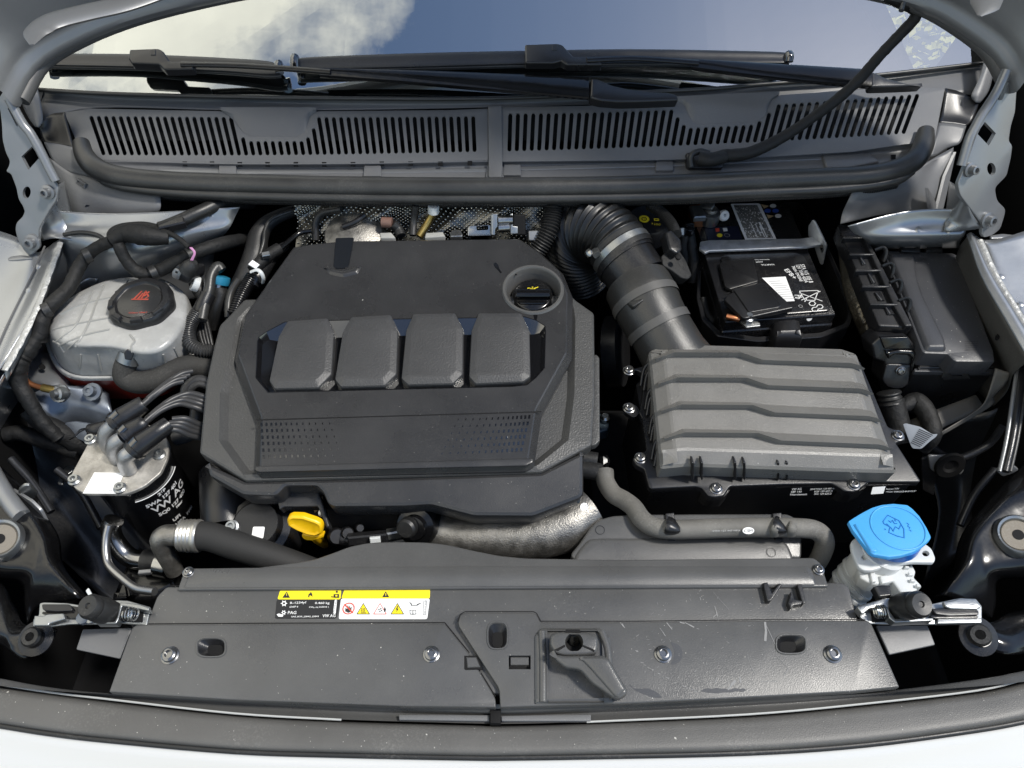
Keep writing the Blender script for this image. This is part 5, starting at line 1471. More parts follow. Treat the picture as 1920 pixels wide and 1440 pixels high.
relief('raised_rail', FCc.up(.008), D1((318, 150), (342, 150), (688, 830), (640, 832), (560, 690)), edge(.010, .002), black_m, cb, r=2)
g = None
for (x0, y0, x1, y1) in ((215, 232, 430, 236), (260, 345, 495, 350), (300, 455, 545, 458), (345, 562, 598, 568), (400, 680, 655, 690)):
    a, b_ = D1((x0, y0))[0], D1((x1, y1))[0]
    m1 = D1(((x0 * .6 + x1 * .4), y0 - 10))[0]; m2 = D1((x0 * .25 + x1 * .75, y0 - 16))[0]
    relief('cross_rib', FCc.up(.0095), D1((x0, y0 - 5), (x1 - 70, y1 - 12), (x1 - 66, y1 + 2), (x0 + 4, y0 + 9)), edge(.012, .0012), black_m, cb)
    tube('hoop', [FCc.at(*D1((x1 - 72, y1 - 6))[0], .008), FCc.at(*D1((x1 - 30, y1 - 12))[0], .012), FCc.at(*D1((x1 - 4, y1 - 2))[0], .010), FCc.at(*D1((x1 + 4, y1 + 16))[0], .004), FCc.at(*D1((x1 - 2, y1 + 34))[0], -.004)], .0030, black_m, cb, 10, 6, flat=(.7, 1.3))
for q in ([(325, 365), (345, 360), (372, 415), (350, 420)], [(380, 475), (410, 470), (440, 540), (412, 545)], [(430, 605), (470, 602), (500, 660), (460, 660)], [(490, 690), (520, 688), (570, 755), (520, 755)]):
    relief('cable_window', FCc.up(.002), D1(q), [(0, -.002), (0, .0005)], gloss_m, cb, holes=())
    relief('window_bar', FCc.up(.004), D1([(q[0][0] + 8, q[0][1] + 4), (q[0][0] + 16, q[0][1] + 2), (q[3][0] + 22, q[3][1] - 8), (q[3][0] + 12, q[3][1] - 6)]), edge(.004, .001), fuse_m, cb)
fw = thing('foil_wrapped_loom', 'crinkled shiny black foil sleeve between the battery and the cable channel', 'sleeve', W(1600, 540, .02))
foil_b = M('crinkled_black_foil', (.05, .045, .035), .28, metal=.5, lump=.9, lscale=70, grain=.5, gscale=300, dust=.3, dcol=(.5, .42, .3))
patch('foil_sleeve', [
    [(1566, 430, .05), (1572, 480, .04), (1580, 540, .02), (1596, 590, .0), (1612, 630, -.03)],
    [(1586, 440, .06), (1592, 490, .05), (1602, 545, .03), (1616, 600, .01), (1632, 640, -.02)],
    [(1600, 450, .05), (1616, 500, .04), (1632, 560, .03), (1640, 606, .01), (1650, 650, -.03)]], foil_b, fw, sub=6)
lathe('foil_stud', [(.012, -.02), (.013, .0), (.009, .008), (0, .01)], W(1632, 616, .01), (-.2, -.5, .9), foil_b, fw, 16)
box('steel_stud', Frame(W(1660, 620, .01), (1, 0, 0), (0, .6, .6)), -.014, .014, -.004, .004, -.004, .004, zinc_m, fw, .001)
cn = thing('power_connector', 'black power connector block with a hinged shield below the cable channel', 'connector', W(1680, 670, -.0))
fcn = F3((1655, 650, .03), (1715, 650, .03), (1665, 700, -.01))
relief('housing', fcn, D1((410, 960), (470, 905), (660, 905), (740, 1010), (735, 1080), (660, 1240), (600, 1265), (510, 1250), (480, 1200), (500, 1080), (430, 1060)), edge(.04, .004), black_m, cn, r=4)
relief('shield', fcn.up(.006), D1((505, 1000), (530, 1010), (600, 995), (700, 1000), (738, 1030), (720, 1060), (690, 1140), (670, 1150), (690, 1060), (660, 1030), (560, 1030), (530, 1060), (520, 1040)), edge(.010, .003), black_gl, cn, r=4)
relief('contact_plate', fcn.up(.004), D1((470, 912), (655, 908), (695, 985), (500, 990)), edge(.006, .001), black_gl, cn, r=2)
relief('front_tongue', fcn.up(.004), D1((510, 1090), (680, 1095), (665, 1210), (640, 1245), (590, 1262), (520, 1248), (482, 1200)), edge(.008, .002), black_m, cn, r=6)
screw(fcn, *D1((595, 1125))[0], cn, .9, h=.006)
tube('rubber_boot', T3([(1666, 735, -.02), (1668, 748, -.028), (1670, 760, -.035)]), .017, rubber_m, cn, 20, 6, pitch=.008, amp=.08)
rl = thing('right_loom', 'thick black taped cable with a white paper tag below the fuse box', 'cable loom', W(1700, 780, -.05))
tube('taped_run', T3([(1672, 750, -.03), (1682, 790, -.05), (1690, 830, -.07)]), .018, tape_m, rl, 14, 6)
tube('taped_run', T3([(1690, 764, -.04), (1716, 752, -.035), (1738, 776, -.04), (1748, 812, -.05), (1730, 840, -.08)]), [.010, .014, .015, .014, .012], tape_m, rl, 14, 7, wob=.05)
ft = F3((1696, 800, -.03), (1760, 815, -.03), (1712, 842, -.05))
relief('paper_tag', ft, E4((62, 745), (90, 738), (220, 770), (330, 838), (378, 832), (360, 860), (300, 905), (230, 968), (150, 965), (130, 930)), edge(.001, .0003), M('shaded_paper', (.24, .26, .29), .7), rl, r=4)  # white paper painted grey-blue for the shade it lies in
g = G()
for k in range(9):
    a = (205 - k * 9, 790 + k * 15); b_ = (330 - k * 14, 845 + k * 13)
    s_ = stroke(ft, E4([a, b_]), .0012, print_k, rl, 'x', .0006); g.add(s_.v, s_.f)
g.obj('fine_print', print_k, rl, 0, merge=0)
rb = thing('right_bracket', 'grey angled bracket with a round rubber grommet in the dark beside the filter box', 'bracket', W(1770, 880, -.12))
frb = F3((1740, 860, -.10), (1800, 860, -.10), (1750, 900, -.14))
relief('bracket_plate', frb, E4((290, 1040), (310, 1030), (540, 1030), (615, 1160), (580, 1205), (540, 1170), (380, 1200), (310, 1150)), edge(.004, .001), grey_paint, rb, r=3)
relief('bracket_face', frb.up(-.004), E4((230, 1060), (290, 1040), (375, 1200), (360, 1240), (340, 1390), (240, 1340)), edge(.004, .001), black_m, rb, r=3)
g_lathe([(.024, 0), (.022, .004), (.012, .004), (.008, .001), (0, .001)], frb.at(*E4((480, 1110))[0], .001), frb.n, 24).obj('grommet', dark_m, rb)
# ---------------------------------------------------------------- coolant tank
ct = thing('coolant_tank', 'milky white coolant expansion tank with big black cap and red coolant showing low down', 'coolant tank', W(230, 620, .0))
def blob(name, rings, mat, par, sub=4, sharp=60, top=True, bot=False):
    """closed loops of (u,v,z) stacked from the top down"""
    L = []
    for r in rings:
        P = [W(*p) for p in r]; n = len(P); out = []
        for i in range(n):
            p0, p1, p2, p3 = P[i - 1], P[i], P[(i + 1) % n], P[(i + 2) % n]
            for k in range(sub):
                t = k / sub
                out.append(.5 * ((2 * p1) + (p2 - p0) * t + (2 * p0 - 5 * p1 + 4 * p2 - p3) * t * t + (3 * p1 - p0 - 3 * p2 + p3) * t ** 3))
        L.append(out)
    m = len(L[0])
    cols = [catmull([l[j] for l in L], 4) for j in range(m)]
    n = len(cols[0])
    V = [cols[j][i] for i in range(n) for j in range(m)]
    F_ = [(i * m + j, i * m + (j + 1) % m, (i + 1) * m + (j + 1) % m, (i + 1) * m + j) for i in range(n - 1) for j in range(m)]
    b = len(V)
    if top:
        c = sum((Vector(v) for v in V[:m]), Vector()) / m; V.append(c); F_ += [(b, (j + 1) % m, j) for j in range(m)]
    bm = bmesh.new(); vs = [bm.verts.new(v) for v in V]
    for f in F_: bm.faces.new([vs[i] for i in f])
    return bm_obj(name, bm, mat, par, sharp, None, None, True)
RT = [(94, 608), (112, 572), (150, 546), (210, 523), (290, 519), (334, 537), (353, 562), (349, 612), (316, 655), (270, 668), (207, 656), (142, 654), (102, 638)]
def toward(r, k, z, c=(228, 596), dv=0):
    return [(c[0] + (u - c[0]) * k, c[1] + (v - c[1]) * k + dv, z) for u, v in r]
RS = [(90, 632), (106, 606), (150, 590), (210, 574), (290, 568), (350, 582), (366, 612), (362, 662), (328, 694), (270, 704), (207, 705), (142, 703), (108, 680)]
ush = blob('upper_shell', [toward(RT, .5, .071), toward(RT, .8, .068), toward(RT, .93, .063), toward(RT, 1.0, .053, dv=2), toward([(a * .5 + c * .5, b * .5 + d * .5) for (a, b), (c, d) in zip(RT, RS)], 1.02, .027), [(u, v, .0) for u, v in RS]], tank_m, ct)
blob('seam_flange', [toward(RS, 1.0, .002), toward(RS, 1.035, .0005, dv=0), toward(RS, 1.035, -.006, dv=5), toward(RS, 1.0, -.008, dv=7)], tank_m, ct, top=False)
blob('lower_shell', [[(u, v + 7, -.008) for u, v in RS], toward(RS, .96, -.035, dv=26), toward(RS, .86, -.075, dv=58)], tank_red, ct, top=False)
tank_line = M('tank_line_shade', (.27, .27, .255), .4)
# moulded lines and shading streaks, both painted darker on the shoulder
for pts in ([(112, 590), (150, 572), (196, 560), (222, 555)], [(100, 618), (150, 606), (205, 596)], [(106, 640), (140, 612), (160, 575), (176, 545)], [(142, 650), (165, 610), (180, 570), (196, 535)], [(110, 648), (160, 628), (205, 618)], [(250, 668), (246, 650), (252, 640), (244, 628)], [(150, 690), (152, 664)], [(190, 694), (184, 664)], [(312, 690), (306, 664)], [(336, 672), (326, 652)], [(120, 660), (112, 646), (100, 640)], [(128, 654), (150, 634)], [(240, 525), (232, 538)], [(276, 522), (270, 534)], [(312, 528), (306, 540)]):
    tube('moulded_shade_line', [onto(ush, u, v, .0002) for u, v in catmull([Vector((a, b, 0)) for a, b in pts], 4) for u, v in [(u, v)]] if False else [onto(ush, q.x, q.y, .0002) for q in catmull([Vector((a, b, 0)) for a, b in pts], 4)], .0016, tank_line, ct, 6, 1)
relief('outlet_boss', F3((215, 646, .0625), (284, 646, .0625), (222, 692, .020)), C4((862, 1068), (1120, 1062), (1090, 1210), (1000, 1250), (900, 1240)), edge(.02, .004), tank_m, ct, r=4, sharp=60)
cc = W(270, 578, .068)
capax = Vector((-.02, -.10, 1)).normalized()
g = g_lathe([(.047, -.004), (.0485, .002), (.0475, .015), (.044, .0195), (.036, .0205), (.0345, .0175), (.033, .0165), (0, .0168)], cc, capax, 64, None, 8, .022)
capo = g.obj('screw_cap', black_m, ct, 40)
lathe('cap_disc', [(.0325, .0162), (.0325, .0176), (.0315, .0180), (0, .0182)], cc, capax, M('cap_disc_plastic', (.022, .022, .022), .26, rvar=.05), capo, 48)
for k in range(8):
    a = 2 * pi * k / 8 + .2
    fr_ = Frame(cc + capax * .0195 + Vector((cos(a), sin(a), 0)) * .0405, Vector((-sin(a), cos(a), 0)), Vector((-cos(a), -sin(a), 0)))
    g_relief(fr_, fil([(-.009, -.004), (.009, -.004), (.007, .004), (-.007, .004)], .001), [(0, -.012), (0, .000), (.001, .0012)]).obj('cap_lug', black_m, capo, 40)
fcp = Frame(cc + capax * .0184, (1, 0.04, 0), (0, 1, .1))
sym(fcp, .013, .001, .006, [[(-1.0, -.35), (1.0, -.45), (1.0, -.25), (-1.0, -.2)], [(-.8, -.2), (-.1, 1.0), (.02, .95), (-.55, -.2)], [(-.35, -.2), (.1, .7), (.22, .65), (-.1, -.2)], [(.05, -.2), (.35, 1.0), (.5, .95), (.25, -.2)], [(.3, .2), (.75, .9), (.9, .8), (.45, .1)], [(.3, .9), (.85, .05), (.98, .15), (.45, 1.0)], [(.5, -.2), (.9, .2), (.98, .1), (.66, -.22)]], M('faded_red_print', (.34, .05, .03), .5), capo, 'warning_symbol')
text(fcp, 'G12evo ONLY', fcp and (241, 588), (276, 587), print_r, capo, hpx=3.2, h=.0004)
# level sensor plug
sn = thing('level_sensor_plug', 'dark two pin connector plugged into the back of the coolant tank', 'connector', W(345, 515, .08))
fsn = F3((322, 515, .085), (360, 525, .085), (336, 492, .105))
relief('plug_body', fsn, C4((1283, 540), (1310, 470), (1350, 455), (1440, 490), (1440, 560), (1400, 612), (1330, 585)), edge(.03, .004), black_m, sn, r=4)
relief('locking_tab', fsn.up(.002), C4((1290, 515), (1312, 490), (1362, 520), (1334, 580), (1286, 558)), edge(.004, .001), grey_paint, sn, r=2, holes=[C4((1316, 510), (1336, 518), (1330, 534), (1312, 528))], hdepth=.004)
tube('boot', T3([(352, 508, .098), (358, 498, .108), (362, 490, .115)]), [.014, .012, .007], rubber_m, sn, 14, 4)
for d in (0, 3):
    tube('pink_wire', T3([(358 + d, 488, .118), (364 + d * .6, 474, .128), (356 + d, 464, .134)]), .0011, M('pink_wire', (.55, .25, .45), .5), sn, 6, 5)
tube('black_lead', T3([(355, 464, .134), (330, 444, .14), (296, 430, .138), (258, 422, .135), (226, 424, .132), (208, 436, .128)]), .0042, tape_m, sn, 8, 6)
# loom over the tower
tl = thing('tower_loom', 'black taped wiring loom crossing the silver strut tower behind the coolant tank', 'cable loom', W(250, 440, .13))
tube('taped_run', T3([(474, 452, .03), (448, 450, .08), (400, 462, .105), (352, 480, .105), (310, 502, .09), (280, 514, .085), (256, 508, .09), (238, 490, .105), (226, 468, .122), (222, 456, .13)]), [.010, .010, .011, .0105, .0105, .010, .010, .009, .009, .009], tape_m, tl, 12, 7, wob=.04)
tube('taped_bundle', T3([(208, 452, .132), (236, 438, .138), (262, 440, .14), (286, 444, .138), (316, 446, .132)]), [.010, .014, .016, .014, .010], tape_m, tl, 14, 7, wob=.06)
tube('taped_loop', T3([(209, 452, .132), (207, 440, .135), (216, 430, .137), (236, 424, .138), (270, 422, .138), (300, 428, .136)]), .0055, tape_m, tl, 10, 7)
tube('taped_run', T3([(210, 452, .132), (186, 462, .122), (164, 478, .110), (146, 504, .098), (130, 538, .088), (108, 560, .086), (88, 580, .080), (76, 606, .07), (72, 640, .05)]), [.009, .0095, .0098, .010, .0105, .011, .011, .012, .012], tape_m, tl, 14, 7, wob=.05)
tube('taped_run', T3([(74, 626, .06), (54, 654, .05), (36, 680, .04), (34, 712, .02), (50, 744, .0), (76, 786, -.03), (110, 822, -.06)]), [.011, .013, .014, .0135, .012, .011, .010], tape_m, tl, 14, 7, wob=.09)
box('loom_clip', Frame(W(310, 424, .140), (1, .4, 0), (-.4, 1, 0)), -.010, .03, -.009, .009, -.006, .006, black_m, tl, .002)
tube('corrugated_run', T3([(300, 430, .136), (340, 414, .136), (380, 396, .138), (416, 382, .132), (470, 380, .09)]), .011, rubber_m, tl, 14, 6)
bl = thing('brake_pipe', 'thin copper coloured brake pipe with a brass union on the left chassis rail', 'pipe', W(56, 680, .02))
tube('copper_pipe', T3([(72, 630, .05), (64, 652, .04), (52, 672, .03), (47, 694, .02), (48, 712, .012), (62, 722, .008), (82, 728, .006)]), .0042, copper_m, bl, 10, 7)
tube('brass_union', T3([(80, 727, .006), (104, 732, .004)]), .006, brass_m, bl, 12, 2)
lathe('union_nut', [(.008, -.012), (.010, -.006), (.010, .004), (.007, .006), (.006, .012), (0, .012)], W(112, 738, .0), (-.35, -.6, .6), zinc_m, bl, 12)
rlb = thing('filter_bracket', 'blue grey steel bracket with two bolts in front of the coolant tank', 'bracket', W(150, 760, -.04))
bgp = M('blue_grey_steel', (.16, .18, .21), .35, metal=.6, grain=.2, var=.15, dust=.1)
patch('bracket_plate', [
    [(56, 740, -.02), (100, 722, -.012), (140, 724, -.02), (180, 722, -.03), (205, 738, -.04)],
    [(72, 768, -.03), (108, 752, -.03), (140, 754, -.035), (180, 760, -.04), (210, 772, -.05)],
    [(100, 788, -.05), (128, 775, -.05), (160, 778, -.055), (190, 786, -.06), (215, 792, -.07)],
    [(124, 806, -.08), (140, 800, -.08), (164, 806, -.085), (184, 814, -.09), (200, 812, -.10)]], bgp, rlb, sub=4)
for u, v, z in ((174, 735, -.018), (113, 738, -.006)):
    lathe('bolt', [(.014, -.002), (.014, .003), (.009, .004), (.0085, .014), (.004, .015), (.003, .012), (0, .012)], W(u, v, z), (0, -.5, .87), bgp if u > 150 else zinc_m, rlb, 12)
sv = thing('strut_shelf', 'silver tube section of the chassis rail in front of the coolant tank', 'rail', W(90, 690, -.02)) if False else None

# hoses round the tank
th = thing('tank_outlet_hose', 'fat dark grey rubber hose curving from the front of the coolant tank', 'hose', W(250, 700, .02))
tube('hose', T3([(243, 668, .040), (234, 690, .025), (236, 708, .012), (262, 717, .006), (296, 712, .01), (330, 694, .015), (362, 686, .015), (396, 690, .005)]), [.0155, .016, .017, .0175, .017, .017, .017, .0165], hose_m if False else M('matt_dark_hose', (.026, .0255, .024), .78, grain=.5, gscale=900, var=.15, dust=.12), th, 20, 8)
tube('spring_clip', T3([(246, 660, .046), (240, 678, .034)]), .0172, zinc_m, th, 20, 2)
relief('clip_ear', F3((232, 660, .066), (250, 656, .066), (236, 676, .055)), [(232, 662), (238, 655), (252, 660), (246, 676), (234, 674)], edge(.003, .0008), black_m, th, r=2)
bh = thing('bypass_hoses', 'small black hoses with a blue ringed quick coupling beside the coolant tank', 'hose', W(400, 530, .05))
tube('black_hose', T3([(366, 528, .06), (374, 545, .05), (388, 562, .04), (398, 590, .02)]), .011, rubber_m, bh, 14, 6)
tube('white_collar', T3([(360, 530, .068), (372, 534, .062)]), .0125, white_pl, bh, 16, 2)
tube('coupling_hose', T3([(410, 540, .055), (412, 556, .045), (404, 580, .03), (396, 610, .0)]), .013, rubber_m, bh, 16, 6)
lathe('blue_collar', [(.015, -.006), (.016, 0), (.015, .006), (.012, .007)], W(412, 525, .066), (.25, .6, .7), M('teal_ring', (.02, .18, .30), .3), bh, 20)
lathe('steel_coupling', [(.012, -.014), (.013, -.004), (.011, .006)], W(410, 532, .060), (.25, .6, .7), steel_m, bh, 20)
tube('bent_line', T3([(378, 600, .05), (384, 570, .06), (392, 545, .07), (396, 518, .08), (408, 500, .085), (416, 508, .08)]), .0085, seal_m, bh, 12, 7)
tube('coupler', T3([(390, 552, .065), (378, 578, .055), (368, 592, .045)]), .012, black_m, bh, 14, 4)
wl_ = thing('sensor_loom', 'black ribbed conduit with pale rings curving past the coolant tank', 'conduit', W(360, 620, .04))
tube('ribbed_conduit', T3([(370, 588, .055), (358, 606, .05), (353, 626, .045), (358, 646, .04), (376, 656, .035), (400, 657, .03)]), .0095, M('shiny_conduit', (.05, .05, .05), .3, dust=.1), wl_, 16, 9, pitch=.0034, amp=.15)
for k in range(4):
    tube('thin_line', T3([(372 + 5 * k, 600, .03), (376 + 6 * k, 630, .02), (384 + 5 * k, 655, .01)]), .0035, rubber_m, wl_, 8, 5)

# ---------------------------------------------------------------- fuel filter with three quick coupled hoses
ff = thing('fuel_filter', 'tall black fuel filter canister with stained metal lid and white printed data', 'fuel filter', W(240, 870, -.15))
fcx = W(240, 862, 0.0); FRAD = .0555
lathe('canister', [(FRAD * .55, -.200), (FRAD * .9, -.190), (FRAD, -.172), (FRAD, -.012), (FRAD + .0015, -.008), (FRAD + .0015, -.002), (FRAD - .002, .0)], fcx, (0, 0, 1), gloss_m if False else M('filter_enamel', (.009, .009, .010), .16, coat=.5, rvar=.04), ff, 56)
tube('white_line', [fcx + Vector((FRAD + .0004, 0, 0)) * 0 + Vector((cos(a), sin(a), 0)) * (FRAD + .0006) + Vector((0, 0, -.026)) for a in [radians(-72 + k * 6) for k in range(14)]], .0007, print_w, ff, 6, 2)
flid = H(.003)
lo_ = D2((528, 770), (545, 735), (640, 560), (672, 495), (760, 425), (860, 385), (1000, 372), (1120, 385), (1215, 430), (1258, 500), (1265, 570), (1258, 630), (1205, 745), (1090, 840), (1010, 880), (930, 904), (640, 904), (560, 862), (532, 815))
relief('lid_plate', flid, lo_, edge(.005, .0015), lid_m, ff, r=[4] + [6] * 18)
for x, y in ((684, 497), (1200, 608), (562, 800), (905, 858)):
    lathe('lid_screw', [(.0085, 0), (.0085, .003), (.0062, .0045), (.0062, .008), (.0035, .008), (.003, .004), (0, .004)], flid.at(*D2((x, y + 8))[0]), (0, 0, 1), zinc_m, ff, 16)
decal('white_sticker', flid, D2((708, 745), (932, 748), (872, 904), (622, 902)), white_lab, ff, .0006)
text(flid, '5QO 127 400 F WHT 006', D2((652, 888))[0], D2((842, 884))[0], print_k, ff, hpx=2, h=.001)
def cyl_text(s, a0, h, size, mat, par):
    """lettering wrapped round the canister from azimuth a0 (degrees)"""
    cu = bpy.data.curves.new('lettering', 'FONT'); cu.body = s; cu.size = size; cu.offset = .0004
    t = bpy.data.objects.new('t', cu); COL.objects.link(t)
    dg = bpy.context.evaluated_depsgraph_get(); dg.update()
    me = bpy.data.meshes.new_from_object(t.evaluated_get(dg))
    bpy.data.objects.remove(t)
    for v in me.vertices:
        a = radians(a0) + v.co.x / FRAD
        v.co = fcx + Vector((cos(a) * (FRAD + .0005), sin(a) * (FRAD + .0005), h + v.co.y))
    me.materials.clear(); me.materials.append(mat)
    return link(bpy.data.objects.new('lettering', me), par)
for s, a0, h, size in (('26B', -42, -.036, .0085), ('5WA 127 401', -64, -.047, .0095), ('VW AG', -60, -.064, .0185), ('5Q0 127 400', -56, -.076, .0095), ('Filter', -30, -.084, .006), ('UFI', -44, -.104, .009), ('UGA  BPM', -44, -.116, .008)):
    cyl_text(s, a0, h, size, print_w, ff)
fq = thing('fuel_hoses', 'three bundled black fuel hoses with quick couplings on bent alloy nipples', 'hose', W(290, 790, .03))
hm = M('ribbed_fuel_hose', (.030, .030, .031), .42, var=.2)
trip = [
    ([(236, 866, .0), (226, 850, .012), (228, 838, .026)], 0),
]
for (nip, cpl, bun) in (
    ([(206, 838, .005), (199, 826, .02), (200, 810, .034), (214, 796, .044)], [(212, 797, .045), (232, 782, .05), (262, 762, .055), (270, 757, .056)], [(268, 759, .056), (300, 732, .055), (330, 712, .055), (352, 706, .05)]),
    ([(222, 860, .004), (214, 846, .02), (216, 832, .034), (232, 820, .042)], [(230, 822, .043), (246, 810, .045), (264, 798, .05), (270, 794, .05)], [(266, 797, .05), (290, 776, .05), (316, 758, .05), (346, 748, .045), (374, 754, .04), (396, 762, .03)]),
    ([(243, 882, .003), (236, 868, .018), (236, 856, .032), (250, 846, .038)], [(248, 848, .038), (266, 832, .044), (296, 810, .05), (316, 796, .05)], [(314, 797, .05), (340, 796, .045), (364, 806, .03), (390, 812, .015)])):
    tube('alloy_nipple', T3(nip), [.0115, .0115, .0110, .0105], cast_m if False else M('grey_alloy', (.36, .36, .36), .38, metal=.8, grain=.6, gscale=400, var=.2, dust=.15), fq, 18, 6)
    tube('coupling', T3(cpl[:3]), [.0145, .0150, .0125], black_m, fq, 18, 4)
    tube('coupling_ring', [T3(cpl)[0].lerp(T3(cpl)[1], .25), T3(cpl)[0].lerp(T3(cpl)[1], .45)], .0165, black_m, fq, 18, 2)
    tube('coupling_tab', [T3(cpl)[0].lerp(T3(cpl)[1], .1) + Vector((0, 0, .014)), T3(cpl)[0].lerp(T3(cpl)[1], .8) + Vector((0, 0, .016))], .006, gloss_m, fq, 10, 2, flat=(1, .5))
    tube('coupling_sleeve', [T3(cpl)[1], T3(cpl)[2], T3(cpl)[3]], [.0125, .0125, .0115], black_m, fq, 18, 3)
    P = T3(bun)
    for k in range(4):
        off = Vector((.003, .006, .0)) * (k - 1.5)
        tube('ribbed_line', [p + off + Vector((0, 0, .0015 * (k % 2))) for p in P], .0042, hm, fq, 10, 7)
tube('return_loop', T3([(396, 720, .03), (372, 712, .035), (352, 724, .03), (348, 742, .02), (362, 752, .012)]), .0075, hm, fq, 12, 7)
tube('return_loop', T3([(398, 728, .03), (376, 720, .035), (360, 728, .03), (357, 742, .02)]), .0055, hm, fq, 12, 7)
tube('return_loop', T3([(372, 762, .01), (368, 790, .0), (356, 812, -.01), (330, 822, -.02)]), .011, hm, fq, 12, 7)
fsx = thing('filter_sensor', 'small black sensor plug with thin wires behind the fuel filter', 'connector', W(180, 805, -.02))
tube('plug', T3([(166, 803, -.02), (180, 805, -.02), (200, 800, -.02)]), [.007, .010, .010], black_m, fsx, 12, 3)
tube('boss', T3([(178, 808, -.02), (178, 820, -.03)]), .011, black_m, fsx, 12, 2)
for k in range(2):
    tube('thin_wire', T3([(164, 803, -.02), (150, 806 + 4 * k, -.025), (138, 820, -.03), (130, 824, -.04)]), .0011, black_m, fsx, 6, 5)
# things in the dark at the left
ld = thing('left_lines', 'black hoses and loom disappearing into the dark left of the fuel filter', 'cable loom', W(80, 830, -.1))
tube('black_hose', T3([(10, 815, -.08), (40, 812, -.08), (90, 830, -.09), (150, 850, -.10)]), .012, tape_m, ld, 12, 6, wob=.06)
tube('black_hose', T3([(55, 765, -.03), (80, 790, -.05), (120, 815, -.07), (160, 840, -.1)]), .016, tape_m, ld, 12, 6, wob=.06)
tube('brass_end', T3([(9, 815, -.078), (22, 815, -.078)]), .003, brass_m, ld, 8, 2)
relief('white_tab', H(-.14), D2((450, 760), (490, 700), (560, 690), (560, 720), (480, 780), (470, 835), (430, 830)), edge(.003, .001), zinc_m, ld, r=3)
relief('blue_bracket', H(-.02, 1.2, .75), D2((480, 372), (560, 360), (680, 380), (720, 430), (640, 520), (560, 480), (500, 420)), edge(.004, .001), bgp, ld, r=5)
# refrigerant lines at the left front
ac = thing('refrigerant_hose', 'thick black refrigerant hose with a crimped alloy collar and elbow', 'hose', W(430, 1020, -.03))
tube('rubber_hose', T3([(372, 1004, -.03), (400, 1008, -.03), (440, 1022, -.032), (490, 1038, -.036), (545, 1056, -.045), (600, 1075, -.06)]), [.0195, .0195, .0195, .019, .018, .017], M('matt_hose', (.018, .018, .018), .7, grain=.6, gscale=900, var=.1), ac, 24, 7)
colr = M('alloy_collar', (.62, .60, .55), .34, metal=.85, grain=.3, var=.12)
p0, p1 = W(334, 1004, -.03), W(376, 1005, -.03)
tube('crimped_collar', [p0.lerp(p1, k / 12) for k in range(13)], [.014, .0195, .0215, .0205, .0220, .0205, .0225, .0208, .0225, .021, .0225, .0225, .0215], colr, ac, 28, 1)
tube('alloy_elbow', T3([(336, 1004, -.03), (312, 1004, -.03), (302, 1012, -.035), (306, 1030, -.05), (318, 1052, -.07), (328, 1072, -.09)]), [.0145, .0145, .0142, .013, .0125, .012], cast_m, ac, 20, 6)
lathe('yellow_dot', [(.0024, 0), (.0024, .0008), (0, .0008)], W(382, 996, -.0135), (0, -.45, .9), print_y, ac, 12)
rp = thing('coolant_steel_pipe', 'bent bright steel pipe below the fuel filter', 'pipe', W(230, 1020, -.1))
tube('steel_pipe', T3([(214, 975, -.06), (208, 990, -.07), (214, 1012, -.085), (232, 1036, -.10), (250, 1048, -.105), (274, 1052, -.105)]), .0135, M('dark_chrome', (.30, .30, .30), .22, metal=1.0, rvar=.08), rp, 20, 7)
tube('rubber_sleeve', T3([(270, 1052, -.105), (300, 1054, -.105)]), .0165, rubber_m, rp, 18, 3)
tube('end_cup', T3([(296, 1058, -.10), (318, 1062, -.10)]), .017, steel_m, rp, 20, 3)
tube('thin_steel_line', T3([(204, 985, -.05), (199, 1010, -.06), (199, 1040, -.07), (206, 1062, -.075), (230, 1085, -.075), (256, 1103, -.07), (290, 1109, -.06)]), .0055, M('dull_steel', (.34, .34, .34), .3, metal=.9), rp, 12, 7)
relief('radiator_tank', H(-.12), D5((940, 370), (1330, 380), (1330, 560), (1160, 640), (820, 660)), edge(.06, .01), black_gl, rp, r=4)
tube('tank_highlight_rib', [W(*D5((955, 480))[0], -.115), W(*D5((985, 640))[0], -.115)], .006, black_gl, rp, 10, 3)
box('plug_row', Frame(W(278, 1074, -.10), (1, .1, 0), (0, 1, 0)), -.012, .010, -.003, .003, 0, .006, grey_paint, rp)
# ---------------------------------------------------------------- dim panels and small fittings in the recesses beside the engine
liner_m = M('wheelhouse_paint', (.020, .021, .024), .32, metal=.2, coat=.2, lump=.3, lscale=18, var=.3, dust=.1)
patch('wheelhouse', [
    [(40, 770, -.10), (110, 800, -.12), (190, 820, -.14), (330, 860, -.20)],
    [(0, 820, -.12), (90, 870, -.18), (170, 900, -.22), (300, 960, -.28)],
    [(-30, 900, -.14), (100, 960, -.24), (190, 1020, -.30), (260, 1080, -.34)],
    [(60, 1000, -.18), (130, 1060, -.28), (190, 1120, -.34), (260, 1200, -.36)]], liner_m, body, sub=5)
patch('wheelhouse', [
    [(1740, 800, -.12), (1800, 780, -.12), (1860, 770, -.10), (1900, 740, -.08)],
    [(1730, 860, -.2), (1790, 860, -.2), (1850, 850, -.18), (1900, 830, -.14)],
    [(1760, 960, -.26), (1800, 940, -.26), (1850, 920, -.22), (1896, 900, -.18)],
    [(1730, 1100, -.34), (1780, 1060, -.32), (1830, 1010, -.28), (1880, 980, -.22)]], liner_m, body, sub=5)
for pts in ([(1745, 838, -.10), (1790, 860, -.12), (1850, 836, -.10), (1880, 800, -.06)], [(1800, 985, -.14), (1826, 930, -.12), (1866, 880, -.10)], [(20, 860, -.06), (60, 905, -.08), (96, 960, -.1)], [(106, 880, -.12), (150, 920, -.14), (190, 990, -.16)]):
    tube('liner_rib', T3(pts), .006, liner_m, body, 10, 6)
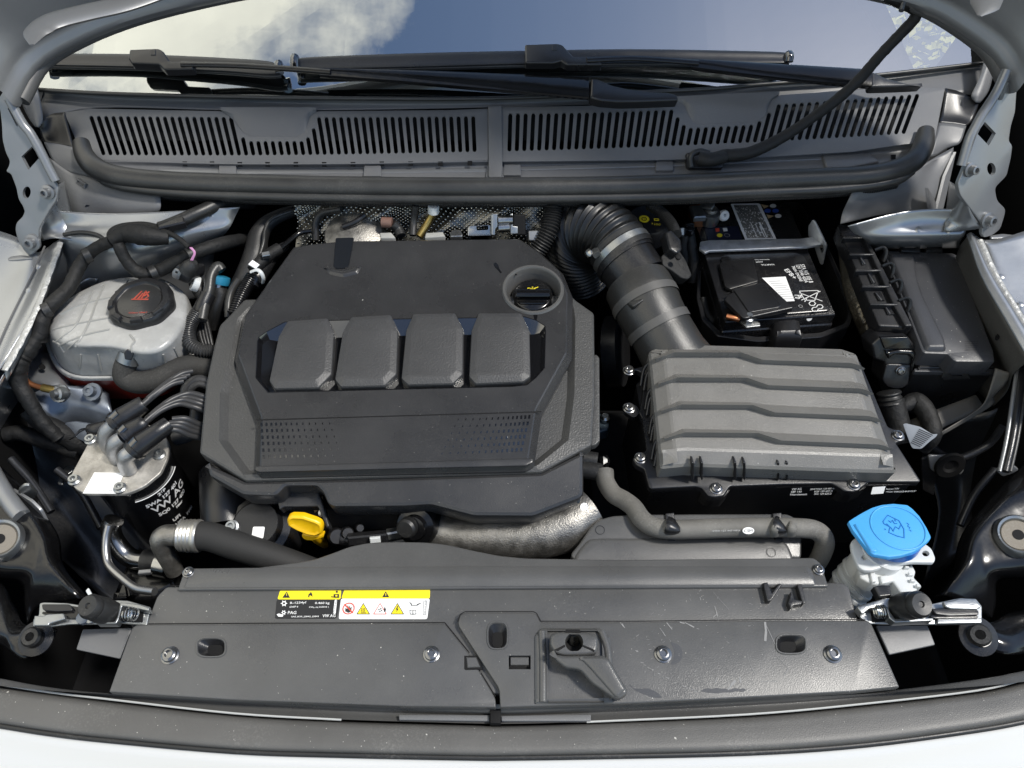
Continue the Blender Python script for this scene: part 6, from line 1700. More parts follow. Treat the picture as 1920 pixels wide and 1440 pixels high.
# spot welds, drain holes and studs pressed into the silver sheet metal
for u, v, z in ((70, 500, .099), (52, 545, .092), (28, 595, .083), (98, 412, .13), (150, 412, .13), (240, 410, .13), (330, 408, .13), (395, 402, .128)):
    lathe('spot_weld', [(.006, 0), (.0045, .0012), (0, .0016)], W(u, v, z), (0, -.3, 1), silver_m, body, 14)
for u, v, z in ((1876, 520, .104), (1912, 572, .094), (1944, 618, .086), (1780, 432, .118), (1720, 430, .117)):
    lathe('spot_weld', [(.006, 0), (.0045, .0012), (0, .0016)], W(u, v, z), (-.3, -.3, 1), silver_m, body, 14)
tube('sealant_bead', T3([(1838, 450, .116), (1868, 516, .106), (1912, 588, .095), (1950, 646, .087)]), .0045, sealant_m, body, 8, 5, flat=(1.1, .5), wob=.15)
relief('drain_hole', H(.000, .1, .8), oval(79, 688, 6, 5, 14), [(0, -.001), (0, .0005)], dark_m, body)
relief('drain_hole', H(.060, .0, .8), oval(1870, 632, 4, 6, 14, .3), [(0, -.001), (0, .0005)], dark_m, body)
tube('washer_line', T3([(200, 452, .126), (180, 440, .13), (150, 436, .13), (120, 440, .125)]), .0035, rubber_m, tl, 8, 5)
for (u, v, z) in ((164, 480, .110), (88, 582, .082), (288, 512, .088), (358, 478, .107)):
    c = W(u, v, z); tube('tape_band', [c + Vector((-.004, -.003, .001)), c + Vector((.004, .003, .001))], .0118, rubber_m, tl, 14, 2)
# ---------------------------------------------------------------- slam panel (radiator cover)
sp = thing('radiator_cover', 'wide dark grey radiator cover panel across the front, scuffed on its right half', 'radiator cover', W(950, 1200, 0))
S0 = H(.0, .06, .38)
SU = H(.010, .02, .44); SM = H(.0035, .05, .40)
up_o = [(346, 1066), (480, 1064), (556, 1054), (590, 1048), (627, 1035), (655, 1024), (690, 1017), (740, 1015), (800, 1016), (838, 1020), (881, 1030), (935, 1041), (985, 1046), (1160, 1049), (1526, 1045), (1540, 1056), (1554, 1100), (332, 1106)]
relief('upper_strip', SU, up_o, edge(.012, .0025), slam_m, sp, r=[4, 8, 14, 10, 10, 10, 14, 20, 20, 14, 10, 10, 10, 4, 6, 5, 2, 2])
relief('upper_step', SU.up(.0012), [(360, 1066), (600, 1063), (900, 1062), (1300, 1062), (1512, 1062), (1524, 1069), (1528, 1086), (1530, 1097), (344, 1102), (352, 1084)], [(0, -.002), (0, -.0004), (.002, .0008)], slam_m, sp, r=4)
mid_o = [(312, 1100), (640, 1097), (1200, 1094), (1580, 1092), (1592, 1100), (1610, 1168), (1440, 1186), (1000, 1190), (940, 1300), (905, 1300), (830, 1190), (400, 1190), (272, 1176), (294, 1118)]
relief('middle_strip', SM, mid_o, edge(.010, .002), slam_m, sp, r=[6, 2, 2, 8, 6, 3, 2, 2, 3, 3, 2, 2, 4, 6])
def ov(cx, cy, rx, ry, n=24, sup=3.2, rot=0): return oval(cx, cy, rx, ry, n, rot, sup)
ll_o = [(247, 1177), (256, 1171), (500, 1170), (834, 1169), (878, 1224), (900, 1260), (929, 1309), (930, 1326), (760, 1324), (440, 1312), (204, 1297)]
pk1 = [(870, 1229), (893, 1229), (899, 1238), (906, 1256), (873, 1257), (870, 1255)]
SL_ = S0.up(.0095)
relief('lower_panel', SL_, ll_o, edge(.010, .0018), slam_m, sp, r=[4, 3, 2, 4, 3, 3, 6, 2, 2, 2, 2], holes=[ov(396, 1214, 25, 16)], hdepth=.010, label='left half of the lower panel')
lr_o = [(859, 1166), (862, 1153), (872, 1148), (1000, 1148), (1006, 1151), (1014, 1166), (1200, 1166), (1440, 1163), (1626, 1163), (1634, 1168), (1687, 1288), (1600, 1297), (1400, 1308), (1200, 1318), (1000, 1324), (938, 1326), (936, 1291), (860, 1174)]
SR_ = S0.up(.0120)
relief('lower_panel', SR_, lr_o, edge(.010, .0018), slam_m, sp, r=[5, 5, 5, 5, 4, 5, 2, 2, 5, 5, 2, 2, 2, 2, 2, 2, 8, 4], holes=[ov(933, 1192, 17, 23), ov(1483, 1208, 26, 16), [(954, 1229), (995, 1229), (995, 1255), (954, 1255)], [(1050, 1184), (1096, 1184), (1096, 1226), (1050, 1226)]], hdepth=.010, label='right half of the lower panel')
def slot_liner(f, cx, cy, rx, ry, off, name='slot_liner'):
    o_ = [f.px(*q) for q in ov(cx, cy, rx, ry)]
    i_ = [f.px(*q) for q in ov(cx + off[0], cy + off[1], rx * .58, ry * .62)]
    V = [f.P(q, -.0005) for q in o_] + [f.P(q, -.007) for q in i_]
    n = len(o_)
    F_ = [(k * n + i, k * n + (i + 1) % n, (k + 1) * n + (i + 1) % n, (k + 1) * n + i) for k in range(1) for i in range(n)]
    bm = bmesh.new(); vs = [bm.verts.new(v) for v in V]
    for q in F_: bm.faces.new([vs[i] for i in q])
    bm_obj(name, bm, black_m, sp, 40, None, None, True)
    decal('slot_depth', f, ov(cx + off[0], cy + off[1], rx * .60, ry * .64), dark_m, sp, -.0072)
slot_liner(SL_, 396, 1214, 25, 16, (4, 1)); slot_liner(SR_, 933, 1192, 17, 23, (0, 4)); slot_liner(SR_, 1483, 1208, 26, 16, (-2, 1))
# rims, pockets
for f, c in ((SL_, ov(396, 1214, 27, 18)), (SR_, ov(933, 1192, 19, 25)), (SR_, ov(1483, 1208, 28, 18))):
    P = [f.at(*q, .0006) for q in c]
    tube('slot_rim', P + [P[0]], .0011, slam_m, sp, 6, 2)
relief('pocket', SL_, pk1, [(0, -.0005), (.0005, .0004)], dark_m, sp)
relief('pocket_tongue', SL_.up(.0006), [(874, 1232), (893, 1232), (901, 1251), (876, 1252)], [(0, -.0004), (.001, .0008)], slam_m, sp)
relief('pocket_tongue', SR_.up(-.004), [(956, 1231), (993, 1231), (993, 1248), (956, 1248)], [(0, -.004), (.001, 0)], slam_m, sp)
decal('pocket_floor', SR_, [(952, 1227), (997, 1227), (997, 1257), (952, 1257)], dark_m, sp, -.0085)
for u, v, f, s in ((319, 1229, SL_, 1.25), (809, 1227, SL_, 1.15), (1243, 1227, SR_, 1.2), (1561, 1227, SR_, 1.25), (354, 1074, SU, .85), (1534, 1069, SU, .85)):
    screw(f, u, v, sp, s, h=.0012 if f is SU else .0)
# raised frame round the release handle
FRm = SR_.up(.0008)
relief('handle_frame', FRm, [(1003, 1192), (1014, 1178), (1124, 1178), (1134, 1186), (1144, 1196), (1150, 1318), (1003, 1320)], [(0, -.001), (.0, .0008), (.003, .0035), (.0045, .0038)], slam_m, sp, r=[4, 5, 5, 4, 4, 2, 2], holes=[[(1026, 1182), (1118, 1182), (1128, 1196), (1132, 1318.5), (1028, 1319)]], hdepth=.004)
tube('frame_ridge', [FRm.at(1016, 1186, .003), FRm.at(1018, 1240, .003), FRm.at(1018, 1318, .003)], .0046, slam_m, sp, 12, 3, flat=(1.0, .8))
tube('frame_ridge', [FRm.at(1128, 1186, .003), FRm.at(1138, 1216, .003), FRm.at(1142, 1250, .003)], .0044, slam_m, sp, 12, 3, flat=(1.0, .8))
# moulded peg and broken clip near the right
fpeg = SM.up(.0)
for pts in (D8((85, 478), (108, 474), (140, 550), (128, 572), (108, 572)), D8((108, 560), (170, 478), (184, 488), (140, 556), (124, 572)), D8((215, 580), (232, 520), (244, 560), (290, 572), (286, 590), (244, 596), (230, 612)), D8((262, 486), (286, 484), (310, 580), (292, 590))):
    relief('moulded_peg', SM.up(.010), pts, edge(.010, .0012), black_m, sp, r=1.5)
# scuffs and hairline scratches
rnd = random.Random(5)
g = G()
def scr(f, pts, w, jit=0.0):
    P = [(u + rnd.uniform(-jit, jit), v + rnd.uniform(-jit, jit)) for u, v in pts]
    for a, b_ in zip(P[:-1], P[1:]):
        s_ = stroke(f, [a, b_], w * rnd.uniform(.5, 1.2), None, None, 'x', .00035); g.add(s_.v, s_.f)
SRh = SR_.up(.0001)
arc = D7((1130, 575), (1160, 645), (1200, 680), (1240, 700), (1300, 735), (1370, 775), (1440, 805), (1490, 822))
for k in range(26):
    t = rnd.random() * 6.99; i = int(t); p = Vector(arc[i]).lerp(Vector(arc[i + 1]), t - i)
    scr(SRh, [(p.x - 2, p.y - 1), (p.x + rnd.uniform(0, 4), p.y + rnd.uniform(0, 2))], .0009, .8)
for a, w in ((D7((1600, 775), (1615, 735)), .001), (D7((1680, 810), (1725, 755)), .0028), (D7((1750, 735), (1755, 770)), .002), (D7((1310, 408), (1345, 450)), .0012), (D7((1420, 406), (1475, 438)), .0018), (D7((1390, 406), (1420, 412)), .002), (D7((1040, 415), (1060, 440)), .0014), (D7((1270, 440), (1305, 490)), .001), (D7((1600, 310), (1618, 372)), .0013), (D7((1590, 378), (1610, 360)), .0011), (D7((1510, 255), (1516, 275)), .001), (D7((1590, 225), (1685, 330)), .0005)):
    scr(SRh if a[0][1] > 1164 else SM.up(.0002), [a[0], ((a[0][0] + a[1][0]) / 2, (a[0][1] + a[1][1]) / 2), a[1]], w, .5)
scr(SRh, D8((95, 680), (98, 730), (98, 780)), .0032, .8)
for a in (D8((100, 700), (150, 800), (155, 850)), D8((150, 850), (220, 920), (190, 960)), D8((60, 995), (100, 990), (155, 990)), D8((0, 850), (20, 900), (40, 950))):
    scr(SRh, a, .0006, 1.6)
for k in range(40):
    u = rnd.uniform(1180, 1640); v = rnd.uniform(1170, 1290)
    scr(SRh, [(u, v), (u + rnd.uniform(-6, 6), v + rnd.uniform(-4, 6))], .0005, .4)
for k in range(30):
    u = rnd.uniform(1030, 1580); v = rnd.uniform(1102, 1160)
    scr(SM.up(.0002), [(u, v), (u + rnd.uniform(-5, 5), v + rnd.uniform(-3, 5))], .0004, .4)
g.obj('scuff', M('scuffed_plastic', (.20, .20, .20), .6), sp, 0, kind='stuff', merge=0)

# dark strips painted along the seams for the shade in the gaps
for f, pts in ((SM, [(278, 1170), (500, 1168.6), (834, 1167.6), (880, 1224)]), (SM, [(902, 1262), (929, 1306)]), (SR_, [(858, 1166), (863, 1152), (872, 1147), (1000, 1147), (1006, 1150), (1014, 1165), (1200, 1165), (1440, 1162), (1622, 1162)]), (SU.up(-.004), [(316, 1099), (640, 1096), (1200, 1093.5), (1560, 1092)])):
    g = stroke(f, pts, .0012, None, None, 'x', .0004); g.obj('gap_shade_strip', dark_m, sp, 0, merge=0)

# warning labels
def plate_px(f, px, r=5): return fil(px, r)
la = thing('refrigerant_label', 'black and yellow refrigerant label with white lettering on the radiator cover', 'label', W(580, 1130, .005))
F1 = SM.up(.0004)
decal('black_field', F1, plate_px(F1, [(519, 1124), (638.5, 1124), (631, 1160), (515.5, 1160)], 4), blk_lab, la, .0002)
decal('yellow_field', F1, plate_px(F1, [(526, 1105), (640, 1105), (638.6, 1124), (520, 1124)], 4), yel_lab, la, .0002)
def L6(*p): return D6(*p)
sym_g = G()
def poly_px(g, f, pts, h=.0006):
    p2 = ccw([f.px(*q) for q in pts]); pv, fs = fill(p2); g.add([f.P(q, h) for q in pv], fs)
g = G()
poly_px(g, F1, D6((322, 292), (352, 250), (374, 292))); 
poly_px(g, F1, D6((496, 288), (500, 268), (512, 258), (514, 250), (524, 266), (526, 288), (520, 280), (510, 274), (504, 282), (506, 290)))
poly_px(g, F1, oval(*D6((690, 252))[0], 2.2, 2.0, 10)); poly_px(g, F1, D6((668, 268), (704, 266), (706, 292), (670, 292))); poly_px(g, F1, D6((652, 282), (676, 284), (674, 290), (652, 289)))
g.obj('hazard_symbol', print_k, la, 0, merge=0)
g = G(); poly_px(g, F1, D6((348, 262), (352, 262), (354, 278), (350, 280)), .0009); poly_px(g, F1, D6((680, 274), (694, 273), (694, 284), (682, 285)), .0009); g.obj('hazard_detail', yel_lab, la, 0, merge=0)
for s, a, b_, hp in (('R-1234yf', (374, 334), (484, 330), 5.5), ('0.460 kg', (542, 334), (640, 334), 5.5), ('GWP 4', (370, 360), (428, 358), 3.5), ('CO₂ eq 0.0018 t', (502, 360), (636, 358), 3.8), ('PAG', (358, 402), (416, 402), 6), ('SAE J639, J2842, J2843', (382, 424), (568, 422), 3.6), ('VW AG', (592, 424), (680, 422), 6)):
    text(F1, s, D6(a)[0], D6(b_)[0], print_w, la, hpx=hp, h=.0006, bold=True)
g = G()
def star(cx, cy, r, n=6):
    return [(cx + (r if k % 2 == 0 else r * .55) * cos(pi * k / n), cy + (r if k % 2 == 0 else r * .55) * sin(pi * k / n)) for k in range(2 * n)]
poly_px(g, F1, star(*D6((334, 330))[0], 6.6)); poly_px(g, F1, star(*D6((332, 392))[0], 5.2)); poly_px(g, F1, D6((284, 404), (300, 398), (330, 408), (326, 420), (296, 420)))
g.obj('refrigerant_symbol', print_w, la, 0, merge=0)
g = G(); poly_px(g, F1, oval(*D6((334, 330))[0], 2.2, 2.0, 10), .0009); poly_px(g, F1, oval(*D6((332, 392))[0], 1.6, 1.5, 10), .0009); g.obj('symbol_centre', blk_lab, la, 0, merge=0)
decal('code_strip', F1, plate_px(F1, D6((676, 306), (692, 304), (682, 400), (664, 400)), 2), white_lab, la, .0005)
text(F1, '1K0 010 555', D6((672, 398))[0], D6((690, 310))[0], print_k, la, hpx=2.2, h=.0008)
lb = thing('engine_bay_warning_label', 'white and yellow warning label with five symbols on the radiator cover', 'label', W(722, 1130, .005))
decal('white_field', F1, plate_px(F1, [(639.5, 1122.5), (806, 1122.5), (801, 1161), (635, 1161)], 4), white_lab, lb, .0002)
decal('yellow_field', F1, plate_px(F1, [(646, 1105), (806.5, 1105), (806, 1122.6), (640, 1122.6)], 4), yel_lab, lb, .00025)
g = G(); poly_px(g, F1, D6((996, 288), (1020, 248), (1044, 288))); g.obj('hazard_symbol', print_k, lb, 0, merge=0)
g = G(); poly_px(g, F1, D6((1018, 262), (1024, 262), (1023, 280), (1019, 280)), .0009); g.obj('hazard_detail', yel_lab, lb, 0, merge=0)
for cx, m_ in ((867, yel_lab), (980, white_lab), (1097, yel_lab)):
    g = G(); poly_px(g, F1, D6((cx - 46, 404), (cx + 2, 326), (cx + 48, 404)), .0004); g.obj('triangle_border', print_k if m_ is yel_lab else print_r, lb, 0, merge=0)
    g = G(); poly_px(g, F1, D6((cx - 37, 399), (cx + 2, 335), (cx + 39, 399)), .0006); g.obj('triangle_field', m_, lb, 0, merge=0)
g = G()
for k in range(3):
    x = 856 + 10 * k
    for j in range(3):
        q = D6((x + (2 if j % 2 else -1), 362 + j * 9), (x + 4 + (2 if j % 2 else -1), 362 + j * 9), (x + 4 + (-1 if j % 2 else 2), 371 + j * 9), (x + (-1 if j % 2 else 2), 371 + j * 9)); poly_px(g, F1, q, .0009)
poly_px(g, F1, D6((852, 392), (888, 392), (888, 396), (852, 396)), .0009)
for k in range(4):
    a = k * pi / 2 + .4; c = D6((984, 376))[0]
    poly_px(g, F1, [(c[0] + .8 * cos(a - .6), c[1] + .8 * sin(a - .6)), (c[0] + 4.2 * cos(a - .5), c[1] + 4 * sin(a - .5)), (c[0] + 4.2 * cos(a + .45), c[1] + 4 * sin(a + .45))], .0009)
poly_px(g, F1, D6((1008, 372), (1014, 352), (1022, 372), (1018, 388), (1010, 388)), .0009)
poly_px(g, F1, D6((1100, 346), (1106, 348), (1098, 366), (1108, 366), (1090, 392), (1096, 372), (1088, 372)), .0009)
poly_px(g, F1, D6((748, 384), (748, 362), (762, 368), (764, 340), (770, 364), (774, 342), (780, 366), (790, 350), (788, 384), (770, 394)), .0009)
poly_px(g, F1, D6((1176, 322), (1190, 326), (1196, 334), (1236, 334), (1256, 326), (1258, 330), (1232, 346), (1192, 346), (1188, 332)), .0009)
poly_px(g, F1, D6((1182, 374), (1202, 378), (1224, 374), (1226, 404), (1204, 406), (1184, 404)), .0009)
g.obj('pictogram', print_k, lb, 0, merge=0)
g = G(); poly_px(g, F1, D6((1186, 379), (1201, 382), (1201, 402), (1187, 400)), .0012); poly_px(g, F1, D6((1206, 382), (1221, 379), (1222, 400), (1207, 402)), .0012); poly_px(g, F1, D6((1196, 337), (1232, 337), (1230, 343), (1196, 343)), .0012); g.obj('pictogram_detail', white_lab, lb, 0, merge=0)
ring_decal(F1, F1.px(*D6((770, 365))[0]), .0062, .0074, print_r, lb, 'prohibition_ring', .0011)
stroke(F1, D6([(742, 336), (800, 396)]), .0014, None, None, 'x', .0012).obj('prohibition_bar', print_r, lb, 0)
ring_decal(F1, F1.px(*D6((1284, 360))[0]), .0001, .0002, print_g, lb, 'code_dot', .0006)
g = stroke(F1, D6([(1280, 410), (1272, 404), (1276, 316), (1290, 308), (1296, 316), (1290, 406), (1280, 410)]), .0004, None, None, 'x', .0006); g.obj('code_frame', print_k, lb, 0, merge=0)
text(F1, '1K0 010 222', D6((1286, 404))[0], D6((1292, 316))[0], print_k, lb, hpx=2.0, h=.0008)

# water stains along the foot of the right half
g = G()
for pts in (D7((1230, 860), (1180, 840), (1120, 815), (1085, 770), (1100, 800), (1150, 805), (1200, 800), (1260, 830), (1290, 860)), D7((1512, 822), (1535, 806), (1562, 800), (1580, 808), (1612, 797), (1640, 806), (1668, 803), (1690, 812), (1716, 800), (1750, 806), (1772, 800), (1790, 812), (1772, 824), (1730, 820), (1700, 828), (1650, 826), (1620, 834), (1570, 830)), D7((1330, 520), (1385, 540), (1408, 580), (1404, 630), (1370, 655), (1330, 660), (1352, 630), (1360, 590), (1350, 555))):
    p2 = ccw([SR_.px(*q) for q in fil(pts, 6)]); pv, fs = fill(p2); g.add([SR_.P(q, .0002) for q in pv], fs)
g.obj('stain', M('damp_stain', (.058, .059, .062), .28, grain=.2), sp, 0, kind='stuff', merge=0)

# release handle
rh_ = thing('bonnet_release_handle', 'dark grey bonnet release lever pointing down to the right from a round hub', 'handle', W(1085, 1220, .02))
FHn = SR_.up(.026)
relief('hub', FHn, D7((612, 480), (640, 462), (700, 456), (800, 458), (880, 470), (904, 500), (902, 560), (884, 592), (820, 600), (700, 600), (640, 585), (612, 540)), edge(.028, .004), slam_m, rh_, r=5, holes=[oval(*D7((757, 525))[0], 17, 18, 24)], hdepth=.026)
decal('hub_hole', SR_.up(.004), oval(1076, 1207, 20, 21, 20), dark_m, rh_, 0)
tube('hub_pin', [SR_.at(1076, 1206, .004), SR_.at(1076, 1196, .016)], .006, steel_m, rh_, 14, 2)
relief('hub_notch', FHn.up(.0004), D7((706, 450), (790, 450), (796, 466), (704, 466)), [(0, -.006), (0, .0006)], dark_m, rh_)
for q in (D7((640, 570), (700, 540), (704, 552), (660, 578)), D7((806, 540), (880, 570), (878, 584), (806, 552))):
    relief('hub_slit', FHn.up(.0001), q, [(0, -.001), (0, .0003)], dark_m, rh_)
FA = F3((1030, 1232, .034), (1150, 1240, .040), (1150, 1310, .030))
relief('lever', FA, D7((612, 572), (640, 596), (700, 606), (800, 604), (930, 604), (966, 622), (990, 668), (1076, 810), (1074, 838), (1030, 868), (992, 862), (860, 770), (790, 690), (700, 678), (642, 632)), edge(.030, .004), slam_m, rh_, r=[4, 4, 4, 6, 5, 6, 5, 5, 4, 6, 6, 8, 8, 6, 5], sharp=40)
relief('lever_top', FA.up(.0005), D7((780, 616), (930, 612), (962, 628), (1066, 808), (1020, 856), (1000, 850), (850, 680), (810, 640)), [(0, -.001), (.0005, .0008), (.003, .0016)], slam_m, rh_, r=5, sharp=60)

# ---------------------------------------------------------------- front edge: trim, seal and painted nose
ft_ = thing('grille_trim', 'black trim strip with pale edge between radiator cover and front seal', 'trim', W(950, 1335, -.01))
TR = [(-60, 1268), (0, 1278), (90, 1294), (200, 1306), (440, 1320), (640, 1332), (880, 1340), (960, 1341), (1100, 1336), (1400, 1322), (1620, 1306), (1833, 1280), (1930, 1262), (1990, 1250)]
edge_l = [(-60, 1274), (0, 1284), (90, 1298), (200, 1311), (440, 1338), (640, 1350), (880, 1357), (960, 1358), (1100, 1354), (1400, 1340), (1620, 1320), (1833, 1295), (1930, 1272), (1990, 1258)]
patch('trim_strip', [
    [(u, 1288 + (v - 1300) * .55 + 10, -.006) for u, v in TR],
    [(u, v - 6, -.014) for u, v in TR],
    [(u, v + 1, -.026) for u, v in TR],
    [(u, v - 1, -.022) for u, v in edge_l]], slam_m, ft_, sub=4, thick=0)
pale_m = M('pale_edge_paint', (.42, .43, .42), .5)
tube('pale_edge', T3([(u, v - .5, -.0195) for u, v in edge_l[1:6]]), .0012, pale_m, ft_, 6, 5)
tube('pale_edge', T3([(u, v - .5, -.0195) for u, v in edge_l[8:13]]), .0012, pale_m, ft_, 6, 5)
for u0, u1 in ((748, 918), (940, 1108)):
    relief('trim_insert', H(-.0165, .0, .3), [(u0, 1342 - abs(u0 - 950) * .012), (u1, 1341 - abs(u1 - 950) * .012), (u1, 1352), (u0, 1352 - abs(u0 - 950) * .012)], edge(.006, .001), cowl_m, ft_, r=2)
relief('centre_notch', H(-.010, .0, .3), [(919, 1322), (939, 1322), (939, 1356), (919, 1356)], edge(.012, .001), dark_m, ft_)
fsl = thing('front_seal', 'broad grey rubber seal curving along the front edge of the engine bay', 'rubber seal', W(950, 1385, -.02))
s_top = [(-70, 1276), (0, 1286), (90, 1300), (200, 1314), (440, 1341), (640, 1352), (880, 1359), (960, 1360), (1100, 1356), (1400, 1343), (1620, 1323), (1833, 1298), (1930, 1275), (2000, 1258)]
s_bot = [(-70, 1348), (0, 1358), (90, 1372), (200, 1385), (440, 1406), (640, 1413), (880, 1418), (960, 1418), (1100, 1416), (1400, 1409), (1620, 1394), (1833, 1366), (1930, 1348), (2000, 1332)]
def seal_row(t, z): return [(a[0], a[1] + (b_[1] - a[1]) * t, z) for a, b_ in zip(s_top, s_bot)]
patch('seal_body', [[(u, v + 1, -.030) for u, v in s_top], seal_row(.05, -.020), seal_row(.14, -.0165), seal_row(.32, -.0155), seal_row(.55, -.015), seal_row(.80, -.0155), seal_row(.94, -.019), seal_row(1.0, -.029)], M('front_seal_rubber', (.085, .083, .079), .46, grain=.4, gscale=900, var=.14, vscale=8, rvar=.06, dust=.14), fsl, sub=4, thick=0)
tube('seal_lip', T3([(u, v + 2, -.028) for u, v in s_bot]), .0035, rubber_m, fsl, 8, 5)
fb_ = thing('front_nose', 'pale painted body edge at the bottom of the picture below the rubber seal', 'bodywork', W(950, 1425, -.03))
patch('painted_nose', [
    [(u, v - 2, -.034) for u, v in s_bot],
    [(u, v + 5, -.028) for u, v in s_bot],
    [(u, v + 12, -.032) for u, v in s_bot],
    [(u * 1.0, v + 40, -.045) for u, v in s_bot],
    [(u * 1.1 - 96, v + 130, -.10) for u, v in s_bot],
    [(u * 1.2 - 192, v + 260, -.25) for u, v in s_bot]], body_m, fb_, sub=4, thick=0)
mesh_obj('bumper_skin', [(-.9, .06, -.8), (.9, .06, -.8), (.9, .10, -.24), (-.9, .10, -.24)], [(0, 1, 2, 3)], body_m, fb_, 0)

# ---------------------------------------------------------------- latches either side
def latch(label, K, mir, base, z0):
    t = thing('bonnet_latch', label, 'latch', W(*base, z0), 'bonnet latches')
    return t
Lk = latch('galvanised bonnet latch with ribbed rubber stop on the fuel filter side', D5, 1, (180, 1150), .0)
FLt = H(.006, .05, .40)
relief('latch_plate', FLt, D5((296, 684), (330, 676), (500, 682), (620, 700), (880, 660), (960, 664), (1130, 712), (1100, 850), (900, 830), (740, 838), (520, 840), (380, 858), (244, 856), (250, 800), (290, 775)), edge(.003, .001), zinc_m, Lk, r=3)
relief('hook', FLt.up(.009), D5((310, 690), (520, 690), (545, 712), (540, 740), (420, 745), (320, 735)), edge(.006, .001), black_m, Lk, r=4)
relief('cam', FLt.up(.004), D5((520, 700), (600, 712), (600, 790), (545, 800), (420, 780), (310, 760), (320, 745), (480, 752)), edge(.006, .001), black_gl, Lk, r=4)
relief('front_tab', FLt.up(.010), D5((256, 775), (330, 778), (350, 765), (480, 758), (490, 800), (370, 835), (360, 850), (248, 850)), edge(.006, .0015), zinc_m, Lk, r=3)
relief('u_bracket', FLt.up(.014), D5((900, 676), (1040, 690), (1120, 716), (1112, 740), (1000, 716), (915, 704), (890, 800), (870, 836), (720, 836), (720, 826), (858, 820), (880, 780)), edge(.012, .001), zinc_m, Lk, r=2)
decal('latch_shadow_patch', FLt, D5((920, 720), (1080, 730), (1070, 830), (900, 820)), dark_m, Lk, .0006)  # dark patch painted for the shade inside the bracket
lathe('pivot_bolt', [(.008, 0), (.008, .005), (.005, .006), (0, .006)], FLt.at(*D5((645, 810))[0], .004), FLt.n, bgp, Lk, 12)
lathe('pivot_bolt', [(.006, 0), (.006, .004), (.004, .005), (0, .005)], FLt.at(*D5((700, 815))[0], .004), FLt.n, zinc_m, Lk, 12)
def stop(par, a, b_, za, zb, r):
    A, B = W(*a, za), W(*b_, zb)
    ax = (B - A).normalized(); L_ = (B - A).length
    g_lathe([(0, .001), (r * .18, .001), (r * .25, -.001), (r * .8, -.002), (r, .003), (r * 1.0, .008), (r * .93, .010), (r * 1.02, .014), (r * 1.06, L_ * .6), (r * .96, L_)], A, ax, 26).obj('rubber_stop', rubber_m, par, 40)
def coil(par, a, b_, z, r, n, wr):
    A, B = W(*a, z), W(*b_, z)
    ax = (B - A).normalized(); x = Vector((0, 0, 1)); y = ax.cross(x).normalized()
    P = [A.lerp(B, k / (n * 10)) + (x * cos(2 * pi * k / 10) + y * sin(2 * pi * k / 10)) * r for k in range(n * 10 + 1)]
    tube('spring', P, wr, steel_m, par, 6, 1)
stop(Lk, D5((662, 704))[0], D5((840, 760))[0], .050, .008, .0145)
coil(Lk, D5((940, 762))[0], D5((1020, 772))[0], .016, .007, 4, .0013)
relief('cable_lug', FLt.up(.016), D5((640, 590), (662, 565), (696, 630), (672, 646)), edge(.003, .001), white_pl, Lk, r=2)
Rk = latch('galvanised bonnet latch with ribbed rubber stop on the washer bottle side', D8, -1, (1720, 1150), .0)
relief('latch_plate', FLt, D8((570, 600), (740, 552), (830, 550), (870, 580), (950, 590), (1040, 570), (1110, 556), (1190, 560), (1222, 600), (1222, 686), (1000, 694), (640, 690), (590, 660)), edge(.003, .001), zinc_m, Rk, r=3)
relief('hook', FLt.up(.009), D8((960, 610), (1030, 612), (1160, 612), (1206, 620), (1206, 645), (1050, 650), (980, 640)), edge(.006, .001), black_m, Rk, r=4)
relief('front_tab', FLt.up(.012), D8((1020, 572), (1060, 572), (1100, 560), (1180, 558), (1220, 600), (1200, 615), (1060, 612), (1030, 600)), edge(.005, .0015), zinc_m, Rk, r=3)
relief('lower_plate', FLt.up(.004), D8((990, 662), (1222, 662), (1222, 686), (990, 690)), edge(.006, .001), zinc_m, Rk, r=2)
relief('cam', FLt.up(.006), D8((960, 640), (1200, 648), (1205, 660), (980, 664), (950, 656)), edge(.006, .001), black_gl, Rk, r=3)
relief('u_bracket', FLt.up(.014), D8((574, 604), (720, 556), (830, 548), (832, 558), (744, 570), (740, 620), (770, 664), (870, 664), (970, 660), (968, 674), (770, 684), (740, 660), (722, 600), (640, 610), (600, 640)), edge(.012, .001), zinc_m, Rk, r=2)
decal('latch_shadow_patch', FLt, D8((640, 610), (736, 590), (740, 680), (650, 686)), dark_m, Rk, .0006)  # bracket's inner shade painted as a dark patch
stop(Rk, D8((906, 590))[0], D8((775, 605))[0], .052, .008, .0155)
coil(Rk, D8((668, 630))[0], D8((715, 626))[0], .016, .007, 4, .0013)
relief('release_block', FLt.up(.018), D8((660, 496), (700, 488), (748, 490), (752, 545), (690, 552)), edge(.012, .002), black_m, Rk, r=2)

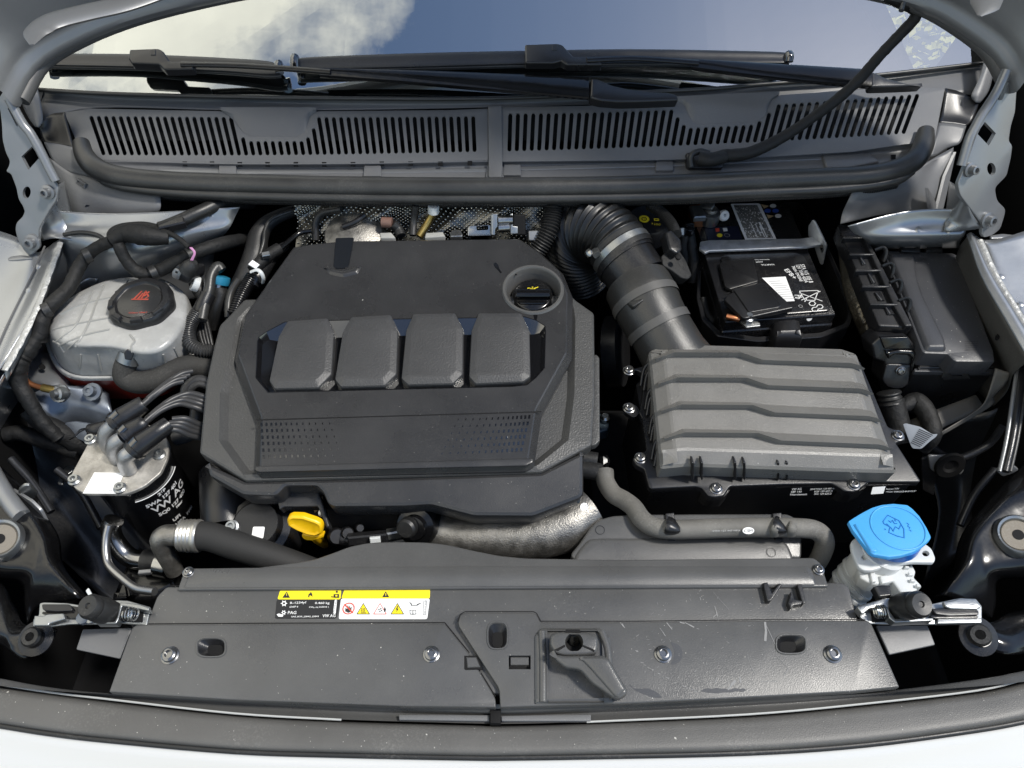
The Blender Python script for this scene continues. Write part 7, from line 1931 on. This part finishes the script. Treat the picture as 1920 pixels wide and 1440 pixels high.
# stamped black front carriers
def carrier(label, rowsA, rowsB, bush, bolt, tabs, cover):
    t = thing('front_carrier', label, 'body bracket', W(*bush[:2], -.06), 'front carriers')
    patch('pressed_panel', rowsA, black_gl, t, sub=5, thick=.002)
    patch('lower_flange', rowsB, black_gl, t, sub=5, thick=.002)
    u, v, z, r = bush
    c = W(u, v, z); ax = (CAM - c).normalized() * .5 + Vector((0, 0, .8))
    g_lathe([(r * 1.42, -.006), (r * 1.36, .003), (r * 1.22, .007), (r * 1.08, .005), (r, .001)], c, ax, 36, caps=False).obj('bush_ring', zinc_m, t)
    lathe('bush_washer', [(r, .001), (r * .95, .003), (r * .3, .003), (r * .28, -.01)], c, ax, M('dusty_washer', (.20, .18, .15), .65, metal=.4, grain=.5, dust=.3) , t, 36)
    lathe('bush_hole', [(r * .34, .0032), (r * .34, .0036), (0, .0036)], c, ax, dark_m, t, 20)
    u, v, z, s = bolt
    c = W(u, v, z)
    lathe('flange_washer', [(.024 * s, -.002), (.024 * s, .001), (.014 * s, .004), (.0135 * s, .006)], c, (0, -.25, 1), black_m, t, 28)
    lathe('bolt_head', [(.013 * s, .004), (.0135 * s, .012), (.011 * s, .015), (.006 * s, .015), (.0055 * s, .010), (0, .010)], c, (-.35 if u > 900 else 0, -.25, 1), rubber_m, t, 24)
    lathe('bolt_socket', [(.006 * s, .0152), (.003 * s, .0152)], c, (-.35 if u > 900 else 0, -.25, 1), dark_m, t, 6)
    for f, q, m in tabs:
        relief('side_tab', f, q, edge(.004, .001), m, t, r=4)
    relief('cover_flap', cover[0], cover[1], edge(.003, .001), cowl_m, t, r=3)
    return t
carrier('black pressed steel front carrier with round bush on the fuel filter side',
        [[(-70, 760, -.04), (-10, 860, -.05), (50, 920, -.055), (108, 1000, -.06), (120, 1062, -.07), (166, 1120, -.08)],
         [(-70, 800, -.02), (-20, 890, -.025), (36, 940, -.03), (82, 1000, -.035), (100, 1056, -.04), (150, 1122, -.06)],
         [(-80, 860, -.02), (-40, 960, -.03), (20, 985, -.035), (66, 1016, -.035), (84, 1066, -.04), (128, 1128, -.07)],
         [(-80, 1000, -.03), (-40, 1040, -.04), (10, 1060, -.045), (54, 1068, -.045), (60, 1100, -.06), (70, 1140, -.09)],
         [(-80, 1080, -.06), (-40, 1085, -.07), (0, 1086, -.08), (40, 1094, -.08), (44, 1130, -.09), (50, 1170, -.10)]],
        [[(-60, 1090, -.06), (0, 1092, -.07), (30, 1140, -.08), (46, 1170, -.06), (96, 1176, -.05), (108, 1180, -.05)],
         [(-60, 1150, -.06), (0, 1176, -.05), (20, 1190, -.045), (50, 1190, -.042), (84, 1192, -.042), (100, 1200, -.045)],
         [(-60, 1180, -.08), (0, 1208, -.06), (20, 1222, -.05), (44, 1236, -.05), (70, 1224, -.05), (92, 1214, -.06)]],
        (0, 1012, -.028, .021), (68, 1197, -.038, .9),
        [(F3((35, 925, -.03), (72, 920, -.03), (60, 945, -.06)), D2((130, 885), (175, 842), (220, 840), (285, 905), (235, 965), (190, 940)), zinc_m),
         (F3((20, 930, -.05), (80, 970, -.05), (60, 985, -.09)), D2((80, 870), (230, 960), (300, 1030), (366, 1150), (330, 1160), (60, 930)), grey_paint)],
        (H(-.02, .1, .36), D5((620, 880), (990, 868), (900, 1100), (570, 1030))))
carrier('black pressed steel front carrier with round bush on the washer bottle side',
        [[(2000, 740, -.04), (1930, 850, -.05), (1860, 930, -.055), (1804, 1000, -.06), (1782, 1076, -.07), (1750, 1120, -.08)],
         [(2000, 790, -.02), (1944, 890, -.025), (1884, 940, -.03), (1826, 1000, -.035), (1806, 1060, -.04), (1770, 1116, -.06)],
         [(2010, 860, -.02), (1960, 960, -.03), (1896, 985, -.035), (1844, 1020, -.035), (1828, 1066, -.04), (1800, 1130, -.07)],
         [(2010, 1000, -.03), (1960, 1040, -.04), (1900, 1058, -.045), (1856, 1070, -.045), (1850, 1096, -.06), (1840, 1150, -.09)],
         [(2010, 1080, -.06), (1960, 1085, -.07), (1920, 1086, -.08), (1872, 1090, -.08), (1868, 1130, -.09), (1860, 1160, -.10)]],
        [[(1990, 1120, -.06), (1930, 1140, -.07), (1890, 1150, -.07), (1862, 1166, -.055), (1812, 1172, -.05), (1796, 1184, -.05)],
         [(1990, 1170, -.06), (1920, 1196, -.05), (1890, 1196, -.045), (1858, 1190, -.042), (1820, 1192, -.042), (1804, 1200, -.045)],
         [(1990, 1196, -.08), (1930, 1222, -.06), (1892, 1228, -.05), (1860, 1222, -.05), (1830, 1220, -.05), (1808, 1216, -.06)]],
        (1908, 1004, -.028, .021), (1834, 1193, -.038, 1.0),
        [(F3((1870, 880, -.03), (1912, 876, -.03), (1890, 900, -.06)), E4((905, 1170), (980, 1115), (1050, 1120), (1110, 1155), (1050, 1190), (960, 1220)), grey_paint)],
        (H(-.02, .1, .36), D8((672, 700), (940, 700), (980, 800), (740, 852))))
# painted steel fender ends in the far corners
for pts in ([(-40, 700), (0, 720), (14, 800), (8, 900), (-40, 880)], [(1946, 650), (1906, 700), (1884, 800), (1876, 880), (1960, 900)]):
    pass
lamp = thing('left_headlamp_back', 'pale grey round headlamp backing at the left edge below the inner wing', 'headlamp', W(0, 900, -.05))
tube('lamp_rim', T3([(-24, 868, -.02), (-4, 905, -.02), (18, 940, -.025), (40, 968, -.03)]), .012, grey_paint, lamp, 14, 6)
rbf = thing('wing_drain_channel', 'ribbed black and grey rubber strip hanging at the right edge of the bay', 'strip', W(1895, 800, -.0))
for k, (dx_, m_, r_) in enumerate(((0, grey_paint, .003), (10, black_m, .006), (20, seal_m, .003))):
    tube('strip_rib', T3([(1910 + dx_ * .9, 676, .03), (1900 + dx_, 740, .02), (1888 + dx_, 820, .0), (1874 + dx_, 884, -.02)]), r_, m_, rbf, 10, 6)

# ---------------------------------------------------------------- washer bottle neck
wc = thing('washer_filler', 'white washer bottle neck with wide bright blue cap showing embossed wiper symbol', 'washer filler', W(1660, 1050, -.05))
FWc = H(.030, -.08, .5, .04, .45)
cp_ = D8((526, 158), (560, 136), (600, 112), (650, 86), (700, 71), (762, 65), (835, 72), (862, 92), (900, 132), (936, 190), (960, 240), (950, 256), (905, 296), (866, 318), (800, 338), (740, 345), (660, 332), (640, 320), (590, 258), (550, 205))
relief('cap', FWc, cp_, [(0, -.006), (0, -.002), (.0008, -.0004), (.0025, .0)], blue_m, wc, r=3, sharp=50)
ring_c = FWc.px(*D8((785, 192))[0])
rr_ = (Vector(FWc.px(*D8((925, 200))[0])) - Vector(ring_c)).length
def cring(f, c, r, w, h, n=48):
    P = [f.P((c[0] + r * cos(2 * pi * k / n), c[1] + r * sin(2 * pi * k / n)), h) for k in range(n + 1)]
    return P
tube('cap_ring', cring(FWc, ring_c, rr_, 0, .0002), .0012, blue_m, wc, 8, 1)
tube('cap_skirt', [FWc.at(1678, 992, -.006), FWc.at(1678, 992, -.020)], .036, M('blue_skirt', (.010, .12, .45), .4), wc, 40, 2)
relief('hinge_rib', FWc.up(.0002), D8((552, 176), (566, 172), (680, 316), (668, 326), (640, 318)), [(0, -.001), (.001, .0018), (.0025, .0026)], blue_m, wc, r=3, sharp=60)
emb = M('blue_emboss', (.012, .17, .52), .45)
def emboss(pts, w=.0007):
    P = [FWc.at(*q, .0003) for q in D8(pts)]
    return tube('embossed_symbol', P, w, emb, wc, 6, 1)
emboss([(708, 160), (732, 128), (790, 156), (816, 200), (818, 246), (780, 236), (738, 218), (744, 190), (712, 172), (708, 160)])
emboss([(726, 172), (752, 196), (760, 212), (772, 188), (790, 200), (800, 180)])
emboss([(736, 156), (748, 166), (756, 154), (768, 172), (780, 170)])
emboss([(768, 150), (774, 160)]); emboss([(716, 198), (722, 204)])
for k in range(3): emboss([(830 + k * 6, 168 + k * 18), (842 + k * 6, 176 + k * 16), (836 + k * 8, 184 + k * 14)], .0005)
FN = H(.004, -.05, .5, .03, .45)
relief('neck_flange', FN, D8((540, 268), (560, 245), (760, 230), (930, 275), (962, 300), (982, 350), (974, 372), (860, 370), (740, 386), (650, 414), (604, 412), (578, 392), (548, 318)), edge(.006, .002), white_pl, wc, r=6, holes=[oval(*D8((930, 326))[0], 7, 5.4, 18, .2), oval(*D8((612, 346))[0], 6.5, 5.2, 16)], hdepth=.006)
decal('hole_back', FN, oval(*D8((612, 346))[0], 8, 7, 16), white_pl, wc, -.006)
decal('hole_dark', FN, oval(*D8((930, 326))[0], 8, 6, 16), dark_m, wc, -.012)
tube('neck', T3([(1655, 1034, .0), (1630, 1062, -.03), (1606, 1088, -.06), (1588, 1110, -.085)]), [.029, .027, .026, .026], white_pl, wc, 30, 6)
for k in range(3):
    a = Vector(W(1615 - 10 * k, 1078 + 11 * k, -.05 - .01 * k)); tube('neck_ring', [a, a + Vector((-.003, -.001, -.004))], .0285, white_pl, wc, 28, 2)
relief('bracket_block', H(-.008, -.05, .45), D8((578, 400), (650, 414), (740, 386), (820, 392), (860, 380), (880, 420), (870, 450), (910, 490), (880, 520), (850, 552), (800, 530), (760, 470), (690, 488), (640, 480), (590, 450)), edge(.02, .003), white_pl, wc, r=3)
for (x, y) in ((830, 392), (850, 430), (860, 462), (890, 490)):
    q = D8((x - 10, y - 8), (x + 14, y - 2), (x + 18, y + 10), (x - 8, y + 8))
    relief('neck_tooth', H(-.003, -.05, .45), q, edge(.01, .0015), white_pl, wc, r=1)
for q in (D8((640, 424), (668, 420), (676, 470), (650, 474)), D8((692, 440), (730, 436), (734, 476), (700, 482))):
    relief('neck_rib', H(-.004, -.05, .45), q, edge(.01, .002), white_pl, wc, r=2)

# ---------------------------------------------------------------- radiator top with coolant hose (right of centre)
sh_ = thing('radiator_shroud', 'dark plastic radiator shroud behind the slam panel on the right', 'shroud', W(1300, 1010, -.03))
FSh = H(-.022, .2, .5)
relief('shroud_top', FSh, D4((20, 1060), (70, 985), (110, 945), (180, 925), (300, 918), (620, 916), (1060, 915), (1105, 940), (1130, 975), (1128, 1140), (1000, 1136), (1000, 1160), (0, 1160), (-30, 1120)), edge(.03, .003), slam_m, sh_, r=8)
relief('shroud_front', FSh.up(.003), D4((0, 1110), (60, 1040), (110, 1034), (1010, 1034), (1060, 1060), (1090, 1130), (1090, 1170), (-20, 1170)), edge(.01, .005), slam_m, sh_, r=10)
ring_decal(FSh, FSh.px(*D4((120, 997))[0]), .0055, .0065, black_m, sh_, 'moulded_ring', .0005)
ring_decal(FSh.up(.003), FSh.px(*D4((972, 1112))[0]), .0055, .0065, black_m, sh_, 'moulded_ring', .0008)
for x in (468, 1005):
    relief('hose_saddle', FSh.up(.004), D4((x - 22, 912), (x + 24, 908), (x + 26, 960), (x + 30, 1050), (x - 10, 1052), (x - 20, 960)), edge(.008, .0015), black_m, sh_, r=2)
rhz = thing('radiator_hose', 'dusty grey coolant hose bending along the radiator shroud to the right', 'hose', W(1300, 990, .0))
tube('hose', T3([(1133, 884, -.02), (1136, 904, -.022), (1150, 926, -.02), (1170, 938, -.015), (1188, 952, -.01), (1204, 974, -.006), (1226, 988, -.004), (1262, 993, -.002), (1340, 991, -.001), (1420, 989, .0), (1500, 990, .0), (1532, 996, -.008), (1546, 1014, -.02), (1540, 1040, -.04), (1524, 1066, -.06)]),
     [.0135] + [.0128] * 11 + [.0128, .0125, .012], hose_m, rhz, 20, 8)
tube('stub', T3([(1094, 860, -.02), (1120, 864, -.02)]), .012, rubber_m, rhz, 16, 2); tube('stub', T3([(1094, 880, -.025), (1130, 886, -.022)]), .013, rubber_m, rhz, 16, 3)
lathe('union_star', [(.009, 0), (.009, .006), (.004, .010), (0, .010)], W(1130, 866, -.018), (.7, -.2, .5), black_gl, rhz, 10, lobes=5, lobe=.15)
for u0 in (1262, 1462):
    P = [W(u0 - 3, 1002, -.001) , W(u0 - 1, 994, .013), W(u0 + 1, 984, .014), W(u0 + 4, 978, .004)]
    tube('hose_clip', P, .0055, black_m, rhz, 10, 5, flat=(1.9, .5))
P = [W(1452, 1004, .0), W(1454, 992, .0145), W(1456, 982, .0125)]
tube('clip_yoke', P, .004, hose_m, rhz, 10, 4, flat=(1.5, .8)); tube('clip_yoke', [p + Vector((.022, 0, 0)) for p in P], .004, hose_m, rhz, 10, 4, flat=(1.5, .8))
fhs = F3((1392, 994, .0118), (1412, 994, .0118), (1394, 1001, .0095))
decal('white_mark', fhs, oval(1403, 995, 11, 6.5, 20), white_lab, rhz, .0006)
text(fhs, 'CSM', (1395, 998), (1411, 997), print_k, rhz, hpx=5, h=.001)
text(F3((1330, 994, .0118), (1390, 994, .0118), (1334, 1001, .0095)), '5WA 121 447 MPX', (1336, 997), (1388, 996), print_g, rhz, hpx=3, h=.0008)
# ---------------------------------------------------------------- dust specks lying on the upper surfaces
speck_m = M('dust_speck', (.42, .41, .38), .9)
rnd = random.Random(21)
def specks(o, par, box_, n, s0=.00025, s1=.0006):
    g = G()
    u0, v0, u1, v1 = box_
    k = 0
    while k < n:
        k += 1
        u, v = rnd.uniform(u0, u1), rnd.uniform(v0, v1)
        d = ray(u, v).normalized()
        onto(o, u, v)
        p, nn, i, dd = _bvh[o.name].ray_cast(CAM, d)
        if p is None or abs(nn.z) < .6: continue
        if nn.z < 0: nn = -nn
        a = rnd.uniform(0, pi); x = Vector((cos(a), sin(a), 0)); x = (x - nn * x.dot(nn)).normalized(); y = nn.cross(x)
        r = rnd.uniform(s0, s1) * (1 + (rnd.random() < .06) * 1.2); q = p + nn * .00025
        l = rnd.uniform(.7, 1.6)
        g.add([q + x * r * l, q + y * r, q - x * r * l, q - y * r], [(0, 1, 2, 3)])
    ob = g.obj('dust', speck_m, par, 0, merge=0, kind='stuff')
def kids(par, name):
    return [c for c in bpy.data.objects if c.parent == par and c.name.split('.')[0] == name]
specks(kids(ec, 'centre_panel')[0], ec, (430, 440, 1080, 890), 110, .0002, .0004)
specks(kids(ec, 'base_shell')[0], ec, (370, 560, 1120, 900), 60, .0002, .0004)
specks(kids(ec, 'front_skirt')[0], ec, (380, 860, 1100, 970), 45, .0002, .0004)
for o in kids(sp, 'lower_panel'): specks(o, sp, (200, 1148, 1690, 1325), 190, .0002, .00045)
specks(kids(sp, 'middle_strip')[0], sp, (270, 1092, 1610, 1170), 170, .0002, .00045)
specks(kids(ab, 'lid')[0], ab, (1220, 640, 1690, 880), 150, .0002, .0004)
specks(kids(fx, 'lid')[0], fx, (1650, 470, 1870, 690), 120)
for o in kids(scu, 'grille_panel'): specks(o, scu, (120, 160, 1780, 310), 90, .0002, .0004)
specks(kids(fsl, 'seal_body')[0], fsl, (0, 1280, 1920, 1420), 260)

# ---------------------------------------------------------------- pieces that belong to a part go under it
NEST = [('battery', 'lid', ('lettering', 'recycling_mark', 'white_sticker', 'ring_mark', 'handle_recess')), ('oil_filler_cap', 'cap_body', ('grip', 'grip_step', 'oil_symbol')),
        ('washer_filler', 'cap', ('cap_ring', 'hinge_rib', 'embossed_symbol', 'cap_skirt')), ('washer_filler', 'neck', ('neck_ring',)), ('washer_filler', 'bracket_block', ('neck_tooth', 'neck_rib')),
        ('air_filter_box', 'lid', ('rib', 'clip_fin')), ('air_filter_box', 'flange', ('side_fin', 'lug_post')),
        ('engine_cover', 'centre_panel', ('rear_bulge', 'rear_notch', 'filler_funnel', 'parting_line', 'perforation', 'band_lip')), ('engine_cover', 'front_skirt', ('notch_wall',)),
        ('fuse_box', 'lid', ('lid_shoulder', 'embossed_arrow', 'embossed_mark', 'latch', 'rear_catch')), ('fuse_box', 'lower_case', ('rim',)),
        ('fuel_filter', 'canister', ('white_line',)), ('fuel_filter', 'lid_plate', ('lid_screw', 'white_sticker')),
        ('radiator_cover', 'handle_frame', ('frame_ridge',)), ('scuttle_panel', 'front_ledge', ('drain_slot', 'carrier_block')),
        ('wiper', 'blade', ('rubber_edge', 'end_cap')), ('wiper', 'connector', ('release_button',)), ('wiper', 'arm', ('pivot_head',)),
        ('cable_comb', 'channel', ('cross_rib', 'hoop', 'cable_window', 'window_bar')), ('terminal_cover', 'cover_plate', ('cover_panel',)), ('dipstick', 'loop_handle', ('loop_neck',)),
        ('bonnet_release_handle', 'hub', ('hub_slit', 'hub_notch', 'hub_pin')), ('bonnet_release_handle', 'lever', ('lever_top',)), ('radiator_hose', 'hose', ('white_mark', 'hose_clip', 'clip_yoke')),
        ('intake_bellows', 'hose_clamp', ('clamp_screw', 'clamp_housing')), ('refrigerant_hose', 'crimped_collar', ('yellow_dot',)), ('front_carrier', 'bolt_head', ('bolt_socket',)),
        ('front_carrier', 'bush_ring', ('bush_washer',)), ('bonnet', 'inner_panel', ('stiffening_bead', 'insulation_pad'))]
for tn, pn, subs in NEST:
    for root in [o for o in bpy.data.objects if o.parent is None and o.name.split('.')[0] == tn]:
        part = kids(root, pn)[0]
        for sn in subs:
            for c in kids(root, sn):
                c.parent = part
                c.matrix_parent_inverse = Matrix.Identity(4)
for o in bpy.data.objects:
    if '_wl' in o: del o['_wl']
